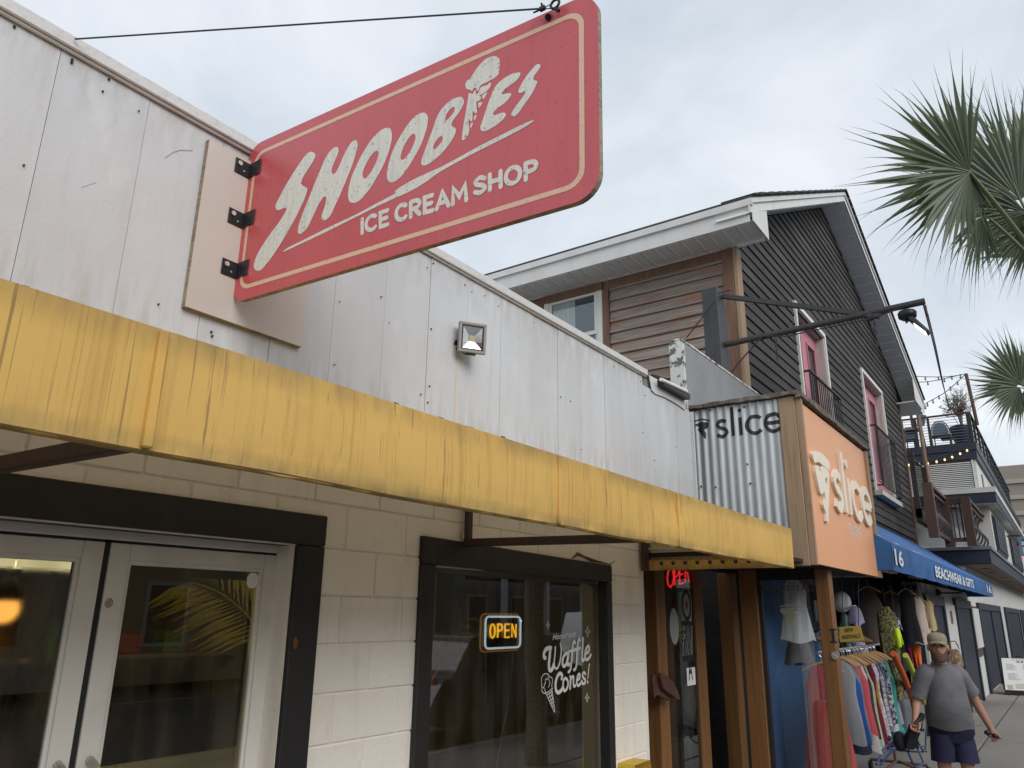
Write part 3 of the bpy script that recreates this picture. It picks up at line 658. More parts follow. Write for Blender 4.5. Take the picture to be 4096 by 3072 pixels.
# ================================================================== hanging sign
SX = 1.69
hs = thing('hanging_sign', 'red ice cream shop sign with tan border and white lettering hung out from the parapet', 'shop sign', tuple(PX(1650, 640, SX)))
def T(pts, k=4, d=0): return smooth_loop([PX(x, y, SX-d) for x, y in pts], k)
# outline of the board: rounded rectangle sagging slightly outwards
tl, trr, br_, bl_ = PX(1000, 588, SX), PX(2390, -42, SX), PX(2400, 782, SX), PX(921, 1216, SX)
def bil(u, v, d=0):       # u along the board from the wall, v up
    return (bl_*(1-u)+br_*u)*(1-v)+(tl*(1-u)+trr*u)*v+Vector((-d, 0, 0))
SW = (br_-bl_).length; SH = (tl-bl_).length
def rr(m_, r, d=0, n=7):
    P = []
    for (cu, cv, a) in ((1, 1, 0), (0, 1, 90), (0, 0, 180), (1, 0, 270)):
        x = (SW-m_-r) if cu else m_+r; y = (SH-m_-r) if cv else m_+r
        P += [bil((x+r*math.cos(R_(a+90*i/n)))/SW, (y+r*math.sin(R_(a+90*i/n)))/SH, d) for i in range(n+1)]
    return P
MB().poly([rr(0, .085, -.019)], (-.019, 0, 0)).build('sign_core', 'plywood', hs)
MB().poly([rr(0, .085, 0)], (-.001, 0, 0)).build('sign_face', 'sign_red', hs)
MB().poly([rr(0, .085, -.0195)], (.001, 0, 0)).build('sign_face', 'sign_red', hs)
MB().poly([rr(.048, .062, .0012), rr(.066, .048, .0012)], (-.0006, 0, 0)).build('border_line', 'sign_tan', hs)
fA = lambda l: [(1000+x*.3316, 550+y*.3316) for x, y in l]
fB = lambda l: [(1350+x*.3316, 350+y*.3316) for x, y in l]
fC = lambda l: [(1750+x*.3014, 180+y*.3014) for x, y in l]
def letter(outer, holes=(), name='letter', k=3):
    MB().poly([T(outer, k, .0012)]+[T(h, k, .0012) for h in holes], (-.0008, 0, 0)).build(name, 'sign_white', hs)
letter(fA([(790,205),(745,172),(690,195),(640,255),(585,335),(525,425),(470,515),(410,620),(350,735),(310,820),(318,868),(345,878),(385,862),(430,845),(440,870),(405,940),(340,1040),(255,1150),(170,1275),(95,1400),(55,1500),(48,1560),(75,1605),(130,1600),(190,1540),(270,1435),(360,1300),(450,1150),(540,990),(610,850),(665,730),(692,640),(688,605),(650,588),(622,560),(630,510),(670,435),(725,350),(775,265)]))
letter(fA([(1300,70),(1280,33),(1240,45),(1190,110),(1140,200),(1080,340),(1030,430),(1000,438),(985,405),(1005,335),(1050,230),(1070,160),(1060,120),(1025,118),(965,170),(910,255),(865,360),(800,510),(740,660),(675,820),(615,980),(580,1100),(585,1155),(620,1162),(665,1125),(715,1050),(775,925),(835,800),(885,725),(910,712),(922,740),(905,830),(875,910),(865,965),(880,1000),(925,990),(980,930),(1030,820),(1090,690),(1150,550),(1210,400),(1260,260),(1295,130)]))
letter(fB([(655,540),(635,495),(590,488),(530,515),(460,575),(390,660),(320,770),(260,880),(205,1000),(165,1100),(135,1230),(130,1320),(150,1380),(200,1393),(260,1370),(330,1300),(410,1195),(490,1060),(560,930),(615,790),(650,660),(660,580)]), [fB([(490,770),(465,768),(425,800),(375,870),(330,960),(305,1040),(312,1090),(340,1097),(385,1050),(440,960),(480,870),(497,810)])])
letter(fB([(1090,345),(1060,308),(1010,308),(950,340),(880,410),(800,520),(730,640),(670,760),(630,880),(605,990),(597,1060),(610,1120),(650,1147),(700,1130),(760,1085),(830,1000),(900,890),(970,770),(1030,640),(1070,520),(1093,410)]), [fB([(940,580),(925,560),(890,575),(845,635),(795,730),(765,820),(768,865),(795,872),(840,830),(890,750),(930,660),(943,610)])])
letter(fB([(1524,155),(1500,116),(1455,118),(1380,150),(1310,205),(1240,285),(1195,370),(1155,490),(1110,610),(1070,720),(1030,830),(1010,905),(1025,938),(1065,940),(1130,905),(1210,840),(1290,760),(1360,670),(1410,580),(1432,520),(1420,490),(1385,470),(1378,440),(1405,385),(1455,320),(1505,240),(1525,190)]), [fB([(1415,245),(1395,238),(1350,275),(1310,340),(1302,390),(1320,395),(1370,345),(1410,285)]), fB([(1270,600),(1250,588),(1210,620),(1170,680),(1155,735),(1175,745),(1220,705),(1265,645)])])
letter(fC([(828,215),(810,170),(770,150),(710,157),(640,190),(570,255),(510,330),(460,410),(430,450),(390,480),(370,530),(385,580),(430,595),(460,612),(485,575),(515,570),(525,612),(545,600),(560,560),(590,525),(650,500),(700,470),(760,440),(810,390),(822,330)]), name='cone_scoop')
letter(fC([(712,510),(690,505),(660,535),(600,550),(565,580),(550,630),(525,655),(510,640),(505,605),(490,605),(470,650),(430,640),(415,650),(400,750),(380,880),(355,1010),(335,1150),(325,1250),(345,1262),(385,1235),(415,1180),(425,1110),(415,1040),(418,975),(440,1010),(465,1000),(470,880),(500,910),(527,890),(515,780),(530,750),(575,730),(580,690),(555,670),(600,650),(660,610),(700,560)]), name='cone_wafer')
for l in ([(660,628),(600,665),(597,700),(610,722),(640,680)],[(590,760),(545,770),(540,810),(555,833),(590,790)],[(523,930),(487,950),(487,990),(500,995)],[(474,1030),(440,1050),(440,1100),(452,1095)]): letter(fC(l), name='cone_chip')
letter(fC([(1103,375),(1080,366),(1020,375),(940,410),(850,470),(780,540),(730,630),(690,730),(650,850),(610,970),(575,1070),(570,1110),(595,1145),(650,1140),(730,1100),(810,1045),(880,980),(910,925),(890,900),(840,905),(785,925),(740,930),(750,890),(800,840),(870,790),(940,725),(980,665),(970,640),(920,645),(850,657),(880,610),(950,550),(1030,490),(1085,430)]))
letter(fC([(1365,265),(1345,252),(1310,265),(1260,320),(1200,390),(1140,480),(1095,560),(1075,610),(1080,633),(1115,635),(1165,612),(1165,640),(1120,710),(1060,790),(1010,860),(980,920),(1000,948),(1040,940),(1090,885),(1150,800),(1220,700),(1280,600),(1320,510),(1325,480),(1290,470),(1275,450),(1290,405),(1335,345),(1362,300)]))
letter(fA([(395,1383),(440,1340),(520,1300),(700,1210),(1000,1060),(1300,920)])+fB([(450,1410),(690,1285),(690,1258),(740,1215),(900,1120),(1100,1025),(1250,960),(1500,825)])+fC([(600,1320),(900,1170),(1150,1045),(1285,995),(1180,1080),(900,1230),(500,1430)])+fB([(1250,1010),(1100,1120),(950,1215),(800,1290),(640,1360),(400,1475)])+fA([(1200,1000),(900,1150),(600,1290),(450,1362)]), name='underline', k=2)
for (word, xa, ya, xb, yb, ca) in (('ICE', 1443,941, 1556,903, 69), ('CREAM', 1583,893, 1872,806, 73), ('SHOP', 1897,786, 2152,712, 76)):
    a = PX(xa, ya, SX-.0012); b = PX(xb, yb, SX-.0012); t = PX(xa, ya-ca, SX-.0012)
    tot = sum(GL[c][0]+.12 for c in word)-.12; mb = MB(); hv = (t-a)*.80
    stroke_text(mb, word, a+hv*.12, (b-a)/tot*1.0, hv, (t-a).length*.235, (-1,0,0), .0006, .12); mb.build('caption_word', 'sign_white', hs)
# brackets, fixing board, guy wire
for py0, py1 in ((690,712),(880,905),(1078,1105)):
    px = {690:(945,968,1005),880:(920,955,987),1078:(895,930,960)}[py0]
    kx = px[1]; zc = PX(kx, (py0+py1)/2, SX-.003).z; y = WALL-.05
    b = MB(); b.box(SX-.075, SX-.003, y-.004, y-.001, zc-.035, zc+.035); b.box(SX-.006, SX-.003, y-.080, y-.0045, zc-.035, zc+.035)
    o = b.build('bracket', 'black_metal', hs, bevel=.0015)
    s = MB(); s.tube([(SX-.055, y-.004, zc+.012), (SX-.055, y-.011, zc+.012)], .011, 8); s.tube([(SX-.03, y-.004, zc-.014), (SX-.03, y-.0065, zc-.014)], .005, 6); s.build('bolt', 'zinc', o)
bx = MB(); bx.poly([[PY(820,575,WALL-.047), PY(1218,790,WALL-.047), PY(1190,1382,WALL-.047), PY(730,1226,WALL-.047)]], (0,-.001,0)); 
pa, pb = PY(820,575,WALL-.047), PY(1190,1382,WALL-.047)
bb = thing('mounting_board', 'beige plywood board fixed on the white parapet behind the red sign', 'board', ((pa.x+pb.x)/2, WALL-.025, 2.98))
MB().box(1.487, 2.06, WALL-.047, WALL-.0235, 3.00, 3.752).build('board_core', 'plywood', bb)
MB().box(1.487, 2.06, WALL-.0485, WALL-.0472, 3.00, 3.752).build('painted_face', 'board_cream', bb)
er = thing('guy_wire', 'thin dark stay wire from the parapet to the outer top of the red sign', 'wire', tuple(PY(300,158,WALL)))
e0 = PX(2228, 38, SX-.012); w0 = PY(300, 156, WALL-.06)
ctr = e0+Vector((-.012, .0, .012))
ring = [ctr+Vector((0, .016*math.cos(a), .016*math.sin(a))) for a in np.linspace(0, 2*math.pi, 13)]
e1 = PX(2170, 34, SX-.024)
MB().tube([w0, e1], .0032, 5).build('wire_strand', 'cable_dark', er); MB().tube([e1, ctr+Vector((0,.018,.008))], .002, 4).tube([e1, ctr+Vector((0,.018,-.008))], .002, 4).build('wire_loop', 'cable_dark', er)
cl = MB(); cl.obox(e1, Vector((1,0,0)), Vector((0,1,0)), Vector((0,0,1)), .006, .010, .006); cl.tube([e1, e1+Vector((0,.004,.022))], .004, 5); cl.tube([e1+Vector((0,.035,.002)), e1+Vector((0,-.01,-.002))], .003, 5); cl.build('wire_clamp', 'black_metal', er)
rg = MB(); rg.tube(ring, .0045, 6, False); rg.tube([ctr+Vector((0,0,-.016)), ctr+Vector((.004,-.012,-.03))], .007, 6); rg.tube([PX(2192,68,SX-.001), PX(2192,68,SX-.012)], .011, 8); rg.build('eye_bolt', 'black_metal', hs)

# ================================================================== floodlight
fc = PD(1889, 1352, 3.72)
n_ = (Vector((0, -.2, EYE))-fc); n_ = Vector((-.55, -.83, -.08)).normalized(); rx = Vector((0,0,1)).cross(n_).normalized(); uz = n_.cross(rx)
fc = PY(1889, 1352, WALL-.115)
fl = thing('floodlight', 'grey square floodlight on the white parapet above the awning', 'floodlight', tuple(fc))
hw, hh = .082, .089
def fq(a, b, d): return fc+rx*a+uz*b+n_*d
fm = MB()
for (a0, a1, b0, b1) in ((-hw, hw, hh-.016, hh), (-hw, hw, -hh, -hh+.016), (-hw, -hw+.016, -hh+.0161, hh-.0161), (hw-.016, hw, -hh+.0161, hh-.0161)):
    fm.obox(fq((a0+a1)/2, (b0+b1)/2, .0), rx, uz, n_, (a1-a0)/2, (b1-b0)/2, .012)
fm.build('housing_rim', 'flood_grey', fl, bevel=.002)
fg = MB(); i_ = .016
for (a0, a1, b0, b1) in ((-hw+i_, hw-i_, hh-i_-.007, hh-i_), (-hw+i_, hw-i_, -hh+i_, -hh+i_+.007), (-hw+i_, -hw+i_+.007, -hh+i_+.0071, hh-i_-.0071), (hw-i_-.007, hw-i_, -hh+i_+.0071, hh-i_-.0071)):
    fg.obox(fq((a0+a1)/2, (b0+b1)/2, .001), rx, uz, n_, (a1-a0)/2, (b1-b0)/2, .010)
fg.build('gasket', 'dark_gasket', fl)
fb_ = MB(); fb_.hexa([fq(-hw+.01,-hh+.01,-.05), fq(hw-.01,-hh+.01,-.05), fq(hw-.01,hh-.01,-.05), fq(-hw+.01,hh-.01,-.05)], [fq(-hw,-hh,-.0125), fq(hw,-hh,-.0125), fq(hw,hh,-.0125), fq(-hw,hh,-.0125)]); fb_.build('housing', 'flood_grey', fl)
rf_ = MB(); a, b = hw-.024, hh-.024; s_ = .016
O = [fq(-a,-b,.004), fq(a,-b,.004), fq(a,b,.004), fq(-a,b,.004)]; I = [fq(-s_,-s_,-.011), fq(s_,-s_,-.011), fq(s_,s_,-.011), fq(-s_,s_,-.011)]
rf_.add(O+I, [(0,1,5,4),(1,2,6,5),(2,3,7,6),(3,0,4,7)]); rf_.build('reflector', 'reflector', fl)
MB().obox(fq(0,0,-.009), rx, uz, n_, s_, s_, .002).build('led_chip', 'led_yellow', fl)
MB().obox(fq(0,0,.0065), rx, uz, n_, a, b, .0008).build('front_glass', 'clear_glass', fl)
bk = MB(); bk.bar(fq(-.03,-hh-.004,-.02), fq(.03,-hh-.004,-.02), .02, .005); bk.bar(fq(-.03,-hh-.006,-.02), PY(1828,1395,WALL-.022), .02, .006); bk.bar(fq(-hw-.004,-.02,-.02), PY(1822,1380,WALL-.022), .02, .006); bk.build('mount_bracket', 'black_metal', fl)
st = MB(); p0 = PY(1829, 1425, WALL-.0235); st.poly([[p0+Vector((-.006,0,0)), p0+Vector((.010,0,0)), p0+Vector((.014,0,-.42)), p0+Vector((-.008,0,-.42))]], (0,-.0006,0))
M('rust_run', (.58,.50,.36), .7, layers=[((.62,.60,.56),(30,30,4),.4,.65,.9)]); st.build('rust_run', 'rust_run', shop)
# ================================================================== pizza shop with its sign box
M('galv', (.46,.49,.50), .42, metal=.55, layers=[((.62,.65,.66),(9,9,1.0),.45,.75,.7),((.30,.32,.33),(14,14,2.5),.5,.8,.6),((.75,.76,.76),(50,50,4),.64,.8,.7)])
M('galv_paint', (.022,.025,.028), .6, layers=[((.06,.06,.06),(60,60,30),.6,.8,.6)])
M('lumber', (.34,.235,.15), .7, layers=[((.22,.14,.08),(30,30,1.6),.45,.7,.75),((.14,.085,.05),(4,4,3),.66,.78,.8),((.42,.31,.21),(7,7,.8),.5,.8,.6)], bump=.12, bscale=(60,60,5))
M('old_wood', (.12,.105,.09), .85, layers=[((.32,.30,.27),(14,14,14),.48,.7,.8),((.03,.027,.024),(30,30,8),.5,.7,.8)], bump=.4)
M('orange_panel', (.76,.375,.19), .42, layers=[((.68,.335,.165),(1.2,1.2,1),.4,.8,.6)], spec=.35)
M('cream_letter', (.78,.72,.60), .5)
M('cream_edge', (.72,.52,.32), .5)
M('oiled_wood', (.20,.095,.032), .5, layers=[((.12,.055,.022),(26,26,1.2),.45,.7,.8),((.27,.14,.05),(8,8,.7),.55,.8,.6)], bump=.1, bscale=(70,70,5), rand=.1)
M('red_siding', (.105,.04,.03), .6, layers=[((.20,.08,.055),(10,10,1),.5,.75,.6),((.05,.02,.018),(30,30,2),.5,.75,.7)], bump=.15, bscale=(60,60,6), rand=.12)
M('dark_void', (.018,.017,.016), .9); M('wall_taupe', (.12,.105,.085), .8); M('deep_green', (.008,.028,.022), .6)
M('stucco_grey', (.26,.27,.275), .8, layers=[((.16,.17,.175),(2,2,1.2),.42,.75,.7),((.35,.31,.26),(5,5,2),.62,.8,.6),((.06,.06,.06),(26,26,26),.69,.76,.8)], bump=.2, bscale=(30,30,30))
M('peeling_white', (.62,.62,.60), .7, layers=[((.07,.075,.075),(16,16,16),.52,.58,.9)])
BX, BY, BZ0, BZ1 = 6.74, 1.69, 2.295, 3.765
sb = thing('sign_box', 'projecting sign box with corrugated metal side, orange front and timber corner board', 'shop sign', (8, 2.2, BZ0))
def wave(y): return -.0072*math.cos((y-1.9)/.0762*2*math.pi)
cm = MB(); n = 150; vs = []; 
for i in range(n+1):
    y = 1.86+(2.70-1.86)*i/n; vs += [(BX+wave(y), y, BZ0+.02), (BX+wave(y), y, BZ1-.02)]
cm.add(vs, [(2*i, 2*i+1, 2*i+3, 2*i+2) for i in range(n)]); cm.build('corrugated_side', 'galv', sb, smooth=True)
sc_ = MB()
for (px, py) in ((2783,1643),(2841,1641),(2977,1626),(3117,1610),(2805,1946),(2863,1949),(3002,1934),(3150,1943),(2990,1857)):
    p = PX(px, py, BX-.011); sc_.tube([p, p+Vector((-.006,0,0))], .009, 7)
sc_.build('screws', 'dark_gasket', sb, kind='stuff')
# painted letters that follow the corrugation
def drape(mb, name, parent):
    o = mb.build(name, 'galv_paint', parent); me = o.data; bm = bmesh.new(); bm.from_mesh(me)
    bmesh.ops.triangulate(bm, faces=bm.faces)
    for _ in range(7):
        es = [e for e in bm.edges if abs(e.verts[0].co.y-e.verts[1].co.y) > .008]
        if not es: break
        bmesh.ops.subdivide_edges(bm, edges=es, cuts=1); bmesh.ops.triangulate(bm, faces=[f for f in bm.faces if len(f.verts) > 3])
    b = wloc(parent)
    for v in bm.verts: v.co.x = BX+wave(v.co.y+b.y)-.0045-b.x
    bm.to_mesh(me); bm.free(); return o
q6 = lambda x, y: PX(2740+x*.1899, 1600+y*.1899, BX-.012)
def word(o, e, top, wd, nrm, mk, th, off=Vector((0,0,0)), gap=.12):
    tot = sum(GL[c][0]+gap for c in 'slice')-gap
    u = (e-o)/tot; x = 0
    for ch in 'slice':
        mb = MB(); k = 0
        for s in GL[ch][1]:
            mb.ribbon([o+off+u*(x+p[0])+top*p[1] for p in s], wd, nrm, th*(1+.03*k), ch == 'i' and k == 1, False); k += 1
        mk(mb); x += GL[ch][0]+gap
o = q6(655, 800); e = q6(2060, 617); top = (q6(800, 405)-q6(820, 795))*.97; e.z = o.z-.006
word(o, e, Vector((0, 0, top.z)), .034, (-1,0,0), lambda mb: drape(mb, 'painted_letter', sb), .001)
mb = MB(); mb.ribbon([q6(*p) for p in ((140,490),(230,430),(340,400),(430,410),(520,435))], .012, (-1,0,0), .001, False); drape(mb, 'painted_crust', sb)
mb = MB(); mb.poly([smooth_loop([q6(*p) for p in ((185,530),(300,470),(400,462),(495,475),(460,580),(415,610),(408,640),(432,690),(435,760),(418,812),(265,630),(285,580),(255,545),(215,535),(190,550))], 2)], (-.001,0,0)); drape(mb, 'painted_slice', sb)
# timber, roof edge, front panel
BXR = 9.36
for nm, q in (('corner_board', (BX-.022, BX+.02, BY+.035, BY+.175)), ('corner_edge', (BX-.006, BX+.03, BY-.022, BY+.034))):
    box(nm, 'lumber', sb, q[0], q[1], q[2], q[3], BZ0-.02 if nm == 'corner_board' else BZ0-.015, BZ1-.02, bevel=.004)
box('right_edge_board', 'lumber', sb, BXR, BXR+.09, BY-.03, BY+.06, BZ0-.01, BZ1-.06, bevel=.004)
box('front_panel', 'orange_panel', sb, BX+.031, BXR-.001, BY, BY+.03, BZ0, BZ1-.07)
box('box_core', 'dark_void', sb, BX+.04, BXR, BY+.04, 2.69, BZ0+.03, BZ1-.08)
box('right_side', 'galv', sb, BXR+.001, BXR+.03, BY+.061, 2.69, BZ0, BZ1-.07)
rt = MB()
def rough_bar(a, b, w_, h_, n=14, amp=.006, name='roof_edge', m='old_wood', parent=sb):
    a = Vector(a); b = Vector(b); d = (b-a).normalized(); sd = d.cross(Vector((0,0,1))).normalized(); mb = MB(); vs = []
    for i in range(n+1):
        p = a.lerp(b, i/n)
        for (s, t) in ((-1,-1),(1,-1),(1,1),(-1,1)): vs.append(p+sd*(s*w_/2+random.uniform(-amp, amp))+Vector((0,0,t*h_/2+random.uniform(-amp, amp))))
    fs = [(3,2,1,0), tuple(4*n+k for k in range(4))]
    for i in range(n):
        for k in range(4): fs.append((4*i+k, 4*i+(k+1) % 4, 4*i+4+(k+1) % 4, 4*i+4+k))
    mb.add(vs, fs); return mb.build(name, m, parent)
rough_bar((BX-.02, 2.72, BZ1+.005), (BX-.02, BY+.0, BZ1+.005), .07, .035); rough_bar((BX-.05, BY-.01, BZ1-.015), (BXR+.12, BY-.01, BZ1-.015), .06, .05, 26)
rough_bar((BX+.0, BY+.05, BZ1+.01), (BXR+.1, BY+.05, BZ1+.01), .11, .02, 26, .004)
box('box_roof', 'old_wood', sb, BX+.01, BXR+.08, BY+.09, 2.69, BZ1-.03, BZ1+.0)
q5 = lambda x, y, d=0: PY(3220+x*.2412, 1780+y*.2412, BY-d)
o = q5(470, 1040); e = q5(1078, 1240); e.z = o.z; tz = (q5(540, 455).z-q5(600, 1100).z)*.98
o.z = q5(600, 1100).z-.01; e.z = o.z
def mkf(mb): mb.build('raised_letter', 'cream_letter', sb)
word(o, e, Vector((0, 0, tz)), .085, (0,-1,0), mkf, .028, Vector((0,-.002,0)), .10)
L5 = lambda pts, k=3: smooth_loop([q5(*p, .002) for p in pts], k)
MB().poly([L5([(70,130),(110,105),(200,125),(280,190),(340,265),(365,330),(355,410),(330,410),(260,350),(190,290),(150,290),(120,305),(85,220)])], (0,-.026,0)).build('raised_crust', 'cream_letter', sb)
MB().poly([L5([(120,370),(160,345),(180,350),(185,420),(205,480),(222,440),(218,355),(260,365),(310,400),(350,470),(355,620),(352,930),(340,1080),(345,1270),(312,1265),(300,1130),(265,1040),(250,950),(285,940),(290,880),(270,780),(240,820),(205,790),(150,560)], 2), L5([(305+22*math.cos(a), 630+88*math.sin(a)) for a in np.linspace(0, 2*math.pi, 13)[:-1]], 2)], (0,-.026,0)).build('raised_slice', 'cream_letter', sb)
mb = MB(); a = q5(733, 1468, .002); b = q5(936, 1535, .002); put_text(mb, 'FOLLY BEACH', a, Vector((b.x-a.x, 0, 0)), Vector((0,0,.105)), 0, 0, 'LEFT', (1, 1), 1.1); mb.build('small_caption', 'white_vinyl', sb)

# ------------------------------------------------------------------ the shop itself
pz = thing('pizza_shop', 'pizza shop with grey stucco parapet and timber doorway under the orange sign box', 'shop', (7.5, 2.95, 0))
box('parapet', 'stucco_grey', pz, 6.66, 9.16, 2.705, 2.82, 2.3, 4.43)
rough_bar((6.60, 2.75, 4.445), (9.16, 2.75, 4.445), .10, .02, 10, .002, 'parapet_cap', 'peeling_white', pz)
box('parapet_edge', 'peeling_white', pz, 6.60, 6.655, 2.69, 2.83, 3.6, 4.43)
rough_bar((6.63, 2.70, 4.30), (6.63, 2.70, 3.4), .02, .02, 6, .004, 'edge_cable', 'dirt_dark', pz)
# black roof beam and timbers behind the shop parapet
MB().bar((6.63, 2.95, 4.03), (7.3, 5.4, 4.02), .22, .16).build('roof_beam', 'dirt_dark', pz); MB().bar((5.3, 3.2, 3.95), (6.6, 3.0, 3.95), .15, .2).build('roof_beam', 'dirt_dark', pz)
YE = 3.0
E_ = lambda px, py: PY(px, py, YE).x
# backing and openings
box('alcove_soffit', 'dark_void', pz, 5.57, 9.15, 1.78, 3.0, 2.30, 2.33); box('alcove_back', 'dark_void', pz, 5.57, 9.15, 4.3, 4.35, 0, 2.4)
box('inner_wall_top', 'wall_taupe', pz, E_(2800,2500), E_(2935,2600)+.3, 3.5, 3.54, 1.24, 2.3); box('inner_wall_base', 'deep_green', pz, E_(2800,2500), E_(2935,2600)+.3, 3.49, 3.54, 0, 1.235)
box('alcove_floor', 'sidewalk', pz, 5.57, 9.0, 2.96, 4.3, .0, .02)
x0 = 5.57
for i in range(3):
    x1 = x0+.165; box('siding_board', 'red_siding', pz, x0+.003, x1-.003, YE-.04+.003*i, YE, 0, 2.3); x0 = x1
xa, xb = PY(2634,2600,YE-.09).x, PY(2670,2600,YE-.09).x; box('door_jamb', 'oiled_wood', pz, xa, xb, YE-.09, YE+.06, 0, 2.3, bevel=.006)
da, db = xb+.004, E_(2812,2600)
dl = MB(); dl.box(da, da+.06, YE-.03, YE+.02, .02, 2.295); dl.box(db-.21, db, YE-.03, YE+.02, .02, 2.295); dl.box(da+.061, db-.211, YE-.028, YE+.018, 2.27, 2.295); dl.box(da+.061, db-.211, YE-.028, YE+.018, .02, .22)
dlo = dl.build('shop_door', 'oiled_wood', pz, bevel=.004); box('pane', 'shop_glass', dlo, da+.06, db-.21, YE-.008, YE-.002, .22, 2.27)
M('door_inner', (.05,.045,.04), .8); box('inner_shade', 'door_inner', pz, da, db, YE+.9, YE+.95, 0, 2.3)
M('crate_white', (.45,.45,.42), .7, layers=[((.15,.15,.14),(60,60,60),.5,.55,.9)])
kk = thing('patterned_cushion', 'pale patterned cushion seen through the pizza shop door glass', 'cushion', tuple(PY(2775, 2810, YE+.3)))
c = PY(2775, 2800, YE+.3); mb = MB(); mb.ball(c, (.24, .09, .22), 12, 8); mb.build('cushion_cover', 'crate_white', kk, smooth=True)
box('pale_bench', 'stucco_grey', None, da-.1, db+.1, YE+.2, YE+.55, .3, .72, bevel=.02, cat='bench', label='low pale bench under the patterned cushion behind the door glass')
glass('screen_glass', (.9,.92,.92), .02)
M('sticker_black', (.02,.02,.022), .6); M('sticker_red', (.35,.03,.03), .6); M('sticker_grey', (.32,.33,.30), .7)
SY = YE-.0095
def disc(name, m, px, py, rx, rz, d=0):
    c = PY(px, py, SY-d); return MB().poly([[c+Vector((rx*math.cos(a), 0, rz*math.sin(a))) for a in np.linspace(0, 2*math.pi, 25)[:-1]]], (0,-.0006,0)).build(name, m, dlo)
disc('oval_sticker', 'sticker_grey', 2697, 2505, .10, .16); disc('round_sticker', 'sticker_grey', 2746, 2420, .125, .165)
disc('sticker_ring', 'sticker_black', 2746, 2420, .112, .150, .001); disc('sticker_centre', 'sticker_grey', 2746, 2420, .075, .105, .002); disc('sticker_mark', 'sticker_red', 2746, 2420, .028, .04, .003)
def card(name, m, x0, y0, x1, y1, d=0, mat_parent=None): 
    a = PY(x0, y0, SY-d); b = PY(x1, y1, SY-d); return MB().box(a.x, b.x, SY-d-.0008, SY-d, min(a.z,b.z), max(a.z,b.z)).build(name, m, mat_parent or dlo)
card('hours_panel', 'sticker_black', 2727, 2484, 2775, 2642)
hrs = MB()
for i, s in enumerate(('M 11-9', 'T 11-9', 'W 11-9', 'T 11-9', 'F 11-10', 'S 11-10', 'S 11-9')):
    a = PY(2731, 2522+17*i, SY-.001); b = PY(2771, 2522+17*i, SY-.001); put_text(hrs, s, a, Vector((b.x-a.x,0,0)), Vector((0,0,.045)), .01, 0, 'LEFT', (1, 1))
hrs.build('hours_print', 'sticker_grey', dlo)
card('grade_card', 'white_vinyl', 2746, 2672, 2783, 2738)
mb = MB(); a = PY(2755, 2722, SY-.001); put_text(mb, 'A', a, Vector((.10,0,0)), Vector((0,0,.20)), .02, 0, 'LEFT', (1,1)); mb.build('grade_letter', 'sticker_black', dlo)
# fin shaped door pulls
M('fin_wood', (.085,.04,.03), .45, layers=[((.14,.07,.045),(8,8,8),.5,.8,.7)])
for (dx, dy_) in ((0, 0), (34, -4)):
    y = YE-.16 if dx == 0 else YE-.20
    pts = [(2600,2700),(2632,2722),(2662,2758),(2675,2790),(2672,2803),(2655,2797),(2632,2785),(2612,2780),(2606,2790)] if not dx else [(2632,2692),(2662,2708),(2690,2745),(2704,2780),(2708,2796),(2698,2797),(2680,2782),(2652,2762),(2640,2745)]
    MB().poly([smooth_loop([PY(px, py, y) for px, py in pts], 3)], (0,-.03,0)).build('fin_pull', 'fin_wood', dlo, bevel=.004)
MB().bar((E_(2650,2740)-.12, YE-.15, 1.30), (E_(2650,2740)-.12, YE-.01, 1.30), .05, .05).build('pull_mount', 'fin_wood', dlo)
xc, xd = E_(2922,2600), E_(2946,2600); box('door_jamb', 'oiled_wood', pz, xc, xd, YE-.05, YE+.10, 0, 2.3, bevel=.005)
box('dark_gap', 'dark_void', pz, xd+.002, xd+.6, YE+.0, YE+.1, 0, 2.3)
# LED sign behind the pane
M('led_red', (1,.05,.05), .4, emit=2.2, ecol=(1,.03,.04))
ls = thing('red_open_sign', 'red LED OPEN sign glowing under the laced awning end at the pizza door', 'led sign', tuple(PY(2715, 2300, YE+.15)))
q = lambda x, y: PY(2500+x*.5256, 2200+y*.5256, YE+.03)
for pts in ([(348,130),(328,170),(322,215),(330,265),(346,285),(362,262),(370,210),(366,160),(356,132)],[(378,130),(377,200),(378,268)],[(378,135),(400,128),(412,150),(405,190),(380,210)],[(440,110),(420,115),(416,180),(416,262),(443,250)],[(417,190),(440,182)],[(460,248),(456,110),(488,240),(490,105)]):
    MB().tube([q(*p) for p in pts], .008, 5).build('led_stroke', 'led_red', ls)
MB().poly([[q(320,90)+Vector((0,.012,0)), q(500,90)+Vector((0,.012,0)), q(500,292)+Vector((0,.012,0)), q(320,292)+Vector((0,.012,0))]], (0,.01,0)).build('backing', 'dark_void', ls)

# glass side screen with front and back posts
GX = 7.60
gs = thing('glass_screen', 'glass screen between two oiled timber posts beside the pizza door', 'screen', (GX, 2.2, 0))
bp0, bp1 = PX(3048, 2600, GX).y, PX(2978, 2600, GX).y
box('back_post', 'oiled_wood', gs, GX-.03, GX+.10, bp0, bp1, 0, 2.30, bevel=.006)
f0, f1 = PX(3368, 2780, GX).y, PX(3310, 2780, GX).y
fp = box('front_post', 'oiled_wood', gs, GX-.05, GX+.09, f0, f1, 0, 2.30, bevel=.006)
box('top_rail', 'dark_void', gs, GX, GX+.06, f1+.002, bp0-.002, 2.20, 2.30); box('side_gasket', 'dark_gasket', gs, GX, GX+.05, bp0-.035, bp0-.001, .1, 2.2)
box('pane', 'screen_glass', gs, GX+.02, GX+.026, f1+.002, bp0-.036, .1, 2.2)
M('ghost_letter', (.10,.10,.09), .6); M('olive_decal', (.26,.26,.20), .6)
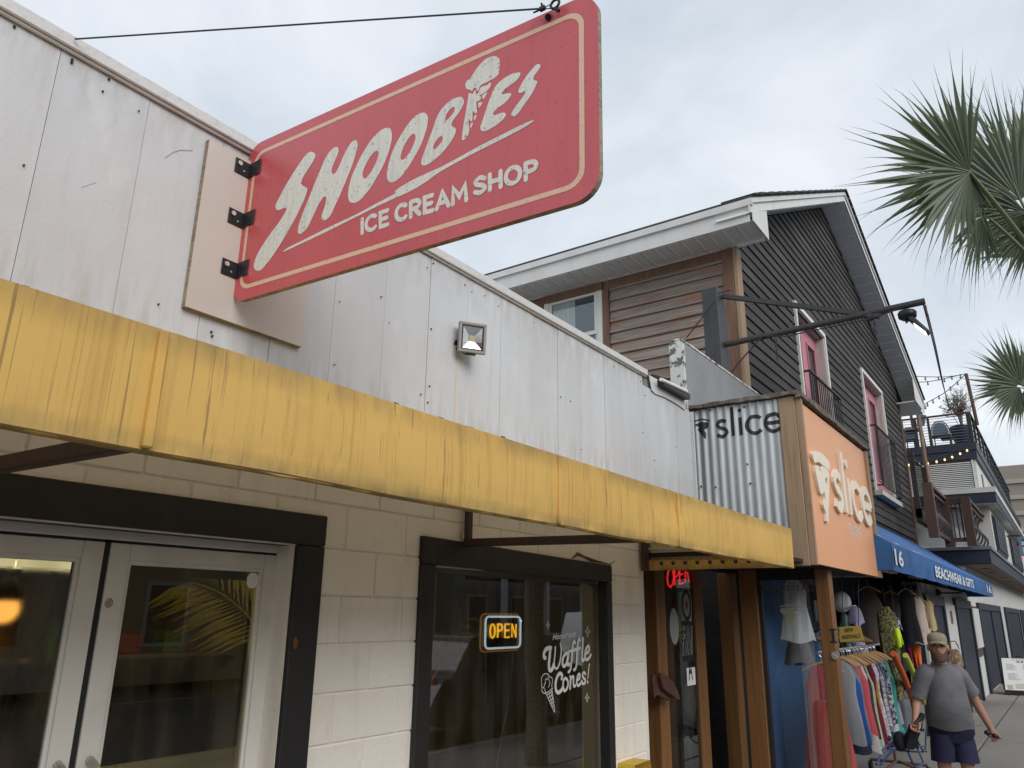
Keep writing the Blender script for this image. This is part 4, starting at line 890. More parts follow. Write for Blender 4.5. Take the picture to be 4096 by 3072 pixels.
mb = MB(); a = PX(3038, 2365, GX+.018); b = PX(3236, 2360, GX+.018); put_text(mb, 'PIZZA BY THE SLICE', b+Vector((0,-.10,-.01)), Vector((0, a.y-b.y+.10, 0)), Vector((0,0,.055)), .012, 0, 'LEFT', (1,1)); mb.build('reversed_lettering', 'ghost_letter', gs)
gq = lambda x, y: PX(2500+x*.5256, 2200+y*.5256, GX+.017)
mb = MB(); mb.ribbon([gq(*p) for p in ((1180,432),(1225,420),(1275,420),(1325,436))], .012, (-1,0,0), .0008, False); mb.build('decal_crust', 'olive_decal', gs)
mb = MB(); mb.poly([smooth_loop([gq(*p) for p in ((1180,450),(1230,440),(1315,450),(1308,460),(1285,465),(1282,485),(1300,492),(1252,580),(1225,530),(1225,500),(1205,490),(1192,480))], 2)], (-.0008,0,0)); mb.build('decal_slice', 'olive_decal', gs)
mb = MB(); c = PX(3333, 2542, GX-.052)
mb.ribbon([c+Vector((0,0,.05)), c-Vector((0,0,.05))], .022, (-1,0,0), .002, False); mb.build('numeral_mark', 'sticker_black', fp)
for dz in (.052, -.056): mb = MB(); mb.ribbon([c+Vector((0,.028,dz)), c+Vector((0,-.028,dz))], .014, (-1,0,0), .0025, False); mb.build('numeral_serif', 'sticker_black', fp)
c = PX(3342, 2622, GX-.052); mb = MB(); mb.tube([c, c+Vector((-.012,0,0))], .034, 16); mb.build('round_lock', 'zinc', fp); mb = MB(); mb.bar(c+Vector((-.014,.02,.015)), c+Vector((-.014,-.02,-.015)), .01, .006); mb.build('lock_slot', 'paper_grey', fp)

# ================================================================== gallows bracket on a black post
M('black_timber', (.045,.047,.05), .55, layers=[((.09,.09,.095),(20,20,2),.5,.75,.6)], bump=.1); M('rusty_black', (.05,.046,.045), .6, layers=[((.11,.06,.045),(10,10,10),.55,.75,.6)])
gb = thing('gallows_bracket', 'black timber post with a long rusty sign arm and brace reaching over the street', 'bracket', (8.2, 2.8, 4.2))
AX_ = 8.22
zb_, zt_ = PX(2945,1370,AX_).z, PX(2945,1172,AX_).z
box('post', 'black_timber', gb, 8.08, 8.36, 2.83, 3.02, 4.0, PX(2910,1150,8.2).z, bevel=.008)
ye = PX(3700,1205,AX_).y
MB().tube([(AX_, 2.82, zb_), (AX_, ye, PX(3700,1205,AX_).z)], .036, 10).build('arm', 'rusty_black', gb)
MB().bar((AX_, 2.82, zt_), PX(3520,1265,AX_), .055, .05).build('brace', 'black_timber', gb)
for (px, py) in ((3045,1348),(3480,1268)):
    c = PX(px, py, AX_); MB().tube([c+Vector((0,.02,0)), c-Vector((0,.02,0))], .045, 10).build('collar', 'rusty_black', gb)
def chain(name, label, p, n, s=.032):
    t = thing(name, label, 'chain', tuple(p))
    for i in range(n):
        c = Vector(p)-Vector((0,0,s*1.35*(i+.5))); u = Vector((1,0,0)) if i % 2 else Vector((0,1,0))
        MB().tube([c+u*(.012*math.cos(a))+Vector((0,0,s*math.sin(a))) for a in np.linspace(0, 2*math.pi, 9)], .0045, 5, False).build('link', 'rusty_black', t)
chain('chain', 'short black chain hanging from the sign arm before the pale soffit', PX(3493, 1262, AX_), 8)
chain('chain', 'thin rusty chain hanging nearest the post below the sign arm', PX(3102, 1352, AX_), 6)
for pts in (([(2920,1500),(2955,1450),(3000,1400),(3050,1345)],),):
    MB().tube([PX(x, y, AX_-.06) for x, y in pts[0]], .009, 6).build('slack_cable', 'cable_dark', gb)
MB().tube([PX(x, y, AX_-.045) for x, y in ((3050,1345),(3150,1345),(3250,1322),(3360,1300),(3480,1275),(3600,1235))], .007, 6).build('arm_cable', 'cable_dark', gb)
MB().tube([PX(2746,1350,8.0), PX(2860,1205,8.0)], .008, 5).build('stay_cable', 'cable_dark', gb); MB().tube([PX(2868,1173,8.0), PX(2925,1160,8.05), PX(2930,1172,8.05)], .008, 5).build('wire_wrap', 'cable_dark', gb)
# street flood lamp
M('lamp_lit', (1,.95,.8), .4, emit=1.6, ecol=(1,.93,.78))
sl = thing('arm_lamp', 'small lit black lamp hung beneath the end of the sign arm', 'lamp', tuple(PX(3625, 1240, AX_)))
P_ = lambda x, y, d=0: PX(x, y, AX_+d)
MB().lathe(P_(3628,1252)-Vector((0,0,.0)), [(.05,-.075),(.085,-.05),(.09,.0),(.075,.02)], 12).build('junction_box', 'black_metal', sl, smooth=True)
MB().tube([P_(3630,1262), P_(3628,1290), P_(3640,1272)], .018, 8).build('knuckle', 'black_metal', sl)
a, b = P_(3640,1272), P_(3716,1330); d = (b-a).normalized(); up = Vector((1,0,0)).cross(d).normalized()
if up.z < 0: up = -up
mb = MB(); mb.hexa([a+Vector((-.07,0,0))-up*.025, a+Vector((.07,0,0))-up*.025, a+Vector((.05,0,0))+up*.03, a+Vector((-.05,0,0))+up*.03], [b+Vector((-.08,0,0))-up*.02, b+Vector((.08,0,0))-up*.02, b+Vector((.06,0,0))+up*.012, b+Vector((-.06,0,0))+up*.012]); mb.build('lamp_head', 'black_metal', sl, bevel=.006)
m_ = a.lerp(b, .66)-up*.026; MB().obox(m_, d, Vector((1,0,0)), up, (b-a).length*.30, .062, .004).build('lens', 'lamp_lit', sl)
c = P_(3700, 1210); MB().tube([c+Vector((0,0,-.03)), c+Vector((0,0,-.12)), c+Vector((.01,-.01,-.14))], .010, 6).build('end_hook', 'rusty_black', gb)
ca = thing('twin_cable', 'pair of thin dark cables dropping from the sign arm tip towards the roof terrace', 'cable', tuple(c))
end = PX(3805, 1680, 26.0)
def sagc(a, pts, b): return smooth_loop([a]+pts+[b], 5, False)
MB().tube(sagc(P_(3694,1220), [PD(3735,1380,9.5), PD(3772,1540,13)], PD(3806,1655,20)), .008, 5).build('cable_strand', 'cable_dark', ca)
MB().tube(sagc(P_(3702,1225), [PD(3742,1385,9.5), PD(3778,1560,13), PD(3800,1640,17)], PD(3838,1705,24)), .008, 5).build('cable_strand', 'cable_dark', ca)
# ================================================================== two storey timber house
M('dark_siding', (.044,.039,.037), .75, layers=[((.068,.062,.059),(1.2,8,14),.42,.75,.7),((.028,.025,.024),(3,3,60),.5,.75,.6),((.13,.10,.075),(2.5,6,3),.64,.80,.55),((.10,.095,.09),(.5,3,1.2),.52,.75,.45)], bump=.3, bscale=(3,30,90), rand=.26, spec=.3)
M('grey_siding', (.23,.185,.16), .8, layers=[((.20,.135,.10),(6,1.1,6),.45,.66,.75),((.40,.365,.33),(40,1.6,70),.46,.68,.8),((.30,.13,.075),(5,1.8,9),.55,.68,.75),((.05,.04,.035),(60,3,120),.6,.75,.7)], bump=.25, bscale=(40,3,120), rand=.12)
M('brown_trim', (.16,.085,.055), .7, layers=[((.26,.17,.11),(20,20,1.5),.45,.75,.7),((.07,.045,.035),(8,8,1),.55,.8,.7)], bump=.15, rand=.1)
M('white_fascia', (.62,.62,.61), .5, layers=[((.45,.45,.45),(3,3,3),.45,.8,.6)])
M('soffit_white', (.84,.84,.83), .6, layers=[((.70,.70,.69),(4,4,4),.4,.8,.6)])
M('shingle', (.05,.05,.052), .9, layers=[((.09,.085,.08),(9,9,9),.45,.7,.7)], bump=.4)
M('window_white', (.66,.66,.62), .45); M('curtain_blue', (.50,.60,.60), .8, layers=[((.68,.76,.76),(2,26,1),.45,.6,.8)])
M('room_teal', (.06,.085,.09), .8)
M('pink_paint', (.47,.19,.235), .5, layers=[((.44,.13,.19),(4,4,2),.4,.7,.6)]); M('weathered_white', (.48,.46,.43), .7, layers=[((.30,.22,.19),(26,26,2),.45,.7,.7),((.62,.62,.60),(10,10,3),.55,.75,.7)], bump=.2)
M('rail_black', (.02,.02,.022), .5)
HX0, HX1, HY, HB = 9.20, 21.78, 2.95, 10.2
hz = thing('timber_house', 'two storey timber house with dark clapboard gable, white eaves and pink french doors', 'house', (15, HY, 0))
RY = 2.50                       # plane of the rake boards
Lp, Pk, Rp = (8.56, 6.88), (15.1, 10.20), (23.2, 7.62)
def roof_z(x): return Lp[1]+(Pk[1]-Lp[1])*(x-Lp[0])/(Pk[0]-Lp[0]) if x < Pk[0] else Pk[1]+(Rp[1]-Pk[1])*(x-Pk[0])/(Rp[0]-Pk[0])
UND = .27                       # roof build-up below the top line
for (a, b) in ((Lp, Pk), (Pk, Rp)):
    mb = MB(); mb.hexa([(a[0], RY-.03, a[1]), (b[0], RY-.03, b[1]), (b[0], HB+.5, b[1]), (a[0], HB+.5, a[1])], [(a[0], RY-.03, a[1]+.035), (b[0], RY-.03, b[1]+.035), (b[0], HB+.5, b[1]+.035), (a[0], HB+.5, a[1]+.035)])
    rfo = mb.build('roof', 'shingle', hz)
    L_ = math.hypot(b[0]-a[0], b[1]-a[1]); n = int(L_/.26); mb = MB()
    for i in range(n):       # shingle butts showing on the rake
        t = (i+.5)/n; x = a[0]+(b[0]-a[0])*t; z = a[1]+(b[1]-a[1])*t+.045; d = Vector((b[0]-a[0], 0, b[1]-a[1])).normalized()
        mb.obox((x, RY+.15, z), d, Vector((0,1,0)), Vector((-d.z,0,d.x)), .12, .22, .009+.006*(i % 2))
    mb.build('shingle_edge', 'shingle', rfo, kind='stuff')
    mb = MB(); mb.hexa([(a[0], RY, a[1]-.20), (b[0], RY, b[1]-.20), (b[0], RY+.025, b[1]-.20), (a[0], RY+.025, a[1]-.20)], [(a[0], RY, a[1]-.072), (b[0], RY, b[1]-.072), (b[0], RY+.025, b[1]-.072), (a[0], RY+.025, a[1]-.072)]); mb.build('rake_fascia', 'white_fascia', rfo)
    mb = MB(); mb.hexa([(a[0], RY-.028, a[1]-.07), (b[0], RY-.028, b[1]-.07), (b[0], RY+.03, b[1]-.07), (a[0], RY+.03, a[1]-.07)], [(a[0], RY-.028, a[1]-.002), (b[0], RY-.028, b[1]-.002), (b[0], RY+.03, b[1]-.002), (a[0], RY+.03, a[1]-.002)]); mb.build('drip_edge', 'white_fascia', rfo)
# rake soffits
sfr = MB(); 
for (a, b) in ((Lp, Pk), (Pk, Rp)):
    u0 = .20; n = int(math.hypot(b[0]-a[0], b[1]-a[1])/.33)
    sf = MB().hexa([(a[0], RY+.026, a[1]-u0), (b[0], RY+.026, b[1]-u0), (b[0], HY, b[1]-u0), (a[0], HY, a[1]-u0)], [(a[0], RY+.026, a[1]-u0+.02), (b[0], RY+.026, b[1]-u0+.02), (b[0], HY, b[1]-u0+.02), (a[0], HY, a[1]-u0+.02)]).build('rake_soffit', 'soffit_white', hz)
    for i in range(n):
        t0 = (i+.04)/n; t1 = (i+.96)/n; p = lambda t, y, dz: (a[0]+(b[0]-a[0])*t, y, a[1]+(b[1]-a[1])*t-u0+dz)
        MB().hexa([p(t0,RY+.06,-.012), p(t1,RY+.06,-.004), p(t1,HY-.03,-.004), p(t0,HY-.03,-.012)], [p(t0,RY+.06,0), p(t1,RY+.06,0), p(t1,HY-.03,0), p(t0,HY-.03,0)]).build('soffit_panel', 'soffit_white', sf)
# left eave: boxed soffit with vented panels, fascia, return
EX, EZ = 8.62, 6.60
box('eave_fascia', 'white_fascia', hz, EX-.025, EX, RY+.03, HB, EZ-.02, EZ+.19); box('eave_crown', 'white_fascia', hz, EX-.062, EX-.001, RY-.02, HB, EZ+.191, EZ+.282)
es = box('eave_soffit', 'soffit_white', hz, EX+.001, HX0-.001, RY+.03, HB, EZ+.012, EZ+.03)
y = RY+.05; pm = None
M('vent_slot', (.55,.55,.54), .7)
while y < HB-.3:
    mb = MB(); mb.box(EX+.01, HX0-.035, y+.006, y+.155, EZ-.004, EZ+.012); o = mb.build('soffit_panel', 'soffit_white', es)
    mb = MB()
    for k in range(5):
        yy = y+.018+k*.028; mb.hexa([(EX+.06, yy, EZ-.0075), (EX+.06, yy+.012, EZ-.0075), (HX0-.08, yy+.012, EZ-.0075), (HX0-.08, yy, EZ-.0075)], [(EX+.06, yy, EZ-.004), (EX+.06, yy+.012, EZ-.004), (HX0-.08, yy+.012, EZ-.004), (HX0-.08, yy, EZ-.004)])
    mb.build('vent_slots', 'vent_slot', o, kind='stuff')
    y += .19
box('wall_moulding', 'soffit_white', es, HX0-.03, HX0+.02, RY+.03, HB, EZ-.022, EZ-.005)
mb = MB(); mb.poly([[(EX-.02, RY-.002, EZ-.02), (HX0+.03, RY-.002, EZ-.02), (HX0+.03, RY-.002, roof_z(HX0+.03)-.21), (EX-.02, RY-.002, roof_z(EX)-.21)]], (0, -.012, 0)); mb.build('eave_return', 'white_fascia', hz)
mb = MB(); mb.poly([[(21.6, RY-.002, 7.28), (23.18, RY-.002, 7.28), (23.18, RY-.002, roof_z(23.18)-.21), (21.6, RY-.002, roof_z(21.6)-.21)]], (0, -.012, 0)); mb.build('eave_return', 'white_fascia', hz)
box('eave_soffit', 'soffit_white', hz, 21.6, 23.17, RY+.03, HB, 7.26, 7.285)
mb = MB(); mb.tube([(23.25, RY-.06, 7.50), (23.25, HB, 7.50)], .09, 8); mb.build('gutter', 'white_fascia', hz)
# wall cores
mb = MB(); mb.poly([[(HX0+.06, HY+.02, 3.7), (HX1-.02, HY+.02, 3.7), (HX1-.02, HY+.02, roof_z(HX1)-.25), (Pk[0], HY+.02, Pk[1]-.25), (HX0+.06, HY+.02, roof_z(HX0)-.25)]], (0, .12, 0))
DOORS = [(12.02, 13.80, 4.42, 6.72), (17.10, 19.22, 4.42, 6.95)]
gw_core = MB()
xs = [HX0+.06, DOORS[0][0], DOORS[0][1], DOORS[1][0], DOORS[1][1], HX1-.02]
for i in range(5):
    a, b = xs[i], xs[i+1]
    top = [(a, roof_z(a)-.24)]+([(Pk[0], Pk[1]-.24)] if a < Pk[0] < b else [])+[(b, roof_z(b)-.24)]
    lo = 3.7 if i % 2 == 0 else DOORS[i//2][3]
    gw_core.poly([[(a, HY+.14, lo), (b, HY+.14, lo)]+[(x, HY+.14, z) for x, z in top[::-1]]], (0, -.12, 0))
    if i % 2: gw_core.box(a, b, HY+.02, HY+.14, 3.7, DOORS[i//2][2])
gwall = gw_core.build('gable_wall', 'dark_siding', hz)
EXP = .165; z = 3.72
while z < 10:
    zt = z+EXP+.02
    lo = HX0+.13; hi = HX1-.02
    # clip to the roof line
    def xl(zz): return max(lo, Lp[0]+(zz+.22-Lp[1])*(Pk[0]-Lp[0])/(Pk[1]-Lp[1]))
    def xr(zz): return min(hi, Pk[0]+(zz+.22-Pk[1])*(Rp[0]-Pk[0])/(Rp[1]-Pk[1]))
    if xr(z)-xl(z) < .3: break
    segs = [(xl(z), xr(z))]
    for (a, b, c, d) in DOORS:
        if z+EXP*.5 > c and z+EXP*.5 < d:
            ns = []
            for (p, q) in segs:
                if p < a: ns.append((p, min(q, a)))
                if q > b: ns.append((max(p, b), q))
            segs = ns
    for (p, q) in segs:
        if q-p < .05: continue
        cuts = [p]
        while q-cuts[-1] > 5.2: cuts.append(cuts[-1]+random.uniform(2.4, 4.6))
        cuts.append(q)
        for u, v in zip(cuts, cuts[1:]):
            j = random.uniform(-.003, .003); ua = max(u, xl(zt)) if u == xl(z) else u; va = min(v, xr(zt)) if v == xr(z) else v
            if va-ua < .02: ua, va = (u+v)/2-.01, (u+v)/2+.01
            j2, j3 = random.uniform(-.006,.006), random.uniform(-.006,.006); MB().hexa([(u+.002, HY-.018+j, z+j2), (v-.002, HY-.018+j, z+j3), (v-.002, HY+.019, z+j3), (u+.002, HY+.019, z+j2)], [(ua+.002, HY+.004+j*.3, zt), (va-.002, HY+.004+j*.3, zt), (va-.002, HY+.019, zt), (ua+.002, HY+.019, zt)]).build('clapboard', 'dark_siding', gwall)
    z += EXP
# left wall
lw = MB(); lw.box(HX0, HX0+.12, HY+.14, HB, 3.7, EZ+.03); lwall = lw.build('side_wall', 'grey_siding', hz)
WIN = (4.955, 5.94, 5.06, 6.55)
z = 3.76
while z < EZ-.14:
    segs = [(HY+.16, HB)]
    if z+.08 > WIN[2]-.12: segs = [(HY+.16, WIN[0]-.135), (WIN[1]+.135, HB)]
    for (p, q) in segs:
        j = random.uniform(-.003, .003)
        MB().hexa([(HX0-.045+j, p, z), (HX0-.001, p, z), (HX0-.001, q, z), (HX0-.045+j, q, z)], [(HX0-.010, p, z+EXP+.015), (HX0-.001, p, z+EXP+.015), (HX0-.001, q, z+EXP+.015), (HX0-.010, q, z+EXP+.015)]).build('clapboard', 'grey_siding', lwall)
    z += EXP
box('frieze_board', 'brown_trim', hz, HX0-.04, HX0-.002, HY+.16, HB, EZ-.155, EZ-.023)
box('corner_board', 'brown_trim', hz, HX0-.06, HX0-.005, HY+.015, HY+.155, 3.7, EZ-.024, bevel=.006); box('corner_board', 'lumber', hz, HX0-.055, HX0+.125, HY-.045, HY+.012, 3.7, EZ-.024, bevel=.006)
box('end_board', 'brown_trim', hz, HX1-.02, HX1+.10, HY-.04, HY+.10, 3.0, 7.25)
box('right_wall', 'dark_siding', hz, HX1-.02, HX1+.08, HY+.11, HB, 0, 7.2); box('back_wall', 'dark_siding', hz, HX0+.13, HX1-.03, HB-.1, HB, 0, 7)
for a, b in ((WIN[0]-.13, WIN[0]-.03), (WIN[1]+.03, WIN[1]+.13)): box('window_casing', 'brown_trim', hz, HX0-.06, HX0-.002, a, b, WIN[2]-.12, EZ-.16)
box('window_casing', 'brown_trim', hz, HX0-.062, HX0-.002, WIN[0]-.028, WIN[1]+.028, WIN[3]+.02, EZ-.157)
ww = MB(); a, b, c, d = WIN
for q in ((a-.02, a+.075, c-.02, d+.015), (b-.075, b+.02, c-.02, d+.015), (a+.076, b-.076, d-.09, d+.015), (a+.076, b-.076, c-.02, c+.05)): ww.box(HX0-.05, HX0+.0, q[0], q[1], q[2], q[3])
wn = ww.build('window', 'window_white', hz, bevel=.008)
mb = MB()
for q in ((a+.076, a+.12, 5.78, d-.091), (b-.12, b-.076, 5.78, d-.091), (a+.121, b-.121, d-.145, d-.091), (a+.121, b-.121, 5.78, 5.84)): mb.box(HX0-.038, HX0+.0, *q)
mb.build('upper_sash', 'window_white', wn)
box('lower_sash', 'window_white', wn, HX0-.025, HX0+.0, a+.077, a+.11, c+.05, 5.775)
M('house_pane', (.045,.06,.065), .06, spec=.5); box('pane', 'clear_glass', wn, HX0-.018, HX0-.013, a+.09, b-.09, c+.05, d-.1)
box('room_shade', 'room_teal', wn, HX0-.003, HX0-.001, a+.057, b-.057, c+.051, d-.08)
cm = MB(); cm.add([(HX0-.008+.003*(i % 2), b-.06-.46*i/16, zz) for zz in (c+.06, d-.12) for i in range(17)], [(i, i+1, 18+i, 17+i) for i in range(16)]); cm.build('curtain', 'curtain_blue', wn)
# french doors with rails
def french(x0, x1, z0, z1):
    dt = MB(); t = .075
    for q in ((x0-t, x0, z0-.06, z1+t), (x1, x1+t, z0-.06, z1+t), (x0+.001, x1-.001, z1, z1+t)): dt.box(q[0], q[1], HY-.05, HY-.005, q[2], q[3])
    s = dt.build('door_surround', 'window_white', hz)
    rv = MB(); rv.box(x0+.0, x0+.02, HY-.02, HY+.28, z0, z1); rv.box(x1-.02, x1, HY-.02, HY+.28, z0, z1); rv.box(x0+.021, x1-.021, HY-.02, HY+.28, z1-.02, z1); rv.build('reveal', 'weathered_white', s)
    mb = MB(); mb.box(x0-.12, x1+.12, HY-.16, HY+.2, z0-.16, z0-.061); mb.build('sill', 'weathered_white', s)
    yD = HY+.12; mid = (x0+x1)/2
    for (a, b) in ((x0+.022, mid-.004), (mid+.004, x1-.022)):
        w_ = .17; m = MB(); m.box(a, a+w_, yD, yD+.05, z0, z1-.022); m.box(b-w_, b, yD, yD+.05, z0, z1-.022); m.box(a+w_+.001, b-w_-.001, yD, yD+.05, z1-.28, z1-.022); m.box(a+w_+.001, b-w_-.001, yD, yD+.05, z0, z0+.35)
        o = m.build('french_door', 'pink_paint', hz, bevel=.01)
        m = MB(); q0, q1, q2, q3 = a+w_, b-w_, z0+.35, z1-.28
        for q in ((q0, q0+.03, q2, q3), (q1-.03, q1, q2, q3), (q0+.031, q1-.031, q3-.03, q3), (q0+.031, q1-.031, q2, q2+.03)): m.box(q[0], q[1], yD-.018, yD+.0, q[2], q[3])
        m.build('bead', 'pink_paint', o); box('pane', 'house_pane', o, q0, q1, yD+.02, yD+.026, q2, q3)
    box('dark_room', 'dark_void', hz, x0, x1, yD+.3, yD+.32, z0, z1)
def railing(x0, x1, z0, z1, yr, n):
    r = MB(); r.bar((x0, yr, z1), (x1, yr, z1), .04, .03); r.bar((x0, yr, z0), (x1, yr, z0), .03, .03); r.bar((x0, yr, z0), (x0, yr, z1), .02, .02); r.bar((x0, yr, z1), (x0, HY-.03, z1), .03, .03); r.bar((x1, yr, z1), (x1, HY-.03, z1), .03, .03); r.bar((x0, yr, z0), (x0, HY-.03, z0), .03, .03); r.bar((x1, yr, z0), (x1, HY-.03, z0), .03, .03)
    o = r.build('balcony_rail', 'rail_black', hz); src = None
    for i in range(n+1):
        x = x0+(x1-x0)*i/n
        if src is None: src = MB().box(x-.007, x+.007, yr-.007, yr+.007, z0+.016, z1-.016).build('baluster', 'rail_black', o)
        else: share(src, o, (x-x0, 0, 0))
for (d_, rl) in ((DOORS[0], (12.05, 14.05)), (DOORS[1], (17.25, 19.5))):
    french(*d_); railing(rl[0], rl[1], 4.50, 5.60 if d_[0] < 15 else 5.78, HY-.14, 15)
# small third rail at the far corner
railing(21.95, 24.2, 4.55, 5.9, 2.83, 12)
box('corner_post', 'dark_siding', hz, 21.9, 22.02, 2.76, 2.88, 4.3, 6.0); box('corner_post', 'dark_siding', hz, 24.1, 24.22, 2.76, 2.88, 4.3, 5.95); box('deck_edge', 'dark_siding', hz, 21.9, 24.25, 2.76, 2.9, 4.2, 4.53)
# ground floor of the house: blue painted shop wall and dark opening
M('shop_blue', (.075,.20,.44), .6, layers=[((.055,.155,.36),(2,2,1),.4,.75,.7)]); M('navy', (.018,.024,.040), .55, layers=[((.03,.036,.055),(5,5,2),.5,.8,.6)])
gf = MB(); gf.box(HX0, 12.6, HY+.02, HY+.15, 0, 3.7); gf.build('shop_wall', 'shop_blue', hz); box('shop_wall', 'navy', hz, 12.61, HX1, HY+.02, HY+.15, 2.15, 3.7); box('shop_void', 'dark_void', hz, 12.6, 16.5, HY+.9, HY+1, 0, 2.2); box('shop_wall', 'navy', hz, 16.5, HX1, HY+.02, HY+.15, 0, 2.145)
box('side_base', 'dark_siding', hz, HX0, HX0+.12, HY+.16, HB, 0, 3.7)

# ================================================================== blue awning
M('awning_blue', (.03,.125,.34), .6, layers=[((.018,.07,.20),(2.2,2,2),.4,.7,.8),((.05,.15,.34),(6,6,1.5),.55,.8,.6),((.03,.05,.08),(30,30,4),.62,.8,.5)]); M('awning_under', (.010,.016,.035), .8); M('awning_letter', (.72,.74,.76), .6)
BA = thing('blue_awning', 'blue shop awning with white lettering and number 16 over the clothes racks', 'awning', (15, 2.2, 2.3))
bx0, bx1, by, bz0, bz1, bzw = 9.36, 22.4, 1.52, 2.365, 2.655, 3.60
mb = MB(); n = 40; vs = []
for i in range(n+1):
    x = bx0+(bx1-bx0)*i/n; s = .010*abs(math.sin(i*.9)); r = .012*math.sin(i*2.1)
    vs += [(x, by+.01, bz0-s), (x, by+r*.4, (bz0+bz1)/2), (x, by, bz1), (x, (by+HY)/2, (bz1+bzw)/2-.02), (x, HY-.04, bzw)]
mb.add(vs, [(5*i+k, 5*i+k+1, 5*i+6+k, 5*i+5+k) for i in range(n) for k in range(4)]); mb.build('canvas', 'awning_blue', BA, smooth=False)
for x in (bx0-.003, bx1+.003): MB().poly([[(x, by+.005, bz0), (x, by+.005, bz1), (x, HY-.04, bzw), (x, HY-.04, bz0)]], (-.003, 0, 0)).build('end_panel', 'awning_blue', BA)
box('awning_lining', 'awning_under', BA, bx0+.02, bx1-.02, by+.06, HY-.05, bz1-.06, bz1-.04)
for (t, p0, p1, zl, zh) in (('16', (3586,2272), (3618,2280), 0, 1), ('BEACHWEAR & GIFTS', (3746,2314), (3897,2358), 0, 1), ('16', (3951,2372), (3967,2378), 0, 1)):
    a = PY(*p0, by-.012); b = PY(*p1, by-.012); mb = MB(); put_text(mb, t, (a.x, by-.013, bz0+.055), Vector((b.x-a.x, 0, 0)), Vector((0,0,.185 if t == '16' else .165)), .022, 0, 'LEFT', (1, 1)); mb.build('awning_lettering', 'awning_letter', BA)
mb = MB()
for (x0, x1, k) in ((9.6,9.9,.12),(10.1,10.5,.05),(9.7,10.0,.24),(11.3,11.7,.04),(12.4,12.7,.10)):
    p = lambda x, t: (x, by+(HY-.04-by)*t-.004, bz1+(bzw-bz1)*t+.006-.02*math.sin(math.pi*t)); mb.add([p(x0,k), p(x1,k), p(x1-.1,k+.03), p(x0,k+.028)], [(0,1,2,3)])
mb.build('peeled_lettering', 'awning_letter', BA)
M('tube_dim', (.75,.7,.62), .5)
for px in (3560, 3668, 3772, 3842):
    a = PZ(px-40 if px < 3600 else px-18, 2348, 2.42); lt = MB(); x = PY(px, 2345, 2.2).x
    lt.box(x-.5, x+.5, 2.15, 2.25, 2.52, 2.56); lt.build('strip_fitting', 'tube_dim', BA)
fan = thing('ceiling_fan', 'dark ceiling fan under the blue awning', 'fan', tuple(PY(3740, 2370, 2.1))); c = PY(3742, 2372, 2.1)
M('fan_brown', (.10,.07,.05), .6); MB().lathe(c-Vector((0,0,.06)), [(.05,0),(.10,.03),(.10,.09),(.03,.14)], 12).build('motor', 'fan_brown', fan); MB().tube([c+Vector((0,0,.08)), c+Vector((0,0,.25))], .015, 6).build('rod', 'fan_brown', fan)
for k in range(5):
    a = 2*math.pi*k/5+.4; d = Vector((math.cos(a), math.sin(a), 0)); MB().obox(c+d*.33, d, Vector((-d.y, d.x, .12)).normalized(), Vector((0,0,1)), .24, .055, .006).build('blade', 'fan_brown', fan)
# ================================================================== white terrace building
M('white_wall', (.60,.60,.58), .65, layers=[((.42,.42,.41),(1.5,1.5,1),.45,.8,.6),((.3,.29,.27),(16,16,4),.62,.8,.5)], rand=.02); M('navy_trim', (.022,.029,.046), .5, layers=[((.036,.045,.065),(3,3,3),.45,.8,.6)], rand=.08)
M('louvre_white', (.58,.58,.57), .55); M('louvre_dark', (.07,.05,.045), .8); M('rail_dark', (.022,.021,.021), .5); M('rail_rust', (.085,.04,.028), .7)
M('deck_brown', (.085,.045,.034), .6, layers=[((.13,.07,.05),(8,8,2),.5,.8,.6)]); M('baluster_dark', (.055,.048,.045), .6); M('soffit_wood', (.16,.10,.07), .6, layers=[((.11,.065,.045),(3,14,3),.45,.7,.7)])
M('membrane_white', (.70,.70,.68), .5); M('canopy_grey', (.16,.18,.21), .5)
XT = 27.0
wb = thing('terrace_building', 'white building with navy trim, louvred wall, brown balconies and a roof terrace', 'building', (30, 3, 0))
def XT_(x, y, X=XT): return PX(x, y, X)
r4 = lambda x, y: (3550+x*.3616, 1900+y*.3616)
r5 = lambda x, y: (3550+x*.3616, 1400+y*.3616)
def slab(name, m, yc, y1, z0, z1, x0=XT, x1=52, par=wb, **k): return box(name, m, par, x0, x1, yc, y1, z0, z1, **k)
yc = PX(*r5(990,1100), XT).y; zt = PX(*r5(975,1010), XT).z; zb = PX(*r5(1010,1195), XT).z
slab('deck_fascia', 'navy_trim', yc, 9, (zt+zb)/2+.012, zt); slab('deck_fascia', 'navy_trim', yc+.03, 9, zb, (zt+zb)/2, XT+.03)
ylw = PX(*r5(1000,1400), XT+.12).y; zlb = PX(*r5(985,1550), XT+.12).z
slab('upper_wall', 'white_wall', ylw, 9, zlb-.02, zb-.01, XT+.12)
ly0 = PX(*r5(955,1400), XT+.1).y; lv = box('louvre_panel', 'louvre_dark', wb, XT+.09, XT+.118, ly0, 8.5, zlb, zb-.03)
n = 15
for i in range(n):
    z = zlb+.02+(zb-.06-zlb-.02)*i/n; h_ = (zb-.06-zlb)/n
    MB().hexa([(XT+.03, ly0+.02, z), (XT+.085, ly0+.02, z+h_*.3), (XT+.085, 8.4, z+h_*.3), (XT+.03, 8.4, z)], [(XT+.03, ly0+.02, z+h_*.42), (XT+.085, ly0+.02, z+h_*.75), (XT+.085, 8.4, z+h_*.75), (XT+.03, 8.4, z+h_*.42)]).build('slat', 'louvre_white', lv)
box('louvre_frame', 'louvre_white', lv, XT+.02, XT+.088, ly0-.05, ly0+.0, zlb, zb-.03)
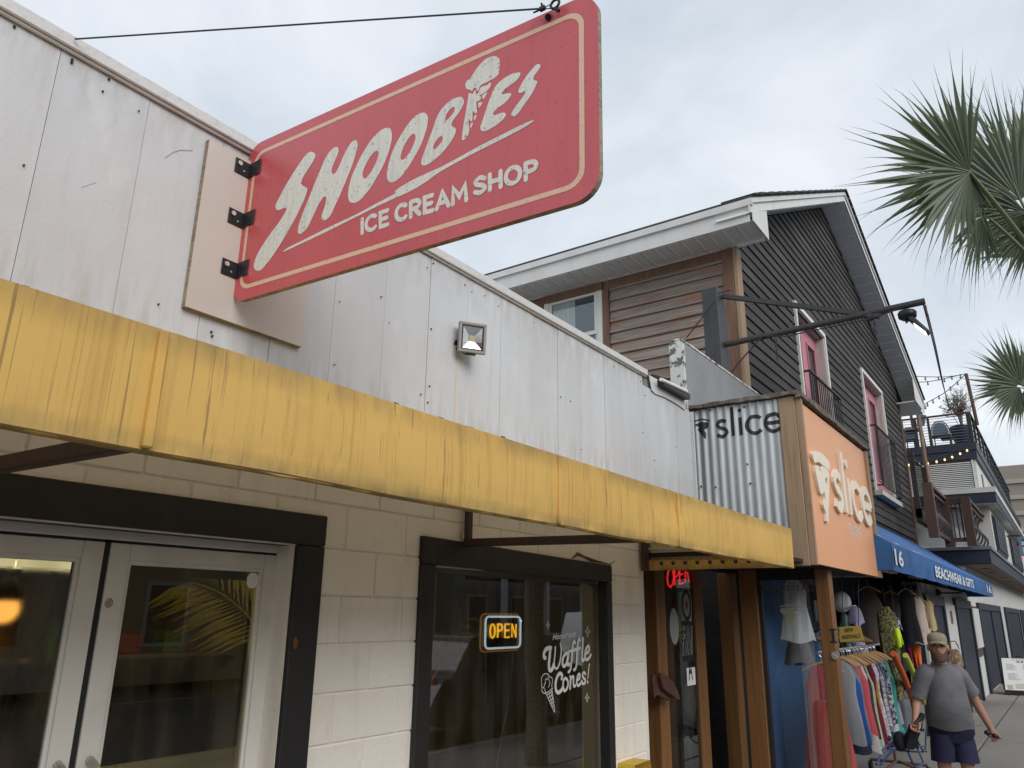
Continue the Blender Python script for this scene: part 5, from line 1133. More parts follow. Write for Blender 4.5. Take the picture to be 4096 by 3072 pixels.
sl2 = box('side_louvre', 'louvre_dark', wb, 28.6, 30.2, ylw-.02, ylw-.005, zlb+.15, zb-.25)
for i in range(9):
    z = zlb+.2+(zb-.5-zlb)*i/9; box('slat', 'louvre_white', sl2, 28.65, 30.15, ylw-.05, ylw-.021, z, z+.05)
for (a, b) in ((30.8, 32.2), (32.6, 34.4)):
    f_ = box('side_window', 'louvre_white', wb, a, b, ylw-.04, ylw-.005, zlb+.1, zb-.15); box('pane', 'house_pane', f_, a+.15, b-.15, ylw-.046, ylw-.041, zlb+.25, zb-.3)
# slab and eave over the second floor
ye_ = PX(*r4(1195,215), 25.6).y; ze1 = PX(*r4(1190,180), 25.6).z; ze0 = PX(*r4(1200,300), 25.6).z
slab('eave_cap', 'white_wall', ye_-.02, 9, ze1-.01, ze1+.14, 25.58); slab('eave_fascia', 'navy_trim', ye_, 9, ze0, ze1-.012, 25.6); slab('eave_soffit', 'white_wall', ye_+.03, 9, ze0-.03, ze0-.002, 25.63)
y2 = PX(*r4(1130,420), 26.3).y
w2 = slab('second_wall', 'white_wall', y2, 9, 3.5, ze0-.031, 26.3)
for (a, b) in ((4000,1190), (0,0)): pass
for (l, r) in ((1172,1285), (1318,1432)):
    x0 = PY(*r4(l,560), y2-.02).x; x1 = PY(*r4(r,700), y2-.02).x
    f_ = box('shuttered_window', 'navy_trim', wb, x0, x1, y2-.05, y2-.005, 3.75, ze0-.22); k = 5
    for i in range(k):
        a = x0+(x1-x0)*(i+.12)/k; b = x0+(x1-x0)*(i+.88)/k; box('shutter_panel', 'navy_trim', f_, a, b, y2-.085, y2-.051, 3.82, ze0-.28)
MB().tube([PY(*r4(1425,640), y2-.03), PY(*r4(1465,960), y2-.03)], .07, 8).build('red_pipe', 'sticker_red', wb)
# first floor canopy
XC = 22.8
yk = PX(*r4(1140,900), XC).y; zk1 = PX(*r4(1135,800), XC).z; zk0 = PX(*r4(1140,975), XC).z
slab('canopy_fascia', 'navy_trim', yk, 2.9, zk0, zk1-.05, XC); slab('canopy_fascia', 'canopy_grey', yk-.05, 2.9, zk1-.048, zk1+.03, XC-.05)
slab('canopy_soffit', 'soffit_wood', yk+.03, 5, zk0-.03, zk0-.002, XC+.03)
for x, y in ((24.6,1.75),(27,1.8),(30.5,1.7),(34,1.75)): MB().tube([(x,y,zk0-.045),(x,y,zk0-.031)], .09, 12).build('downlight', 'deck_brown', wb)
fl_ = MB(); zf = zk1+.03
def stp(pts, X, m, nm):
    MB().poly([[PX(*r4(*p), X) for p in pts]], (-.05, 0, 0)).build(nm, m, wb)
stp([(322,590),(460,640),(500,600),(665,690),(650,585),(740,575),(760,640),(765,775),(345,775)], XC+.06, 'membrane_white', 'roof_flashing'); stp([(745,575),(912,680),(930,772),(765,776)], XC+.05, 'membrane_white', 'roof_flashing')
# brown balcony
ZB = zk1+.06
def bal_run(P, Q, z0, z1, n, curvy):
    P = Vector((P[0], P[1], 0)); Q = Vector((Q[0], Q[1], 0)); d = (Q-P).normalized(); up = Vector((0,0,1)); nr = d.cross(up)
    r = MB(); r.bar(P+up*z1, Q+up*z1, .14, .07); r.bar(P+up*(z0+.08), Q+up*(z0+.08), .07, .1); r.bar(P+up*(z1-.12), Q+up*(z1-.12), .05, .06); r.bar(P+up*(z0+.05), P+up*(z1), .05, .05); o = r.build('balcony_rail', 'deck_brown', wb)
    for i in range(n):
        p = P+(Q-P)*((i+.5)/n); m = MB()
        if curvy: m.tube([p+up*(z0+.1+(z1-z0-.25)*t)+nr*(.10*math.sin(2*math.pi*t)) for t in np.linspace(0, 1, 11)], .024, 6)
        else: m.tube([p+up*(z0+.1), p+up*(z1-.14)], .018, 6)
        m.build('baluster', 'baluster_dark', o)
def bpost(P, z0, z1): box('balcony_post', 'deck_brown', wb, P[0]-.10, P[0]+.10, P[1]-.10, P[1]+.10, z0, z1)
c1 = PZ(*r4(935,740), ZB+.02); zt1 = PX(*r4(905,250), c1.x).z
c2 = PX(*r4(660,690), c1.x); c2 = Vector((c1.x, PX(*r4(640,400), c1.x).y, 0)); e1x = PY(*r4(1130,500), c1.y).x; s0x = PY(*r4(480,400), c2.y).x
bal_run((c1.x, c1.y), (e1x, c1.y), ZB, zt1, 9, True); bal_run((c1.x, c1.y), (c1.x, c2.y), ZB, zt1, 5, False); bal_run((s0x, c2.y), (c1.x, c2.y), ZB, zt1, 7, True)
for P in ((c1.x, c1.y), (e1x, c1.y), (c1.x, c2.y), (s0x, c2.y)): bpost(P, ZB-.08, zt1+.02)
box('dark_lantern', 'rail_dark', wb, 26.05, 26.28, PX(*r4(720,360), 26.2).y-.12, PX(*r4(720,360), 26.2).y+.12, PX(*r4(720,380), 26.2).z, PX(*r4(720,335), 26.2).z)
# lower facade
YL = 2.08
f3 = lambda x: 3550+x*.4052
lx = lambda px: PY(px, 2500, YL).x
LX0 = lx(3702); base = box('lower_wall', 'white_wall', wb, LX0, 22.9, YL, YL+.3, 0, 2.45); box('lower_wall', 'white_wall', wb, 22.901, 60, YL, YL+.3, 0, zk0-.031)
def lbox(nm, m, a, b, z0, z1, d0, d1, par=wb): return box(nm, m, par, lx(a), lx(b), YL-d1, YL-d0, z0, z1)
box('end_cladding', 'navy_trim', wb, LX0-.04, LX0-.003, YL+.05, YL+.32, 0, 2.4)
spans = [(3706,3776,'d'), (3823,3884,'d'), (3916,4004,'dd'), (4024,4078,'d'), (4086,4150,'dd')]
zl = 2.20
for (a, b, k) in spans:
    n = len(k); x0, x1 = lx(a), lx(b)
    fr_ = MB(); fr_.box(x0, x1, YL-.07, YL-.001, zl-.12, zl+.06); fr_.box(x0, x0+.16, YL-.07, YL-.001, 0, zl-.121); fr_.box(x1-.16, x1, YL-.07, YL-.001, 0, zl-.121)
    if n == 2: fr_.box((x0+x1)/2-.1, (x0+x1)/2+.1, YL-.07, YL-.001, 0, zl-.121)
    o = fr_.build('shop_front', 'navy_trim', wb)
    for i in range(n):
        p = x0+.165 if i == 0 else (x0+x1)/2+.105; q = (x0+x1)/2-.105 if (n == 2 and i == 0) else x1-.165
        box('door', 'navy', o, p, q, YL-.03, YL-.0015, .05, zl-.125)
lbox('menu_frame', 'deck_brown', 3884, 3910, .95, 2.15, .001, .04)
M('menu_paper', (.58,.58,.56), .6, layers=[((.38,.38,.37),(3,60,60),.52,.62,.5)])
mb = box('wall_menu', 'menu_paper', None, lx(3781), lx(3818), YL-.05, YL-.002, 1.0, 2.12, cat='menu board', label='tall white menu board between the two nearest navy doors')
lbox('pineapple_mark', 'soffit_wood', 3795, 3804, 1.75, 2.0, .051, .054).name = 'pineapple_mark'
bpy.data.objects['pineapple_mark'].parent = mb; bpy.data.objects['pineapple_mark'].matrix_parent_inverse = Matrix.Identity(4)
mb2 = box('wall_menu', 'menu_paper', None, lx(3888), lx(3913), YL-.06, YL-.042, 1.15, 2.1, cat='menu board', label='narrow white menu board in a brown frame by the white pillar')
for o in (bpy.data.objects['pineapple_mark'],):
    for v in o.data.vertices: v.co += wb.location
# beige block behind
M('beige_stucco', (.30,.265,.225), .8, layers=[((.25,.22,.185),(.6,.6,.6),.4,.75,.7)]); M('beige_band', (.38,.34,.29), .7)
XG = 62.0
bgb = thing('beige_building', 'plain beige block with pale horizontal bands at the far right', 'building', (66, 0, 0))
yR = PX(4200,2000,XG).y; zT = PX(4040,1862,XG).z
box('wall', 'beige_stucco', bgb, XG, 90, -6, 14, 0, zT)
for (px, py) in ((4060,1924),(4060,1988),(4075,2052),(4080,2120)):
    z = PX(px, py, XG).z; box('band', 'beige_band', bgb, XG-.12, XG-.002, -6, 14, z-.16, z+.12)
sg = thing('blade_sign', 'white blade sign with blue frame and letter C hung at the far right', 'sign', tuple(PX(4090,2180,33)))
a = PX(4071,2148,33); b = PX(4135,2222,33); m = MB()
for q in ((a.y-.09, a.y, b.z, a.z), (b.y, b.y+.09, b.z, a.z), (b.y+.091, a.y-.091, a.z-.09, a.z), (b.y+.091, a.y-.091, b.z, b.z+.09)): m.box(33, 33.1, min(q[0],q[1]), max(q[0],q[1]), q[2], q[3])
M('frame_blue', (.10,.20,.30), .5); m.build('frame', 'frame_blue', sg); box('face', 'white_wall', sg, 33.03, 33.07, b.y+.05, a.y-.05, b.z+.05, a.z-.05)
c = PX(4090,2172,33.02); m = MB(); m.ribbon([c+Vector((0, -.11*math.cos(t), .11*math.sin(t))) for t in np.linspace(.7, 5.6, 14)], .05, (-1,0,0), .004, False); m.build('letter', 'navy_trim', sg)
MB().bar((33.05, a.y-.1, a.z+.05), (33.05, YL, a.z+.05), .05, .05).build('sign_arm', 'rail_dark', sg)

# ---- roof terrace
tr_ = thing('terrace_railing', 'black cable railing round the roof terrace', 'railing', (XT, yc, zt))
zr1 = PX(*r5(900,690), XT+.05).z; yrr = PX(*r5(900,690), XT+.05).y
rl = MB(); rl.bar((XT+.06, yrr, zr1), (XT+.06, 8.2, zr1), .07, .05); rl.build('top_rail', 'rail_rust', tr_); MB().bar((XT+.06, yrr, zr1), (46, yrr, zr1), .07, .05).build('top_rail', 'rail_dark', tr_)
for (px) in (445, 300, 150): 
    y = PX(*r5(px+15,880), XT+.06).y; box('post', 'rail_dark', tr_, XT+.03, XT+.09, y-.035, y+.035, zt, zr1-.02)
box('post', 'rail_dark', tr_, XT+.02, XT+.13, yrr-.02, yrr+.10, zt, zr1-.026)
for i in range(12):
    x = XT+1.2+i*1.5; box('post', 'rail_dark', tr_, x, x+.07, yrr-.03, yrr+.04, zt, zr1-.026)
for i in range(10):
    z = zt+(zr1-zt)*(i+.7)/10.6; MB().tube([(XT+.06, yrr, z), (XT+.06, 8.2, z)], .009, 4).build('cable', 'canopy_grey', tr_); 
for i in range(0, 10, 2): z = zt+(zr1-zt)*(i+.7)/10.6; MB().tube([(XT+.06, yrr, z), (46, yrr, z)], .009, 4).build('cable', 'canopy_grey', tr_)
def pole(nm, label, a, b, r, m):
    o = MB().tube([a, b], r, 8).build(nm, m); return tag(o, label, 'pole')
pT = PX(*r5(868,262), XT+.2); pole('light_pole', 'leaning rusty pole at the terrace corner that carries the string lights', pT, PX(*r5(995,830), XT+.2), .05, 'rail_rust')
M('rusty_pole', (.22,.13,.085), .75, layers=[((.30,.24,.19),(10,10,3),.45,.7,.8),((.09,.05,.035),(14,14,4),.55,.75,.8)])
pole('rusty_pole', 'tall rusty pole between the timber house and the louvred wall', PX(*r5(322,600), 24.6), PX(*r5(472,1580), 24.6), .055, 'rusty_pole')
pS = PX(*r5(252,668), XT+1.0); pole('light_pole', 'short rusty pole behind the bar stool on the terrace', pS, PX(*r5(315,1080), XT+1.0), .045, 'rail_rust')
M('bulb_clear', (.20,.16,.12), .3); M('bulb_warm', (1,.7,.35), .4, emit=1.3, ecol=(1,.6,.25))
def lights(nm, label, pts, bulbs, m, X):
    t = thing(nm, label, 'string lights', tuple(PX(*r5(*pts[0]), X))); MB().tube(smooth_loop([PX(*r5(*p), X) for p in pts], 4, False), .012, 4).build('wire', 'cable_dark', t)
    for b in bulbs:
        p = PX(*r5(*b), X); MB().tube([p+Vector((0,0,.10)), p+Vector((0,0,.04))], .022, 6).build('socket', 'cable_dark', t); MB().ball(p, (.03,.03,.04), 8, 5).build('bulb', m, t)
lights('string_lights', 'upper run of unlit string lights to the top of the terrace corner pole', [(290,288),(420,296),(600,298),(720,290),(868,262)], [(420,325),(565,326),(713,318)], 'bulb_clear', XT+.2)
lights('string_lights', 'lower straight run of unlit string lights ending at the pole top', [(320,355),(450,350),(620,320),(760,285),(868,262)], [(448,378),(630,345)], 'bulb_clear', XT+.2)
lights('string_lights', 'drooping run of unlit string lights from the pole top to the short pole', [(868,262),(760,365),(620,480),(450,575),(330,645),(252,668)], [(808,302),(777,378),(698,438),(572,535),(505,580),(444,615),(388,650)], 'bulb_clear', XT+.2)
lights('string_lights', 'short run of string lights left of the short pole', [(150,640),(200,650),(252,668)], [(152,662),(272,692)], 'bulb_clear', XT+.4)
lights('string_lights', 'lit warm string lights swagged across the navy deck fascia', [(215,1235),(350,1230),(450,1210),(540,1190),(640,1160),(720,1130),(800,1095),(870,1050)], [(238,1272),(350,1266),(446,1256),(543,1237),(633,1214),(715,1185),(803,1148),(880,1112)], 'bulb_warm', XT-.12)
# furniture on the terrace
M('rattan', (.20,.15,.10), .7); M('sling_blue', (.13,.17,.24), .7); M('pot_navy', (.018,.024,.05), .4)
zd = zt+.02
def bistro(name, label, cx, cy, Xb, ww, hh):
    t = thing(name, label, 'chair', (Xb, cy, zd)); 
    P = [Vector((Xb, cy+ww/2*math.cos(a), zd+.42+hh*max(0, math.sin(a))**.8)) for a in np.linspace(0, math.pi, 13)]
    MB().tube([Vector((Xb+.05, P[0].y, zd))]+P+[Vector((Xb+.05, P[-1].y, zd))], .022, 6).build('back_frame', 'rattan', t)
    MB().poly([[p*.88+Vector((Xb, cy, zd+.6))*.12 for p in P]], (-.02, 0, 0)).build('back_panel', 'sling_blue', t)
    MB().box(Xb-.0, Xb+.42, cy-ww/2, cy+ww/2, zd+.42, zd+.46).build('seat', 'sling_blue', t)
    for dy in (-1, 1): MB().tube([(Xb+.40, cy+dy*ww*.42, zd+.42), (Xb+.44, cy+dy*ww*.45, zd)], .02, 6).build('leg', 'rattan', t)
bistro('bistro_chair', 'rattan bistro chair with blue back beside the planter on the terrace', 0, PX(*r5(595,980), XT+.8).y, XT+.8, .55, .5)
bistro('bistro_chair', 'rattan bistro chair at the far left of the terrace under the bar stool', 0, PX(*r5(248,1020), XT+.9).y, XT+.9, .48, .42)
st_ = thing('bar_stool', 'tall rattan bar stool with a blue back on the terrace', 'stool', (XT+.9, PX(*r5(280,900), XT+.9).y, zd)); cy = PX(*r5(285,900), XT+.9).y; zs = PX(*r5(285,885), XT+.9).z
box('seat', 'rattan', st_, XT+.7, XT+1.2, cy-.26, cy+.26, zs-.03, zs+.03)
for dx in (.72, 1.18):
    for dy in (-.24, .24): MB().tube([(XT+dx, cy+dy, zs-.03), (XT+dx, cy+dy*1.2, zd)], .02, 5).build('leg', 'rattan', st_)
MB().hexa([(XT+.9,cy-.35,zs+.1),(XT+.94,cy-.35,zs+.1),(XT+.94,cy-.12,zs+.1),(XT+.9,cy-.12,zs+.1)], [(XT+.9,cy-.45,zs+.45),(XT+.94,cy-.45,zs+.45),(XT+.94,cy-.18,zs+.55),(XT+.9,cy-.18,zs+.55)]).build('back_panel', 'sling_blue', st_)
tb = thing('terrace_table', 'low dark table between the chair and the planter on the terrace', 'table', (XT+1, PX(*r5(690,970), XT+1).y, zd)); cy = PX(*r5(690,970), XT+1).y; zz = PX(*r5(690,955), XT+1).z
box('tabletop', 'deck_brown', tb, XT+.8, XT+1.5, cy-.3, cy+.28, zz-.04, zz); MB().tube([(XT+1.1, cy, zd), (XT+1.1, cy, zz-.04)], .035, 6).build('leg', 'rail_dark', tb)
pp = PX(*r5(830,1010), XT+.9); pl_ = thing('planter', 'large dark blue planter pot with a twiggy shrub on the terrace corner', 'planter', (pp.x, pp.y, zd)); wz = (PX(*r5(830,845), XT+.9).z-zd); rw = abs(PX(*r5(712,900), XT+.9).y-PX(*r5(950,900), XT+.9).y)/2
MB().lathe((pp.x, pp.y, zd), [(rw*.62,0),(rw*.85,wz*.4),(rw,wz*.8),(rw*1.04,wz),(rw*.95,wz)], 20).build('pot', 'pot_navy', pl_, smooth=True)
M('twig', (.16,.14,.12), .8); M('leaf_grey', (.07,.10,.05), .7)
tw = MB(); lf_ = MB(); b0 = Vector((pp.x, pp.y-.05, zd+wz)); topz = PX(*r5(820,410), XT+.9).z; rad = abs(PX(*r5(600,560), XT+.9).y-PX(*r5(1010,560), XT+.9).y)/2
for i in range(46):
    a = random.uniform(0, 6.28); rr_ = rad*math.sqrt(random.random()); tip = b0+Vector((rr_*math.cos(a), rr_*math.sin(a), (topz-b0.z)*random.uniform(.55, 1.0)*(1-.35*(rr_/rad)**2)))
    q = b0+Vector((0,0,(topz-b0.z)*.28)); mid = q*.5+tip*.5+Vector((random.uniform(-.1,.1), random.uniform(-.1,.1), -.05))
    tw.tube([b0, q*.8+mid*.2, mid, tip], [.03,.018,.009,.004], 4)
    for k in range(6):
        s = mid.lerp(tip, random.random()); e = s+Vector((random.uniform(-.25,.25), random.uniform(-.25,.25), random.uniform(.02,.3))); tw.tube([s, e], [.006,.003], 3)
        if tip.y > b0.y+.15 or random.random() < .12:
            for j in range(2): p = s.lerp(e, random.random()); d = Vector((random.uniform(-1,1), random.uniform(-1,1), random.uniform(-.5,1)))*.045; lf_.add([p, p+d+Vector((.0,.02,0)), p+d*2, p+d-Vector((0,.02,0))], [(0,1,2,3)])
tw.build('branches', 'twig', pl_, kind='stuff'); lf_.build('leaves', 'leaf_grey', pl_, kind='stuff')
# overhead lines far off
for (nm, a, b) in (('farther', (3666,1510), (3800,1500)), ('x', (3650,1520), (3790,1521))): pass
# A-frame menu sign
M('aframe_dark', (.025,.022,.022), .5)
af = thing('sandwich_board', 'white menu sandwich board with a dark frame standing on the pavement at the far right', 'sign', (24.2, 1.4, 0))
# board faces the viewer down the street
P0 = PZ(4022, 2778, .0); U = Vector((.12, -1, 0)).normalized(); NN = Vector((-1, -.12, 0))
bl0 = P0+Vector((0,0,.08)); top = PX(4004, 2622, P0.x+.25)
hgt = top.z-.05; V = (Vector((P0.x+.28, P0.y, hgt))-bl0); Wd = .82
fp_ = lambda u, v, d=0: bl0+U*(u*Wd)+V*v+NN*d+Vector((0,0,0))
m = MB(); m.hexa([fp_(0,0,-.02), fp_(1,0,-.02), fp_(1,1,-.02), fp_(0,1,-.02)], [fp_(0,0,0), fp_(1,0,0), fp_(1,1,0), fp_(0,1,0)]); m.build('board', 'aframe_dark', af)
m = MB(); m.hexa([fp_(.02,.02,.001), fp_(.98,.02,.001), fp_(.98,.985,.001), fp_(.02,.985,.001)], [fp_(.02,.02,.006), fp_(.98,.02,.006), fp_(.98,.985,.006), fp_(.02,.985,.006)]); m.build('menu_sheet', 'white_vinyl', af)
m = MB(); m.bar(fp_(0,-.02,0), fp_(1,-.02,0), .06, .10); m.bar(fp_(.08,-.02,.05), fp_(.08,-.09,.05), .1, .06); m.bar(fp_(.92,-.02,.05), fp_(.92,-.09,.05), .1, .06); m.build('base', 'aframe_dark', af)
m = MB(); m.tube([fp_(.42,1,0), fp_(.44,1.05,0), fp_(.56,1.05,0), fp_(.58,1,0)], .015, 6); m.build('handle', 'aframe_dark', af)
m = MB(); m.hexa([fp_(0,0,-.5), fp_(1,0,-.5), fp_(1,1,-.03), fp_(0,1,-.03)], [fp_(0,0,-.53), fp_(1,0,-.53), fp_(1,1,-.05), fp_(0,1,-.05)]); m.build('rear_board', 'aframe_dark', af)
m = MB(); put_text(m, 'CATCH', fp_(.30,.925,.0075), U*(Wd*.42), V*.035, .02, 0, 'LEFT', (1,1), 1.4); put_text(m, '23', fp_(.40,.855,.0075), U*(Wd*.20), V*.06, .03, 0, 'LEFT', (1,1)); m.build('menu_title', 'aframe_dark', af)
m = MB()
for cxx, v0, rows in ((.12,.80,6),(.56,.80,6),(.14,.52,7),(.56,.52,6),(.30,.22,5),(.62,.22,4)):
    for i in range(rows):
        v = v0-.03*i; w_ = random.uniform(.18,.34); m.add([fp_(cxx,v,.0075), fp_(cxx+w_,v,.0075), fp_(cxx+w_,v+.012,.0075), fp_(cxx,v+.012,.0075)], [(0,1,2,3)])
m.build('menu_lines', 'sticker_grey', af)
m = MB(); m.add([fp_(.09,.06,.0078), fp_(.22,.06,.0078), fp_(.24,.19,.0078), fp_(.07,.19,.0078)], [(0,1,2,3)]); M('drink_tan', (.5,.47,.33), .6); m.build('drink_picture', 'drink_tan', af)
# ================================================================== clothes and beach goods
CLOTH = {}
def cloth(nm, c, c2=None, s=(12, 12, 12), lo=.48, hi=.52):
    if nm not in CLOTH: CLOTH[nm] = M('cloth_'+nm, c, .85, layers=[(c2, s, lo, hi, 1)] if c2 else [(tuple(v*.7 for v in c), (5, 22, 2), .45, .75, .5)], spec=.2)
    return 'cloth_'+nm
def garment_mesh(L_, w, kind, seed, thick=.05, flare=1.15):
    """hung garment: neck at the origin, hanging down -z, width along local y"""
    rnd = random.Random(seed); rows = []; n = 18; ph = rnd.random()*6
    prof = {'tank': [(0,.30),(.03,.55),(.10,.60),(.25,.82),(.32,.98),(.6,.95),(1,flare)], 'tee': [(0,.35),(.04,.85),(.10,1.15),(.22,1.22),(.30,1.0),(.6,.98),(1,flare)], 'dress': [(0,.45),(.03,.62),(.12,.72),(.2,.85),(.45,.78),(.7,1.0),(1,flare)], 'skirt': [(0,.62),(.1,.7),(.5,.95),(1,flare)], 'wrap': [(0,.5),(.08,.95),(.4,1.0),(.7,.85),(1,.8)]}[kind]
    vs = []; zs = [0,.03,.07,.12,.2,.3,.42,.55,.68,.8,.9,1.0]
    for t in zs:
        for (a, b) in zip(prof, prof[1:]):
            if a[0] <= t <= b[0]: k = (t-a[0])/(b[0]-a[0]); W = a[1]+(b[1]-a[1])*k; break
        for i in range(n):
            a = 2*math.pi*i/n; rip = 1+.28*t*math.sin(5*a+ph)+.12*t*math.sin(9*a+ph*2)
            vs.append((thick*(.35+t)*math.sin(a)*rip, w/2*W*math.cos(a)*(1+.05*math.sin(4*a+ph)*t), -L_*t+.02*math.sin(3*a+ph)*t-(.05*max(0, math.cos(2*a))*(1 if t < .05 else 0))))
    fs = []
    for r in range(len(zs)-1):
        for i in range(n): fs.append((r*n+i, r*n+(i+1) % n, (r+1)*n+(i+1) % n, (r+1)*n+i))
    return vs, fs
M('hanger_wood', (.40,.24,.11), .5); M('rack_rust', (.14,.075,.05), .6); M('wheel_black', (.02,.02,.02), .6)
def hanger(par, p, w, ang):
    m = MB(); u = Vector((-math.sin(ang), math.cos(ang), 0)); p = Vector(p)
    m.tube([p-u*w*.5+Vector((0,0,-.085)), p-u*w*.25+Vector((0,0,-.03)), p, p+u*w*.25+Vector((0,0,-.03)), p+u*w*.5+Vector((0,0,-.085))], [.010,.014,.014,.014,.010], 6); m.build('hanger', 'hanger_wood', par)
    MB().tube([p, p+Vector((0,0,.05)), p+u*.02+Vector((0,0,.075)), p+Vector((0,0,.09))], .0035, 4).build('hook', 'zinc', par)
_k = [0]
def garment(name, label, p, L_, w, kind, m, ang=0, hang=True, group=None, cat=None, **k):
    _k[0] += 1; p = Vector(p); t = thing(name, label, cat or name.replace('_', ' '), tuple(p), group)
    vs, fs = garment_mesh(L_, w, kind, _k[0], **k); c, s = math.cos(ang), math.sin(ang)
    mb = MB(); mb.add([(p.x+v[0]*c-v[1]*s, p.y+v[0]*s+v[1]*c, p.z+v[2]-.02) for v in vs], fs); mb.build('fabric', m, t, smooth=True)
    if hang: hanger(t, p, w*.95, ang)
    return t
# clothes rack
RK = thing('clothes_rack', 'rolling clothes rack with rusty base outside the blue walled shop', 'clothes rack', (10.5, 2.1, 0))
ry, rz = 2.12, 1.53
MB().tube([(8.2, ry, rz), (11.5, ry, rz)], .014, 8).build('rail', 'zinc', RK)
for x in (8.45, 11.4): MB().tube([(x, ry, .12), (x, ry, rz)], .016, 8).build('upright', 'rack_rust', RK); MB().tube([(x, ry-.36, .12), (x, ry+.30, .12)], .018, 8).build('base_bar', 'rack_rust', RK)
MB().tube([(8.45, ry, .12), (11.4, ry, .12)], .018, 8).build('base_bar', 'rack_rust', RK); MB().tube([(11.4, ry-.05, .13), (10.7, ry-.5, .13)], .02, 8).build('base_bar', 'lumber', RK)
for x in (8.45, 11.4):
    for y in (ry-.36, ry+.30): MB().tube([(x, y-.02, .055), (x, y+.02, .055)], .05, 12).build('wheel', 'wheel_black', RK)
garment('red_dress', 'faded red sleeveless dress at the near end of the rack behind the glass', (8.33, ry+.0, rz-.10), .98, .40, 'dress', cloth('red', (.30,.045,.06), (.38,.08,.09), (3, 40, 1.2), .45, .55), .25, cat='dress')
rackset = [('pale grey','pgrey',(.34,.35,.37),None,0),('strong blue','blue',(.03,.10,.36),None,0),('mid grey','mgrey',(.24,.25,.28),None,0),('dark slate','slate',(.055,.07,.095),None,0),('coral pink','coral',(.55,.10,.13),None,0),('dark olive','olive',(.045,.05,.04),None,0),('charcoal green','chgreen',(.05,.065,.055),None,0),('pale yellow print','pyellow',(.58,.50,.26),(.30,.45,.40),(14,14,14)),('ice blue','ice',(.42,.52,.52),None,0),('deep purple','purple',(.10,.06,.22),None,0),('lilac','lilac',(.42,.36,.50),(.62,.58,.66),(30,30,30)),('dark brown','dbrown',(.05,.035,.03),None,0),('brown black','bblack',(.03,.025,.025),None,0),('steel blue','steel',(.10,.125,.19),None,0),('slate blue','slblue',(.13,.16,.22),None,0),('navy','nvy',(.04,.05,.10),(.45,.45,.5),(26,26,26)),('powder blue','powder',(.40,.48,.53),(.56,.62,.64),(9,9,3)),('sea green','sea',(.09,.30,.22),None,0),('bright teal','teal',(.06,.34,.26),None,0),('lavender','lav',(.36,.28,.42),None,0),('orange trimmed','otrim',(.50,.28,.14),None,0)]
extra = [('dusty rose','drose',(.36,.18,.18),None,0),('off white','offw',(.55,.54,.50),None,0),('forest green','forest',(.03,.10,.06),None,0),('burgundy','burg',(.16,.02,.04),None,0),('mustard','must',(.42,.27,.04),None,0),('sky blue','skyb',(.22,.38,.55),None,0),('cream striped','cstr',(.55,.48,.36),(.2,.25,.35),(2,2,40))]
for i_, e_ in zip((3,6,8,12,14,17,19), extra): rackset.insert(i_, e_)
wd_ = ['tank top', 'long vest', 'sun dress', 'sleeveless top']
for i, (nm, key, c, c2, s) in enumerate(rackset):
    x = 8.98+i*.074; L_ = random.uniform(.74, .98); prev = rackset[i-1][0] if i else 'red'
    garment('tank_top', f'{nm} {wd_[i % 4]} on the rack just beyond the {prev} one', (x, ry+random.uniform(-.03,.02), rz-.08), L_, random.uniform(.32, .40), 'tank' if i % 3 else 'dress', cloth(key, c, c2, s if c2 else (1,1,1)), random.uniform(-.08,.12), group='clothes on the rolling rack', cat='top', thick=.030)
bk = thing('hanger_rail', 'wall rail of empty wooden hangers behind the clothes rack', 'rail', (10.6, 2.5, 1.7)); MB().tube([(9.4, 2.5, 1.72), (12.2, 2.5, 1.72)], .012, 6).build('rail', 'zinc', bk); MB().tube([(12.2, 2.5, 1.72), (12.2, 2.96, 1.72)], .012, 6).build('rail_arm', 'zinc', bk)
HL = ['nearest the timber post', 'second from the timber post', 'third from the timber post', 'fourth from the timber post', 'fifth from the timber post', 'sixth from the timber post', 'seventh from the timber post', 'eighth from the timber post', 'ninth from the timber post', 'in the middle of the wall rail', 'just past the middle of the wall rail', 'seventh from the far end', 'sixth from the far end', 'fifth from the far end', 'fourth from the far end', 'third from the far end', 'at the far end of the wall rail']
for i in range(17):
    hg_ = thing('empty_hanger', 'bare wooden hanger behind the clothes rack, '+HL[i], 'hanger', (9.6+i*.15, 2.5, 1.63), 'empty hangers on the wall rail'); hanger(hg_, (9.6+i*.15, 2.5, 1.63), .42, random.uniform(-.1,.1))
# things hung under the awning and in the doorway
def hung(name, label, px, py0, py1, wpx, y, kind, m, ang=.35, cat=None, hang=True, **k):
    p = PY(px, py0, y); q = PY(px, py1, y); d = (p-Vector((0,0,EYE))); dep = -(ROT.T@np.array(d))[2]; w = wpx/F_PX*dep
    t = garment(name, label, p, p.z-q.z, w*1.02, kind, m, ang, hang, cat=cat, **k)
    MB().tube([p+Vector((0,0,.07)), (p.x, p.y, max(p.z+.1, 2.55))], .003, 4).build('hanging_cord', 'cable_dark', t); return t
hung('white_dress', 'white pleated cover-up hung behind the glass screen', 3170, 2308, 2560, 105, 2.45, 'dress', cloth('white', (.62,.63,.66), (.45,.46,.50), (4, 40, 1), .45, .55), .3, 'dress', hang=False, flare=1.25)
hung('grey_skirt', 'grey skirt hung below the white cover-up behind the glass', 3190, 2545, 2650, 100, 2.52, 'skirt', cloth('grey', (.14,.145,.16)), .3, 'skirt', hang=False)
hung('navy_top', 'dark navy top hung beside the white cover-up behind the glass', 3240, 2330, 2520, 65, 2.50, 'tank', cloth('nvy2', (.035,.04,.065)), .3, 'top')
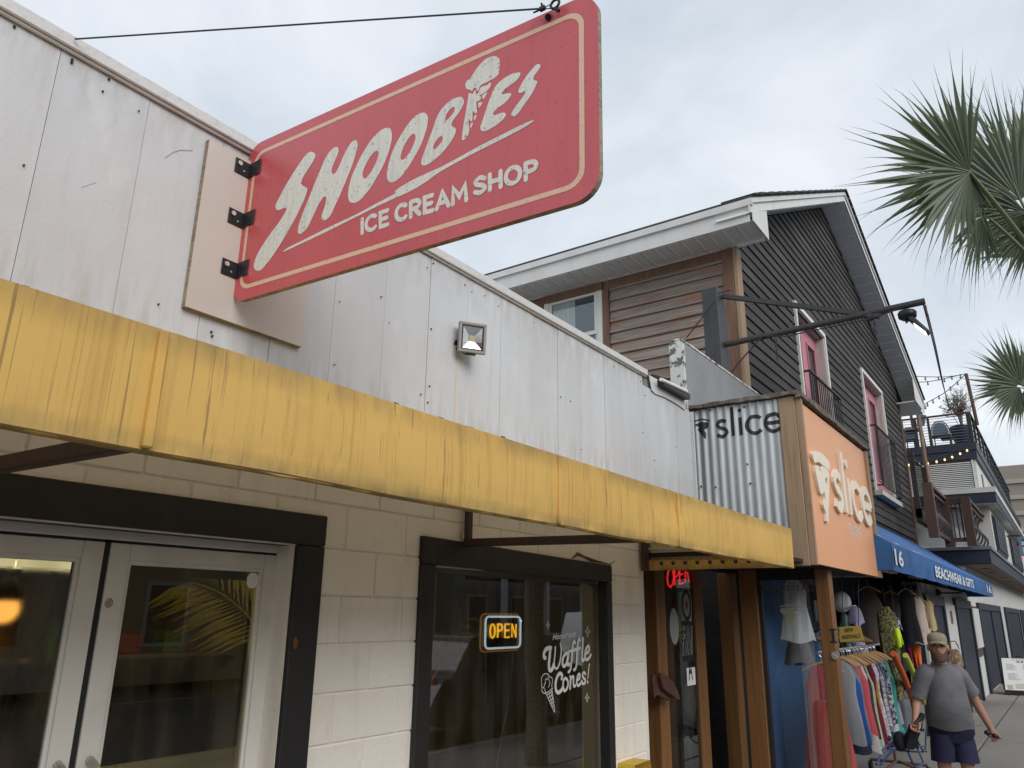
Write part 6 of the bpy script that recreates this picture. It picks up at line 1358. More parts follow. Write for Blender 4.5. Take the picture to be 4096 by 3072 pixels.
hung('teal_print_shorts', 'dark teal leaf print board shorts with white cord by the timber post', 3374, 2448, 2600, 46, 2.25, 'skirt', cloth('tealprint', (.02,.05,.06), (.12,.22,.22), (16,16,9)), .3, 'shorts', hang=False)
hung('lavender_shirt', 'lavender tube top on a dark form above the yellow sign', 3416, 2420, 2490, 58, 2.15, 'skirt', cloth('lav2', (.30,.27,.42)), .3, 'top', hang=False, thick=.09)
hung('lavender_skirt', 'pale lilac skirt hung below the yellow sign', 3438, 2560, 2612, 52, 2.2, 'skirt', cloth('lil2', (.36,.34,.50)), .3, 'skirt', hang=False)
hung('brown_tank_top', 'large grey brown tank top hung in shade beyond the timber post', 3472, 2345, 2570, 92, 2.3, 'tank', cloth('gbrown', (.085,.07,.06)), .3, 'top')
hung('knitted_wrap', 'long olive and yellow knitted wrap hung from the awning', 3540, 2420, 2800, 72, 1.95, 'wrap', cloth('knit', (.035,.036,.018), (.24,.22,.10), (60,60,34), .44, .56), .3, 'wrap', hang=False, thick=.12)
hung('dark_shirt', 'dark brown shirt hung beside the knitted wrap', 3560, 2365, 2505, 62, 2.25, 'tee', cloth('dshirt', (.05,.035,.035)), .3, 'shirt')
hung('black_dress', 'black dress hung at the middle of the awning', 3622, 2355, 2570, 66, 1.95, 'dress', cloth('black', (.012,.012,.017)), .3, 'dress')
hung('cream_dress', 'cream and white dress hung right of the black dress', 3668, 2385, 2572, 54, 1.92, 'dress', cloth('creamd', (.48,.42,.36), (.55,.14,.14), (9,9,4), .60, .66), .3, 'dress')
hung('pink_dress', 'bright pink dress hung right of the cream dress', 3690, 2400, 2530, 34, 1.98, 'dress', cloth('pinkd', (.55,.045,.12)), .3, 'dress')
hung('tan_dress', 'pale tan dress at the right end of the hung clothes', 3710, 2400, 2516, 40, 1.90, 'dress', cloth('tand', (.44,.36,.20)), .3, 'dress')
hung('rust_top', 'rust red top half hidden behind the black dress', 3650, 2370, 2460, 40, 2.1, 'tee', cloth('rustt', (.26,.07,.03)), .3, 'top')
hung('bucket_bag', 'neon yellow green swim bag hung beside the knitted wrap', 3584, 2505, 2578, 34, 1.85, 'skirt', cloth('neon', (.55,.75,.05)), .3, 'bag', hang=False, thick=.10)
hung('print_bag', 'small multicolour print bag above the neon swim bag', 3578, 2462, 2512, 40, 1.9, 'skirt', cloth('pbag', (.05,.05,.07), (.40,.42,.45), (30,30,30)), .3, 'bag', hang=False)
hung('orange_towel', 'orange float hung right of the foam noodles', 3660, 2570, 2690, 34, 2.05, 'wrap', cloth('orange', (.62,.13,.03)), .3, 'float', hang=False, thick=.1)
hung('magenta_towel', 'magenta towel partly behind the orange float', 3640, 2585, 2650, 22, 2.2, 'wrap', cloth('mag', (.42,.02,.16)), .3, 'towel', hang=False)
hung('swimming_shorts', 'dark swim trunks hung under the black dress', 3600, 2560, 2680, 40, 2.25, 'skirt', cloth('trunks', (.05,.045,.045)), .3, 'shorts', hang=False)
# display head with a cap
dh = thing('white_sun_hat', 'off white hat on a display form above the yellow sign', 'hat', tuple(PY(3366, 2430, 2.2))); c = PY(3366, 2408, 2.2)
MB().ball(c, (.13, .11, .12), 12, 8).build('crown', 'cloth_white', dh, smooth=True); MB().obox(c+Vector((-.06,-.09,-.06)), Vector((1,0,0)), Vector((0,1,-.3)).normalized(), Vector((0,.3,1)).normalized(), .08, .07, .006).build('brim', 'cloth_white', dh, bevel=.004); MB().tube([c+Vector((0,0,-.11)), c+Vector((0,0,-.5))], .02, 6).build('form_stem', 'wheel_black', dh)
# yellow sign
M('sign_yellow', (.50,.36,.07), .6, layers=[((.42,.30,.07),(8,8,8),.45,.7,.7)]); M('marker', (.03,.03,.03), .7)
na = thing('new_arrivals_sign', 'yellow hand lettered NEW ARRIVALS card over the clothes rack', 'sign', tuple(PY(3405, 2540, 1.98)))
Q = [PY(3357,2507,1.98), PY(3440,2501,1.98), PY(3456,2562,1.98), PY(3362,2569,1.98)]; Q[1].x = Q[0].x+.0; 
XN = PY(3405, 2535, 1.98).x; Q = [PX(x, y, XN) for x, y in ((3357,2508),(3441,2502),(3457,2562),(3362,2569))]
MB().poly([Q], (-.012, 0, 0)).build('card', 'sign_yellow', na)
def line(t, x0, y0, x1, y1, hpx):
    a = PX(x0, y0, XN-.014); b = PX(x1, y1, XN-.014); v = PX(x0, y0-hpx, XN-.014)-a; mb = MB(); put_text(mb, t, a, b-a, v, .015, 0, 'LEFT', (1,1)); mb.build('hand_lettering', 'marker', na)
line('NEW', 3378, 2531, 3414, 2527, 17); line('ARRIVALS', 3366, 2558, 3441, 2551, 17)
MB().tube([PX(3370,2508,XN), PX(3370,2300,XN)], .004, 4).tube([PX(3434,2503,XN), PX(3434,2300,XN)], .004, 4).build('cords', 'cable_dark', na)
# foam noodles
M('foam_orange', (.62,.12,.035), .8, layers=[((.48,.09,.03),(6,6,6),.45,.7,.7)]); M('foam_lime', (.48,.55,.09), .8); M('toy_yellow', (.6,.42,.03), .5); M('toy_green', (.10,.40,.06), .5); M('toy_cyan', (.05,.38,.48), .5)
nd = thing('foam_noodle', 'orange foam pool noodle leaning in the metal bin', 'pool noodle', tuple(PY(3640, 2800, 2.0)), 'foam noodles'); MB().tube([PY(3573,2614,1.80), PY(3612,2700,1.80), PY(3652,2800,1.84), PY(3662,2850,1.86)], .037, 12).build('foam', 'foam_orange', nd, smooth=True)
nd = thing('foam_noodle', 'lime green foam pool noodle between the orange noodle and float', 'pool noodle', tuple(PY(3655, 2720, 2.2)), 'foam noodles'); MB().tube([PY(3622,2621,1.9), PY(3656,2700,1.9), PY(3696,2810,1.95)], .037, 12).build('foam', 'foam_lime', nd, smooth=True)
# metal bin
M('bin_zinc', (.33,.34,.34), .45, metal=.5, layers=[((.24,.25,.25),(10,10,2),.45,.7,.7)])
bc = PZ(3642, 3000, 0); br = .26; bh = 0.80
bn = thing('metal_bin', 'ribbed galvanised bin full of beach toys behind the walking man', 'bin', tuple(bc))
vs = []; n = 56
for (r, z) in ((.90, .02), (1.0, bh*.9)):
    for i in range(n): a = 2*math.pi*i/n; q = br*r*(1+.022*math.sin(a*14)); vs.append((bc.x+q*math.cos(a), bc.y+q*math.sin(a), z))
MB().add(vs, [(i, (i+1) % n, n+(i+1) % n, n+i) for i in range(n)]+[tuple(range(n-1,-1,-1))]).build('ribbed_body', 'bin_zinc', bn, smooth=True)
MB().lathe((bc.x, bc.y, 0), [(br*1.0,bh*.9),(br*1.06,bh*.95),(br*1.06,bh*.99),(br*1.0,bh)], 24).build('rim', 'bin_zinc', bn, smooth=True)
for i, (nm, lb, dx, dy, h, m, r) in enumerate((('toy_spade','yellow toy spade sticking out of the metal bin',-.12,.10,.22,'toy_yellow',.03),('toy_rake','green handled toy rake standing in the metal bin',-.15,-.16,.38,'toy_green',.016),('wooden_stick','pale wooden toy handle standing in the metal bin',-.05,-.13,.34,'hanger_wood',.014))):
    t = thing(nm, lb, 'toy', (bc.x+dx, bc.y+dy, bh)); p = Vector((bc.x+dx, bc.y+dy, bh-.1)); MB().tube([p, p+Vector((.02,-.02,h+.1))], r*.6, 6).build('shaft', m, t); MB().obox(p+Vector((.02,-.02,h+.1)), Vector((0,1,0)), Vector((1,0,0)), Vector((0,0,1)), r*1.8, r*.6, r*2).build('grip', m, t, bevel=.004)
# folding chair
M('chair_blue', (.025,.07,.24), .4); M('chair_cloth', (.04,.09,.20), .8)
fc_ = thing('folding_chair', 'folded low beach chair with blue tube frame by the clothes rack', 'chair', tuple(PZ(3600, 3040, 0)))
cp = lambda px, py, y: PY(px, py, y)
for pts in ([(3505,3058,1.9),(3540,2990,1.9),(3585,2940,1.9),(3605,2945,1.85)],[(3622,2985,1.75),(3650,3050,1.7),(3664,3071,1.7),(3695,3055,1.75),(3690,3040,1.78),(3668,2990,1.85)],[(3555,2995,1.95),(3640,2990,1.85),(3700,2985,1.85)],[(3600,2945,1.8),(3625,2990,1.78),(3650,3050,1.7)],[(3520,3060,2.1),(3580,2990,2.0),(3640,2945,1.95)]): MB().tube([cp(*p) for p in pts], .011, 8).build('frame_tube', 'chair_blue', fc_, smooth=True)
MB().tube([cp(3678,2925,1.9), cp(3700,2860,1.95), cp(3706,2900,1.9), cp(3702,2995,1.85), cp(3690,3002,1.85), cp(3668,2960,1.85)], .010, 8).build('frame_tube', 'rail_black', fc_, smooth=True)
MB().poly([[cp(3600,2905,1.9), cp(3622,2906,1.9), cp(3628,2930,1.9), cp(3602,2930,1.9)]], (0,.02,0)).build('teal_label', 'toy_cyan', fc_); MB().poly([[cp(3665,2915,1.95), cp(3698,2915,1.95), cp(3698,2928,1.95), cp(3665,2928,1.95)]], (0,.02,0)).build('arm_strap', 'chair_blue', fc_)
# second rail of goods and baskets beyond
bs = thing('beach_bag', 'woven brown and white beach bag hanging behind the man’s shoulder'.replace('’s', ''), 'bag', tuple(PY(3816, 2620, 2.0))); M('wicker', (.17,.095,.05), .8, layers=[((.34,.27,.2),(40,40,14),.50,.60,1)])
p = PY(3814,2596,1.95); vs, fs = garment_mesh(.30, .26, 'skirt', 77, .08, 1.05); MB().add([(p.x+v[0]+v[1]*-.3, p.y+v[1], p.z+v[2]) for v in vs], fs).build('body', 'wicker', bs, smooth=True); MB().tube([p+Vector((0,.1,0)), p+Vector((0,.05,.14)), p+Vector((0,-.05,.14)), p+Vector((0,-.1,0))], .012, 6).build('strap', 'wicker', bs)
sr = thing('goods_rail', 'short chrome rail of boxed goods above the lime noodle', 'rail', tuple(PY(3705,2590,2.2))); MB().tube([PY(3680,2588,2.2), PY(3735,2584,2.2)], .016, 6).build('rail', 'zinc', sr); MB().tube([PY(3681,2588,2.2), PY(3684,2650,2.2)], .014, 6).build('upright', 'rail_black', sr)
for i, (px, m) in enumerate(((3690,'hanger_wood'),(3702,'wheel_black'),(3714,'toy_yellow'),(3724,'wheel_black'))):
    p = PY(px, 2603, 2.2); tag(MB().box(p.x-.1, p.x+.12, 2.16, 2.24, p.z-.12, p.z+.05).build('goods_box', m, bevel=.01), ['tan boxed toy at the near end of the chrome rail','black boxed toy second along the chrome rail','yellow boxed toy third along the chrome rail','black boxed toy at the far end of the chrome rail'][i], 'box', 'boxed goods on the chrome rail')
oc = tag(MB().poly([[PY(3703,2518,1.88), PY(3722,2514,1.88), PY(3722,2556,1.88), PY(3704,2558,1.88)]], (0,-.01,0)).build('orange_card', 'sign_yellow'), 'blank orange yellow card hung under the tan dress', 'card')
M('kerb_yellow', (.62,.42,.06), .6); yb = thing('yellow_box', 'yellow corner of a box at the foot of the block wall', 'box', tuple(PY(2560,3072,2.5))); p = PY(2545,3050,2.58); MB().hexa([PY(2537,3074,2.55), PY(2606,3074,2.55), PY(2606,3074,2.66), PY(2537,3074,2.66)], [PY(2540,3062,2.55), PY(2600,3040,2.55), PY(2600,3040,2.66), PY(2540,3062,2.66)]); 
mb = MB(); a, b, c_, d_ = PY(2537,3076,2.55), PY(2608,3076,2.55), PY(2600,3040,2.55), PY(2540,3062,2.55); mb.poly([[Vector((a.x,2.5,0)), Vector((b.x,2.5,0)), b, c_, d_, a]], (0,.14,0)); mb.build('carton', 'kerb_yellow', yb)
# ================================================================== palms
M('palm_leaf', (.115,.15,.105), .5, trans=.28, tcol=(.20,.26,.11), layers=[((.15,.18,.115),(3,3,3),.4,.7,.6),((.16,.15,.07),(9,9,9),.66,.80,.5)], spec=.5, rand=.15); M('palm_stem', (.12,.14,.06), .6); M('palm_trunk', (.16,.13,.10), .9, layers=[((.08,.065,.05),(10,10,24),.45,.6,.9)], bump=.6); M('palm_dry', (.17,.13,.075), .8)
CR = Vector([float(v) for v in ROT[:, 0]]); CU = Vector([float(v) for v in ROT[:, 1]]); CF = -Vector([float(v) for v in ROT[:, 2]])
def frond(par, hub, base, ang, spread, rad, n, droop, tilt, seed, m='palm_leaf'):
    """a fan leaf: hub point, petiole from base, leaflets fanned about the direction ang in a plane tipped by tilt"""
    rnd = random.Random(seed); vs = []; fs = []
    e1 = (CR*math.cos(R_(ang))+CU*math.sin(R_(ang))); e1 = (e1+CF*tilt).normalized(); e2 = (CF*.25+CR*-math.sin(R_(ang))+CU*math.cos(R_(ang))); e2 = (e2-e1*e2.dot(e1)).normalized(); nr = e1.cross(e2)
    for i in range(n):
        th = R_(spread)*((i+.5)/n-.5)*1.0+rnd.uniform(-.045,.045); d = e1*math.cos(th)+e2*math.sin(th); s = e1*-math.sin(th)+e2*math.cos(th)
        Lr = rad*(1-.22*abs(th)/R_(spread/2))*rnd.uniform(.80, 1.10); wmax = rad*R_(spread)/n*.30; k0 = len(vs); st = (0,.15,.32,.48,.62,.76,.88,1.0); fold = .5 if i % 2 else -.5
        dr = droop*rnd.uniform(.5,1.5); cv = rnd.uniform(-.28,.28)
        for t in st:
            w_ = wmax*(t/.42 if t < .42 else max(.0, 1-(t-.42)/.30*.86) if t < .72 else .14*max(0, (1-t)/.28))*1.1
            c = hub+d*(Lr*t*(1-.12*dr*t*t))+s*(cv*Lr*max(0,t-.4)**2)+Vector((0,0,-1))*(Lr*dr*max(0,t-.25)**2.2)+nr*(.10*Lr*math.cos(th*2)*t*t)
            vs += [c-s*w_, c+nr*(w_*fold), c+s*w_]
        for j in range(len(st)-1):
            a = k0+3*j; fs += [(a, a+1, a+4, a+3), (a+1, a+2, a+5, a+4)]
    o = MB().add(vs, fs).build('frond', m, par)
    mid = (base+hub)/2+Vector((0,0,.12))
    MB().tube([base*(1-t)**2+mid*2*t*(1-t)+hub*t*t for t in np.linspace(0,1,8)]+[hub+e1*rad*.22], [.03,.027,.024,.022,.02,.018,.016,.014,.004], 6).build('petiole', 'palm_stem', o)
def palm(label, D, crown, fr, back, trunk_r=.13):
    C = PD(crown[0], crown[1], D); t = thing('palm_tree', label, 'tree', (C.x, C.y, 0))
    pts = [Vector((C.x, C.y, z)) for z in np.linspace(0, C.z, 9)]
    MB().tube([p+Vector((.04*math.sin(i), .03*math.cos(i*1.3), 0)) for i, p in enumerate(pts)], [trunk_r*1.2]+[trunk_r*(1+.05*math.sin(i*3)) for i in range(8)], 12).build('trunk', 'palm_trunk', t)
    boots = MB(); rnd = random.Random(D)
    for i in range(26): a = rnd.random()*6.28; z = C.z-rnd.random()*.7; p = Vector((C.x+trunk_r*math.cos(a), C.y+trunk_r*math.sin(a), z)); boots.bar(p, p+Vector((math.cos(a)*.12, math.sin(a)*.12, .16)), .05, .02)
    boots.build('leaf_bases', 'palm_dry', t, kind='stuff')
    for i, (hx, hy, ang, sp, r, n, dr, ti, dd) in enumerate(fr): frond(t, PD(hx, hy, D+dd), C, ang, sp, r/F_PX*(D+dd), n, dr, ti, i+int(D))
    for i, (az, el, r) in enumerate(back):
        h = C+Vector((math.cos(az)*math.cos(el), math.sin(az)*math.cos(el), math.sin(el)))*r*.9; ax = (h-C).normalized(); frond(t, h, C, math.degrees(math.atan2(ax.dot(CU), ax.dot(CR))), 200, r, 34, .3, ax.dot(CF), 50+i)
    return t
palm('nearer fan palm with long split fronds reaching in at the upper right', 7.6, (4260, 1190),
     [(3878,688,166,150,590,38,.10,-.1,0), (3878,690,230,110,490,24,.28,-.15,-.05), (3882,700,285,70,300,16,.15,.1,.02), (4082,800,108,135,590,40,.08,.15,.35), (4180,770,88,130,520,40,.08,.2,.5), (4105,850,205,140,330,30,.30,.3,.3), (4150,900,250,120,330,26,.2,.2,.4), (4280,820,60,150,520,36,.1,.2,.2), (4060,830,150,80,360,22,.15,.3,.6), (4010,760,128,90,470,26,.22,.3,.5), (3940,860,255,90,330,22,.45,.1,.15), (4120,760,120,100,560,30,.10,.35,.9)],
     [(-.6,.5,1.0),(-1.6,.4,1.0),(-2.4,.6,1.0),(.3,.9,1.0)])
palm('farther fan palm with a small drooping crown at the right edge', 17.5, (4175, 1605),
     [(4082,1535,138,150,285,32,.10,.1,0), (4080,1550,232,130,215,24,.35,.1,-.1), (4120,1525,80,140,230,30,.1,.2,.3), (4095,1565,275,90,200,18,.2,.2,.2)],
     [(-.6,.5,1.1),(-1.6,.4,1.1),(.6,.7,1.1)], .16)
# ================================================================== walking man
M('skin', (.40,.215,.15), .55, layers=[((.46,.22,.16),(14,14,14),.45,.7,.5)]); M('shirt_grey', (.165,.165,.178), .85, layers=[((.12,.12,.13),(3,9,9),.45,.7,.7),((.21,.21,.22),(80,80,80),.5,.7,.4)], bump=.9, bscale=(7,9,13), spec=.2); M('shorts_navy', (.028,.028,.065), .8, layers=[((.5,.5,.5),(60,60,60),.755,.77,.8),((.018,.018,.04),(5,5,5),.45,.7,.6)], spec=.2)
M('cap_khaki', (.25,.22,.16), .85, layers=[((.19,.165,.115),(9,9,9),.4,.7,.8)]); M('beard', (.10,.068,.055), .9, layers=[((.20,.13,.10),(60,60,60),.5,.7,.6)]); M('eye_dark', (.02,.015,.012), .3); M('lip', (.28,.10,.09), .5); M('sandal', (.05,.035,.025), .7); M('umbrella_black', (.010,.012,.02), .7); M('plastic_black', (.015,.015,.016), .35)
MD = 7.1
man = thing('person', 'man in a khaki cap, grey t-shirt and navy shorts walking with a folded umbrella', 'person', tuple(Vector((PD(3800, 2900, MD).x, PD(3800, 2900, MD).y, 0))))
fw = Vector((-PD(3800,2900,MD).x, -PD(3800,2900,MD).y, 0)).normalized()        # towards the viewer
sd = Vector((0,0,1)).cross(fw).normalized()                                    # his left... image right
if sd.dot(CR) < 0: sd = -sd
def mp(px, py, d=0): return PD(px, py, MD)+fw*d
def skin(name, m, verts, edges, radii, root, parent, sub=2, smooth=True):
    me = bpy.data.meshes.new('tmp'); me.from_pydata([tuple(v) for v in verts], edges, []); o = bpy.data.objects.new('tmp', me); col.objects.link(o)
    md = o.modifiers.new('s', 'SKIN'); md.use_smooth_shade = True; md.branch_smoothing = .6
    for i, r in enumerate(radii): sv = me.skin_vertices[0].data[i]; sv.radius = r if isinstance(r, tuple) else (r, r); sv.use_root = i == root
    s = o.modifiers.new('u', 'SUBSURF'); s.levels = sub; s.render_levels = sub
    dg = bpy.context.evaluated_depsgraph_get(); ev = o.evaluated_get(dg); em = ev.to_mesh()
    vs = [tuple(v.co) for v in em.vertices]; fs = [tuple(p.vertices) for p in em.polygons]; ev.to_mesh_clear(); bpy.data.objects.remove(o)
    return MB().add(vs, fs).build(name, m, parent, smooth=smooth)
def loft(mb, secs, n=20):
    """secs: (centre, right vector, forward vector) ellipses"""
    vs = []
    for (c, a, b) in secs:
        for i in range(n): t = 2*math.pi*i/n; vs.append(Vector(c)+Vector(a)*math.cos(t)+Vector(b)*math.sin(t))
    fs = [(r*n+i, r*n+(i+1) % n, (r+1)*n+(i+1) % n, (r+1)*n+i) for r in range(len(secs)-1) for i in range(n)]
    return mb.add(vs, fs+[tuple(range(n-1,-1,-1)), tuple((len(secs)-1)*n+i for i in range(n))])
z = Vector((0,0,1))
pel = mp(3805, 2940); gz = lambda p, zz: Vector((p.x, p.y, zz))
nk = mp(3762, 2655, -.02); hd = mp(3752, 2590, .01)
sL, sR = mp(3700, 2690, -.02), mp(3832, 2695, -.02)
eL, hL = mp(3668, 2795, -.04), mp(3662, 2868, .10)
eR, hR = mp(3893, 2790, -.06), mp(3958, 2903, .06)
kL, kR = mp(3775, 3045, .04), mp(3868, 3045, .12)
hpL, hpR = mp(3770, 2945), mp(3845, 2945)
aL, aR = gz(kL-fw*.12, .09), gz(kR+fw*.05+sd*.02, .09); tL, tR = aL+fw*.19-z*.045, aR+fw*.19-z*.045
V = [pel, mp(3795,2850,.02), mp(3780,2740,0), nk, mp(3757,2625,.02), sL, eL, hL, sR, eR, hR, hpL, kL, aL, tL, hpR, kR, aR, tR]
E_l = [(0,1),(1,2),(2,3),(3,4),(2,5),(5,6),(6,7),(2,8),(8,9),(9,10),(0,11),(11,12),(12,13),(13,14),(0,15),(15,16),(16,17),(17,18)]
Rr = [.13,(.15,.12),(.15,.11),.062,.06,.062,.047,.032,.062,.047,.032,.10,.062,.042,.036,.10,.062,.042,.036]
def fingers(h, elbow, curl_dir, flip):
    d = (h-elbow).normalized(); across = fw.cross(d).normalized()*flip
    palm = h+d*.055; V.append(palm); Rr.append((.034,.022)); ip = len(V)-1; E_l.append((10 if flip > 0 else 7, ip))
    for k, (off, ln) in enumerate(((-.030,.062),(-.010,.072),(.012,.068),(.031,.052))):
        a = palm+across*off+d*.035; b = a+d*ln*.5+curl_dir*ln*.35; c = b+curl_dir*ln*.5-d*.005
        for p, r in ((a,.0105),(b,.0095),(c,.0085)): V.append(p); Rr.append(r)
        n = len(V); E_l.extend([(ip, n-3), (n-3, n-2), (n-2, n-1)])
    a = palm-d*.02+across*-.036+fw*.012; b = a+d*.03+fw*.02-across*.008; c = b+d*.028+fw*.008+across*.012
    for p, r in ((a,.013),(b,.011),(c,.0095)): V.append(p); Rr.append(r)
    n = len(V); E_l.extend([(ip, n-3), (n-3, n-2), (n-2, n-1)])
    return palm
pL = fingers(hL, eL, fw*.8+sd*.5, -1); pR = fingers(hR, eR, fw*.8-sd*.4, 1)
body = skin('body', 'skin', V, E_l, Rr, 0, man)
# head
hm = MB(); H0 = hd; up = z; 
prof = [(-.125,.030,.040,.03),(-.112,.050,.062,.018),(-.09,.061,.078,.008),(-.06,.067,.086,.0),(-.02,.071,.092,-.004),(.02,.074,.095,-.006),(.06,.073,.093,-.008),(.095,.060,.078,-.01),(.115,.035,.045,-.012),(.122,.006,.008,-.012)]
loft(hm, [(H0+up*h+fw*f, sd*a, fw*b) for (h, a, b, f) in prof], 20)
head = hm.build('head', 'skin', man, smooth=True)
nm = MB(); nm.hexa([H0+fw*.085-sd*.010+up*.02, H0+fw*.085+sd*.010+up*.02, H0+fw*.075+sd*.016-up*.03, H0+fw*.075-sd*.016-up*.03], [H0+fw*.098-sd*.004+up*.015, H0+fw*.098+sd*.004+up*.015, H0+fw*.116+sd*.010-up*.025, H0+fw*.116-sd*.010-up*.025]); nm.build('nose', 'skin', head, bevel=.004, smooth=True)
for s in (-1, 1):
    MB().ball(H0+fw*.083+sd*(.030*s)+up*.018, (.010,.012,.007), 8, 6).build('eye', 'eye_dark', head); MB().bar(H0+fw*.090+sd*(.015*s)+up*.034, H0+fw*.082+sd*(.046*s)+up*.036, .010, .009).build('eyebrow', 'beard', head)
    MB().ball(H0+sd*(.075*s)-up*.002-fw*.01, (.014,.020,.032), 8, 6).build('ear', 'skin', head, smooth=True)
MB().bar(H0+fw*.094-sd*.022-up*.064, H0+fw*.096+sd*.022-up*.064, .008, .008).build('mouth', 'lip', head)
bm_ = MB(); n = 20
secs = [(-.131,.034,.046,.030),(-.117,.056,.069,.020),(-.092,.0655,.083,.010),(-.072,.070,.0905,.003),(-.056,.0725,.0935,.0)]
vs = []
for k_, (h, a, b, f) in enumerate(secs):
    for i in range(n+1):
        t = math.pi*i/n; up_ = (.050*abs(math.cos(t))**3 if k_ == 4 else .02*abs(math.cos(t))**3 if k_ == 3 else 0); vs.append(H0+up*(h+up_)+fw*f+sd*(a*math.cos(t)*1.02)+fw*(b*math.sin(t)*1.02))
bm_.add(vs, [(r*(n+1)+i, r*(n+1)+i+1, (r+1)*(n+1)+i+1, (r+1)*(n+1)+i) for r in range(4) for i in range(n)]+[tuple(range(n+1))]); bm_.build('beard', 'beard', head, smooth=True)
MB().bar(H0+fw*.097-sd*.026-up*.046, H0+fw*.097+sd*.026-up*.046, .010, .008).build('moustache', 'beard', head)
# cap
cm = MB(); loft(cm, [(H0+up*.040-fw*.004, sd*.083, fw*.102), (H0+up*.080-fw*.006, sd*.084, fw*.103), (H0+up*.108-fw*.01, sd*.076, fw*.094), (H0+up*.128-fw*.015, sd*.054, fw*.068), (H0+up*.135-fw*.018, sd*.02, fw*.026)], 20); cap_ = cm.build('cap', 'cap_khaki', man, smooth=True)
vs = []; n = 14
for (r, dz, d) in ((1.0, .052, 0), (1.0, .042, .070)):
    for i in range(n+1): t = math.pi*(.10+.8*i/n); vs.append(H0+sd*(.084*math.cos(t))+fw*(.10*math.sin(t)+d*math.sin(t)**.7)+up*(dz-.03*(math.cos(t)**2)*(1 if d else .2)))
m_ = [v+up*.007 for v in vs]
br_m = MB(); br_m.add(vs+m_, [(i, i+1, n+2+i, n+1+i) for i in range(n)]+[(i+2*n+2, i+1+2*n+2, n+2+i+2*n+2, n+1+i+2*n+2) for i in range(n)]+[(n+1+i, n+2+i, 3*n+4+i, 3*n+3+i) for i in range(n)]); br_m.build('cap_brim', 'cap_khaki', cap_, smooth=True)
MB().ball(H0+up*.135-fw*.018, (.008,.008,.005), 8, 5).build('cap_button', 'cap_khaki', cap_)
# t-shirt
sh_ = MB()
def ctr(px, py, d=0): return mp(px, py, d)
secs = [(ctr(3803,2912,.02), sd*0.183, fw*.150), (ctr(3800,2880,.03), sd*0.188, fw*.165), (ctr(3795,2835,.045), sd*0.183, fw*.170), (ctr(3788,2790,.035), sd*0.176, fw*.155), (ctr(3780,2745,.015), sd*0.170, fw*.135), (ctr(3772,2705,0), sd*0.167, fw*.118), (ctr(3766,2680,-.015), sd*0.142, fw*.095), (ctr(3763,2662,-.02), sd*0.096, fw*.075), (ctr(3762,2652,-.02), sd*0.069, fw*.066)]
rnd = random.Random(4); n = 32; vs = []
for k, (c, a, b) in enumerate(secs):
    for i in range(n):
        t = 2*math.pi*i/n; wv = 1+.020*math.sin(5*t+k*1.1)+(.026*math.sin(7*t+k*2.0)+.012*math.sin(13*t+k*1.3) if k < 6 else 0); vs.append(c+a*math.cos(t)*wv+b*math.sin(t)*wv+z*(.012*math.sin(3*t) if k == 0 else 0))
fs = [(r*n+i, r*n+(i+1) % n, (r+1)*n+(i+1) % n, (r+1)*n+i) for r in range(len(secs)-1) for i in range(n)]
sh_.add(vs, fs); shirt = sh_.build('t_shirt', 'shirt_grey', man, smooth=True)
for s, S, El in ((-1, sL, eL), (1, sR, eR)):
    d = (El-S).normalized(); sl = MB(); p3 = S+d*.235; q = d.cross(fw).normalized(); f_ = q.cross(d)
    loft(sl, [(S-d*.072-sd*(.02*s), q*.030, f_*.034), (S-d*.055-sd*(.015*s), q*.062, f_*.066), (S-d*.02-sd*(.008*s), q*.076, f_*.080), (S+d*.03, q*.080, f_*.084), (S+d*.11, q*.074, f_*.078), (S+d*.19, q*.076, f_*.076), (p3, q*.081, f_*.078)], 16); sl.build('sleeve', 'shirt_grey', shirt, smooth=True)
cl_ = MB(); c = ctr(3762,2653,-.02); cl_.tube([c+sd*.074*math.cos(t)+fw*.066*math.sin(t)-z*.012*max(0, math.sin(t)) for t in np.linspace(0, 2*math.pi, 17)], .009, 6, False); cl_.build('collar', 'shirt_grey', shirt, smooth=True)
# shorts
so = MB(); loft(so, [(ctr(3805,2965,.0), sd*.165, fw*.13), (ctr(3806,2930,.005), sd*.192, fw*.142), (ctr(3804,2898,.01), sd*.188, fw*.14)], 24); shorts = so.build('shorts', 'shorts_navy', man, smooth=True)
for s, hp, k in ((-1, hpL, kL), (1, hpR, kR)):
    d = (k-hp).normalized(); so = MB(); q = sd; loft(so, [(hp+z*.03, q*.098, fw*.135), (hp+d*.06, q*.106, fw*.128), (hp+d*.14, q*.104, fw*.118), (hp+d*.215, q*.106, fw*.115)], 18); so.build('shorts_leg', 'shorts_navy', shorts, smooth=True)
for a, t_ in ((aL, tL), (aR, tR)):
    m = MB(); m.hexa([gz(a-fw*.07-sd*.045,0), gz(a-fw*.07+sd*.045,0), gz(t_+fw*.05+sd*.05,0), gz(t_+fw*.05-sd*.05,0)], [gz(a-fw*.07-sd*.045,.03), gz(a-fw*.07+sd*.045,.03), gz(t_+fw*.05+sd*.05,.025), gz(t_+fw*.05-sd*.05,.025)]); m.build('sandal', 'sandal', man, bevel=.008)
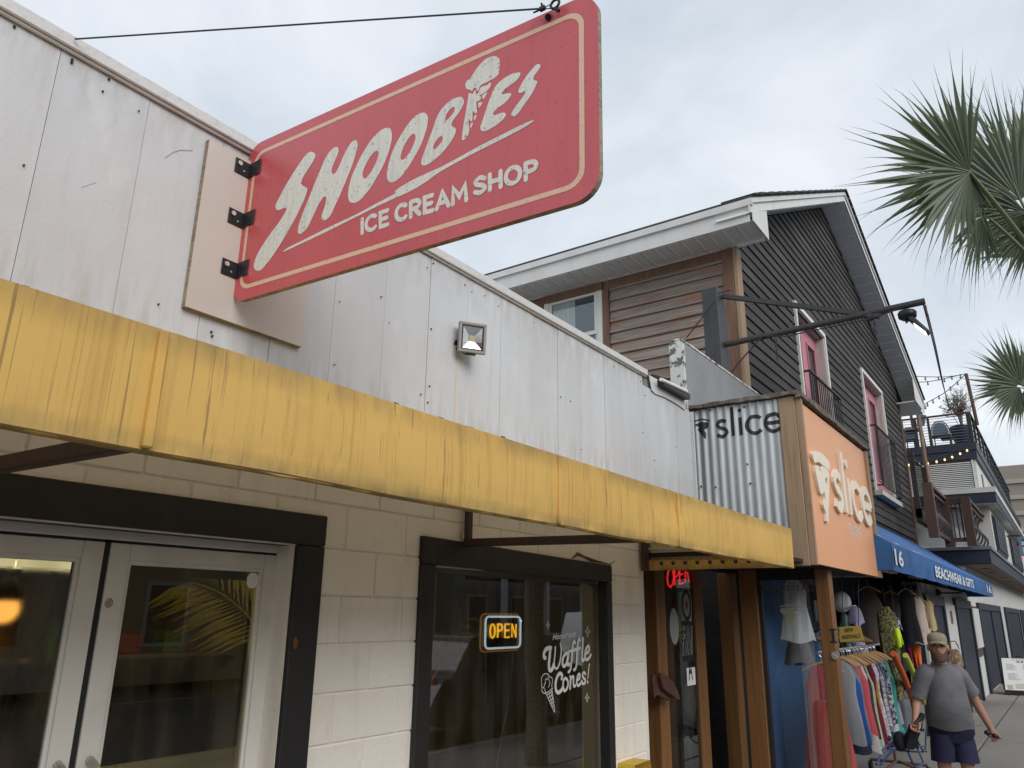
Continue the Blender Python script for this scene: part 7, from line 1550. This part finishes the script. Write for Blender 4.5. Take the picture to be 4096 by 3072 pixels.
# folded umbrella in his right hand
um = thing('folded_umbrella', 'black folded umbrella hanging from the walking man right hand', 'umbrella', tuple(pL-z*.3))
top = mp(3692, 2852, .12); MB().tube([top+z*.01, top-z*.02-sd*.01, pL+fw*.02], [.020,.023,.015], 10).build('handle', 'plastic_black', um, smooth=True)
cu_ = MB(); pts = [pL-z*.02+fw*.02, mp(3664,2895,.08), mp(3655,2925,.08), mp(3640,2955,.06), mp(3636,2985,.05)]; n = 18; vs = []
for k, (p, r) in enumerate(zip(pts, (.025,.050,.048,.062,.070))):
    for i in range(n): t = 2*math.pi*i/n; q = r*(1+.22*math.sin(6*t+k)); vs.append(p+sd*(q*math.cos(t))+fw*(q*math.sin(t))+z*(.02*math.sin(4*t) if k == 4 else 0))
cu_.add(vs, [(r*n+i, r*n+(i+1) % n, (r+1)*n+(i+1) % n, (r+1)*n+i) for r in range(4) for i in range(n)]+[tuple(4*n+i for i in range(n))]); cu_.build('folded_canopy', 'umbrella_black', um, smooth=True)
MB().ball(mp(3600,2965,.0), (.08,.06,.09), 10, 7).build('loose_canopy', 'umbrella_black', um, smooth=True)
MB().tube([mp(3637,2985,.05), mp(3634,3005,.05)], .008, 6).build('tip', 'plastic_black', um)
# sunglasses in the other hand
gl_ = thing('sunglasses', 'dark sunglasses held in the walking man left hand', 'sunglasses', tuple(pR))
c = mp(3962, 2930, .13)
for s in (-1, 1): m = MB(); m.ball(c+sd*(.030*s)-z*(.012*s), (.028,.028,.022), 10, 6); m.build('lens', 'plastic_black', gl_, smooth=True)
MB().tube([c-sd*.02, c+sd*.02], .005, 6).build('bridge', 'plastic_black', gl_); MB().tube([c+sd*.055-z*.02, c+sd*.075-z*.035-fw*.05], .004, 5).build('temple', 'plastic_black', gl_); MB().tube([c-sd*.055+z*.015, c-sd*.02-z*.03-fw*.06], .004, 5).build('temple', 'plastic_black', gl_)
# ================================================================== across the street (mirrored in the shop glass)
M('across_white', (.50,.50,.47), .7, rand=.05); M('across_grey', (.22,.23,.24), .7); M('across_dark', (.03,.035,.04), .2); M('across_roof', (.07,.065,.06), .9); M('across_tan', (.34,.26,.17), .8)
def across(label, x0, x1, y, h, m, nwin, porch):
    t = thing('building', label, 'building', ((x0+x1)/2, y, 0))
    box('wall', m, t, x0, x1, y-8, y, 0, h); box('roof', 'across_roof', t, x0-.3, x1+.3, y-8.3, y+.5, h, h+.3)
    for fl in range(2 if h > 5 else 1):
        for i in range(nwin):
            x = x0+(x1-x0)*(i+.5)/nwin; f = box('window', 'across_white', t, x-.6, x+.6, y, y+.05, .9+3.1*fl, 2.5+3.1*fl); box('pane', 'across_dark', f, x-.5, x+.5, y+.051, y+.07, 1.0+3.1*fl, 2.4+3.1*fl)
    if porch:
        box('porch_roof', 'across_roof', t, x0, x1, y+.51, y+2.4, 3.0, 3.2)
        for i in range(nwin+1): x = x0+.1+(x1-x0-.2)*i/nwin; box('porch_post', 'across_white', t, x-.09, x+.09, y+2.2, y+2.38, 0, 3.0)
across('white porched building across the street', -6, 9, -13.5, 6.2, 'across_white', 5, True)
across('tan shopfront building across the street', 10, 22, -13.5, 4.4, 'across_tan', 4, False)
across('grey porched building across the street', 23, 40, -13.5, 7.0, 'across_grey', 6, True)
across('long white building farther along the far side of the street', 41, 75, -13.5, 6.4, 'across_white', 9, True)
M('car_black', (.015,.016,.018), .15, spec=.6); M('car_white', (.6,.6,.6), .25); M('car_glass', (.02,.025,.03), .05); M('tail_red', (.4,.02,.02), .3)
def car(label, x, y, m, van):
    t = thing('parked_car', label, 'car', (x, y, 0)); zt = 2.0 if van else 1.62
    side = [(x-2.3,.35),(x-2.35,.95),(x-2.1,1.05),(x-1.75,zt-.12),(x-1.4,zt),(x+.6,zt-.02),(x+1.3,1.12),(x+2.2,.95),(x+2.4,.7),(x+2.35,.35)]
    mb = MB(); mb.poly([smooth_loop([Vector((p, y-.9, q-.13)) for p, q in side], 3)], (0,1.8,0)); mb.build('body', m, t, smooth=True)
    for s in (y-.905, y+.905):
        for (a, b) in ((-1.55,-.45),(-.35,.55)): MB().hexa([(x+a,s-.004,.95),(x+b+.12,s-.004,.95),(x+b+.12,s+.004,.95),(x+a,s+.004,.95)], [(x+a+.1,s-.004,zt-.28),(x+b,s-.004,zt-.28),(x+b,s+.004,zt-.28),(x+a+.1,s+.004,zt-.28)]).build('window', 'car_glass', t)
        for dx in (-1.45, 1.45): w_ = MB().tube([(x+dx, s-.1, .2), (x+dx, s+.1, .2)], .33, 16).build('wheel', 'wheel_black', t)
    for s in (-.6, .6): MB().box(x-2.37, x-2.3, y+s-.15, y+s+.15, .72, .9).build('tail_lamp', 'tail_red', t)
car('black parked car at the kerb opposite the window', 11.6, -3.2, 'car_black', False)
car('white parked van farther along the kerb', 17.6, -3.3, 'car_white', True)
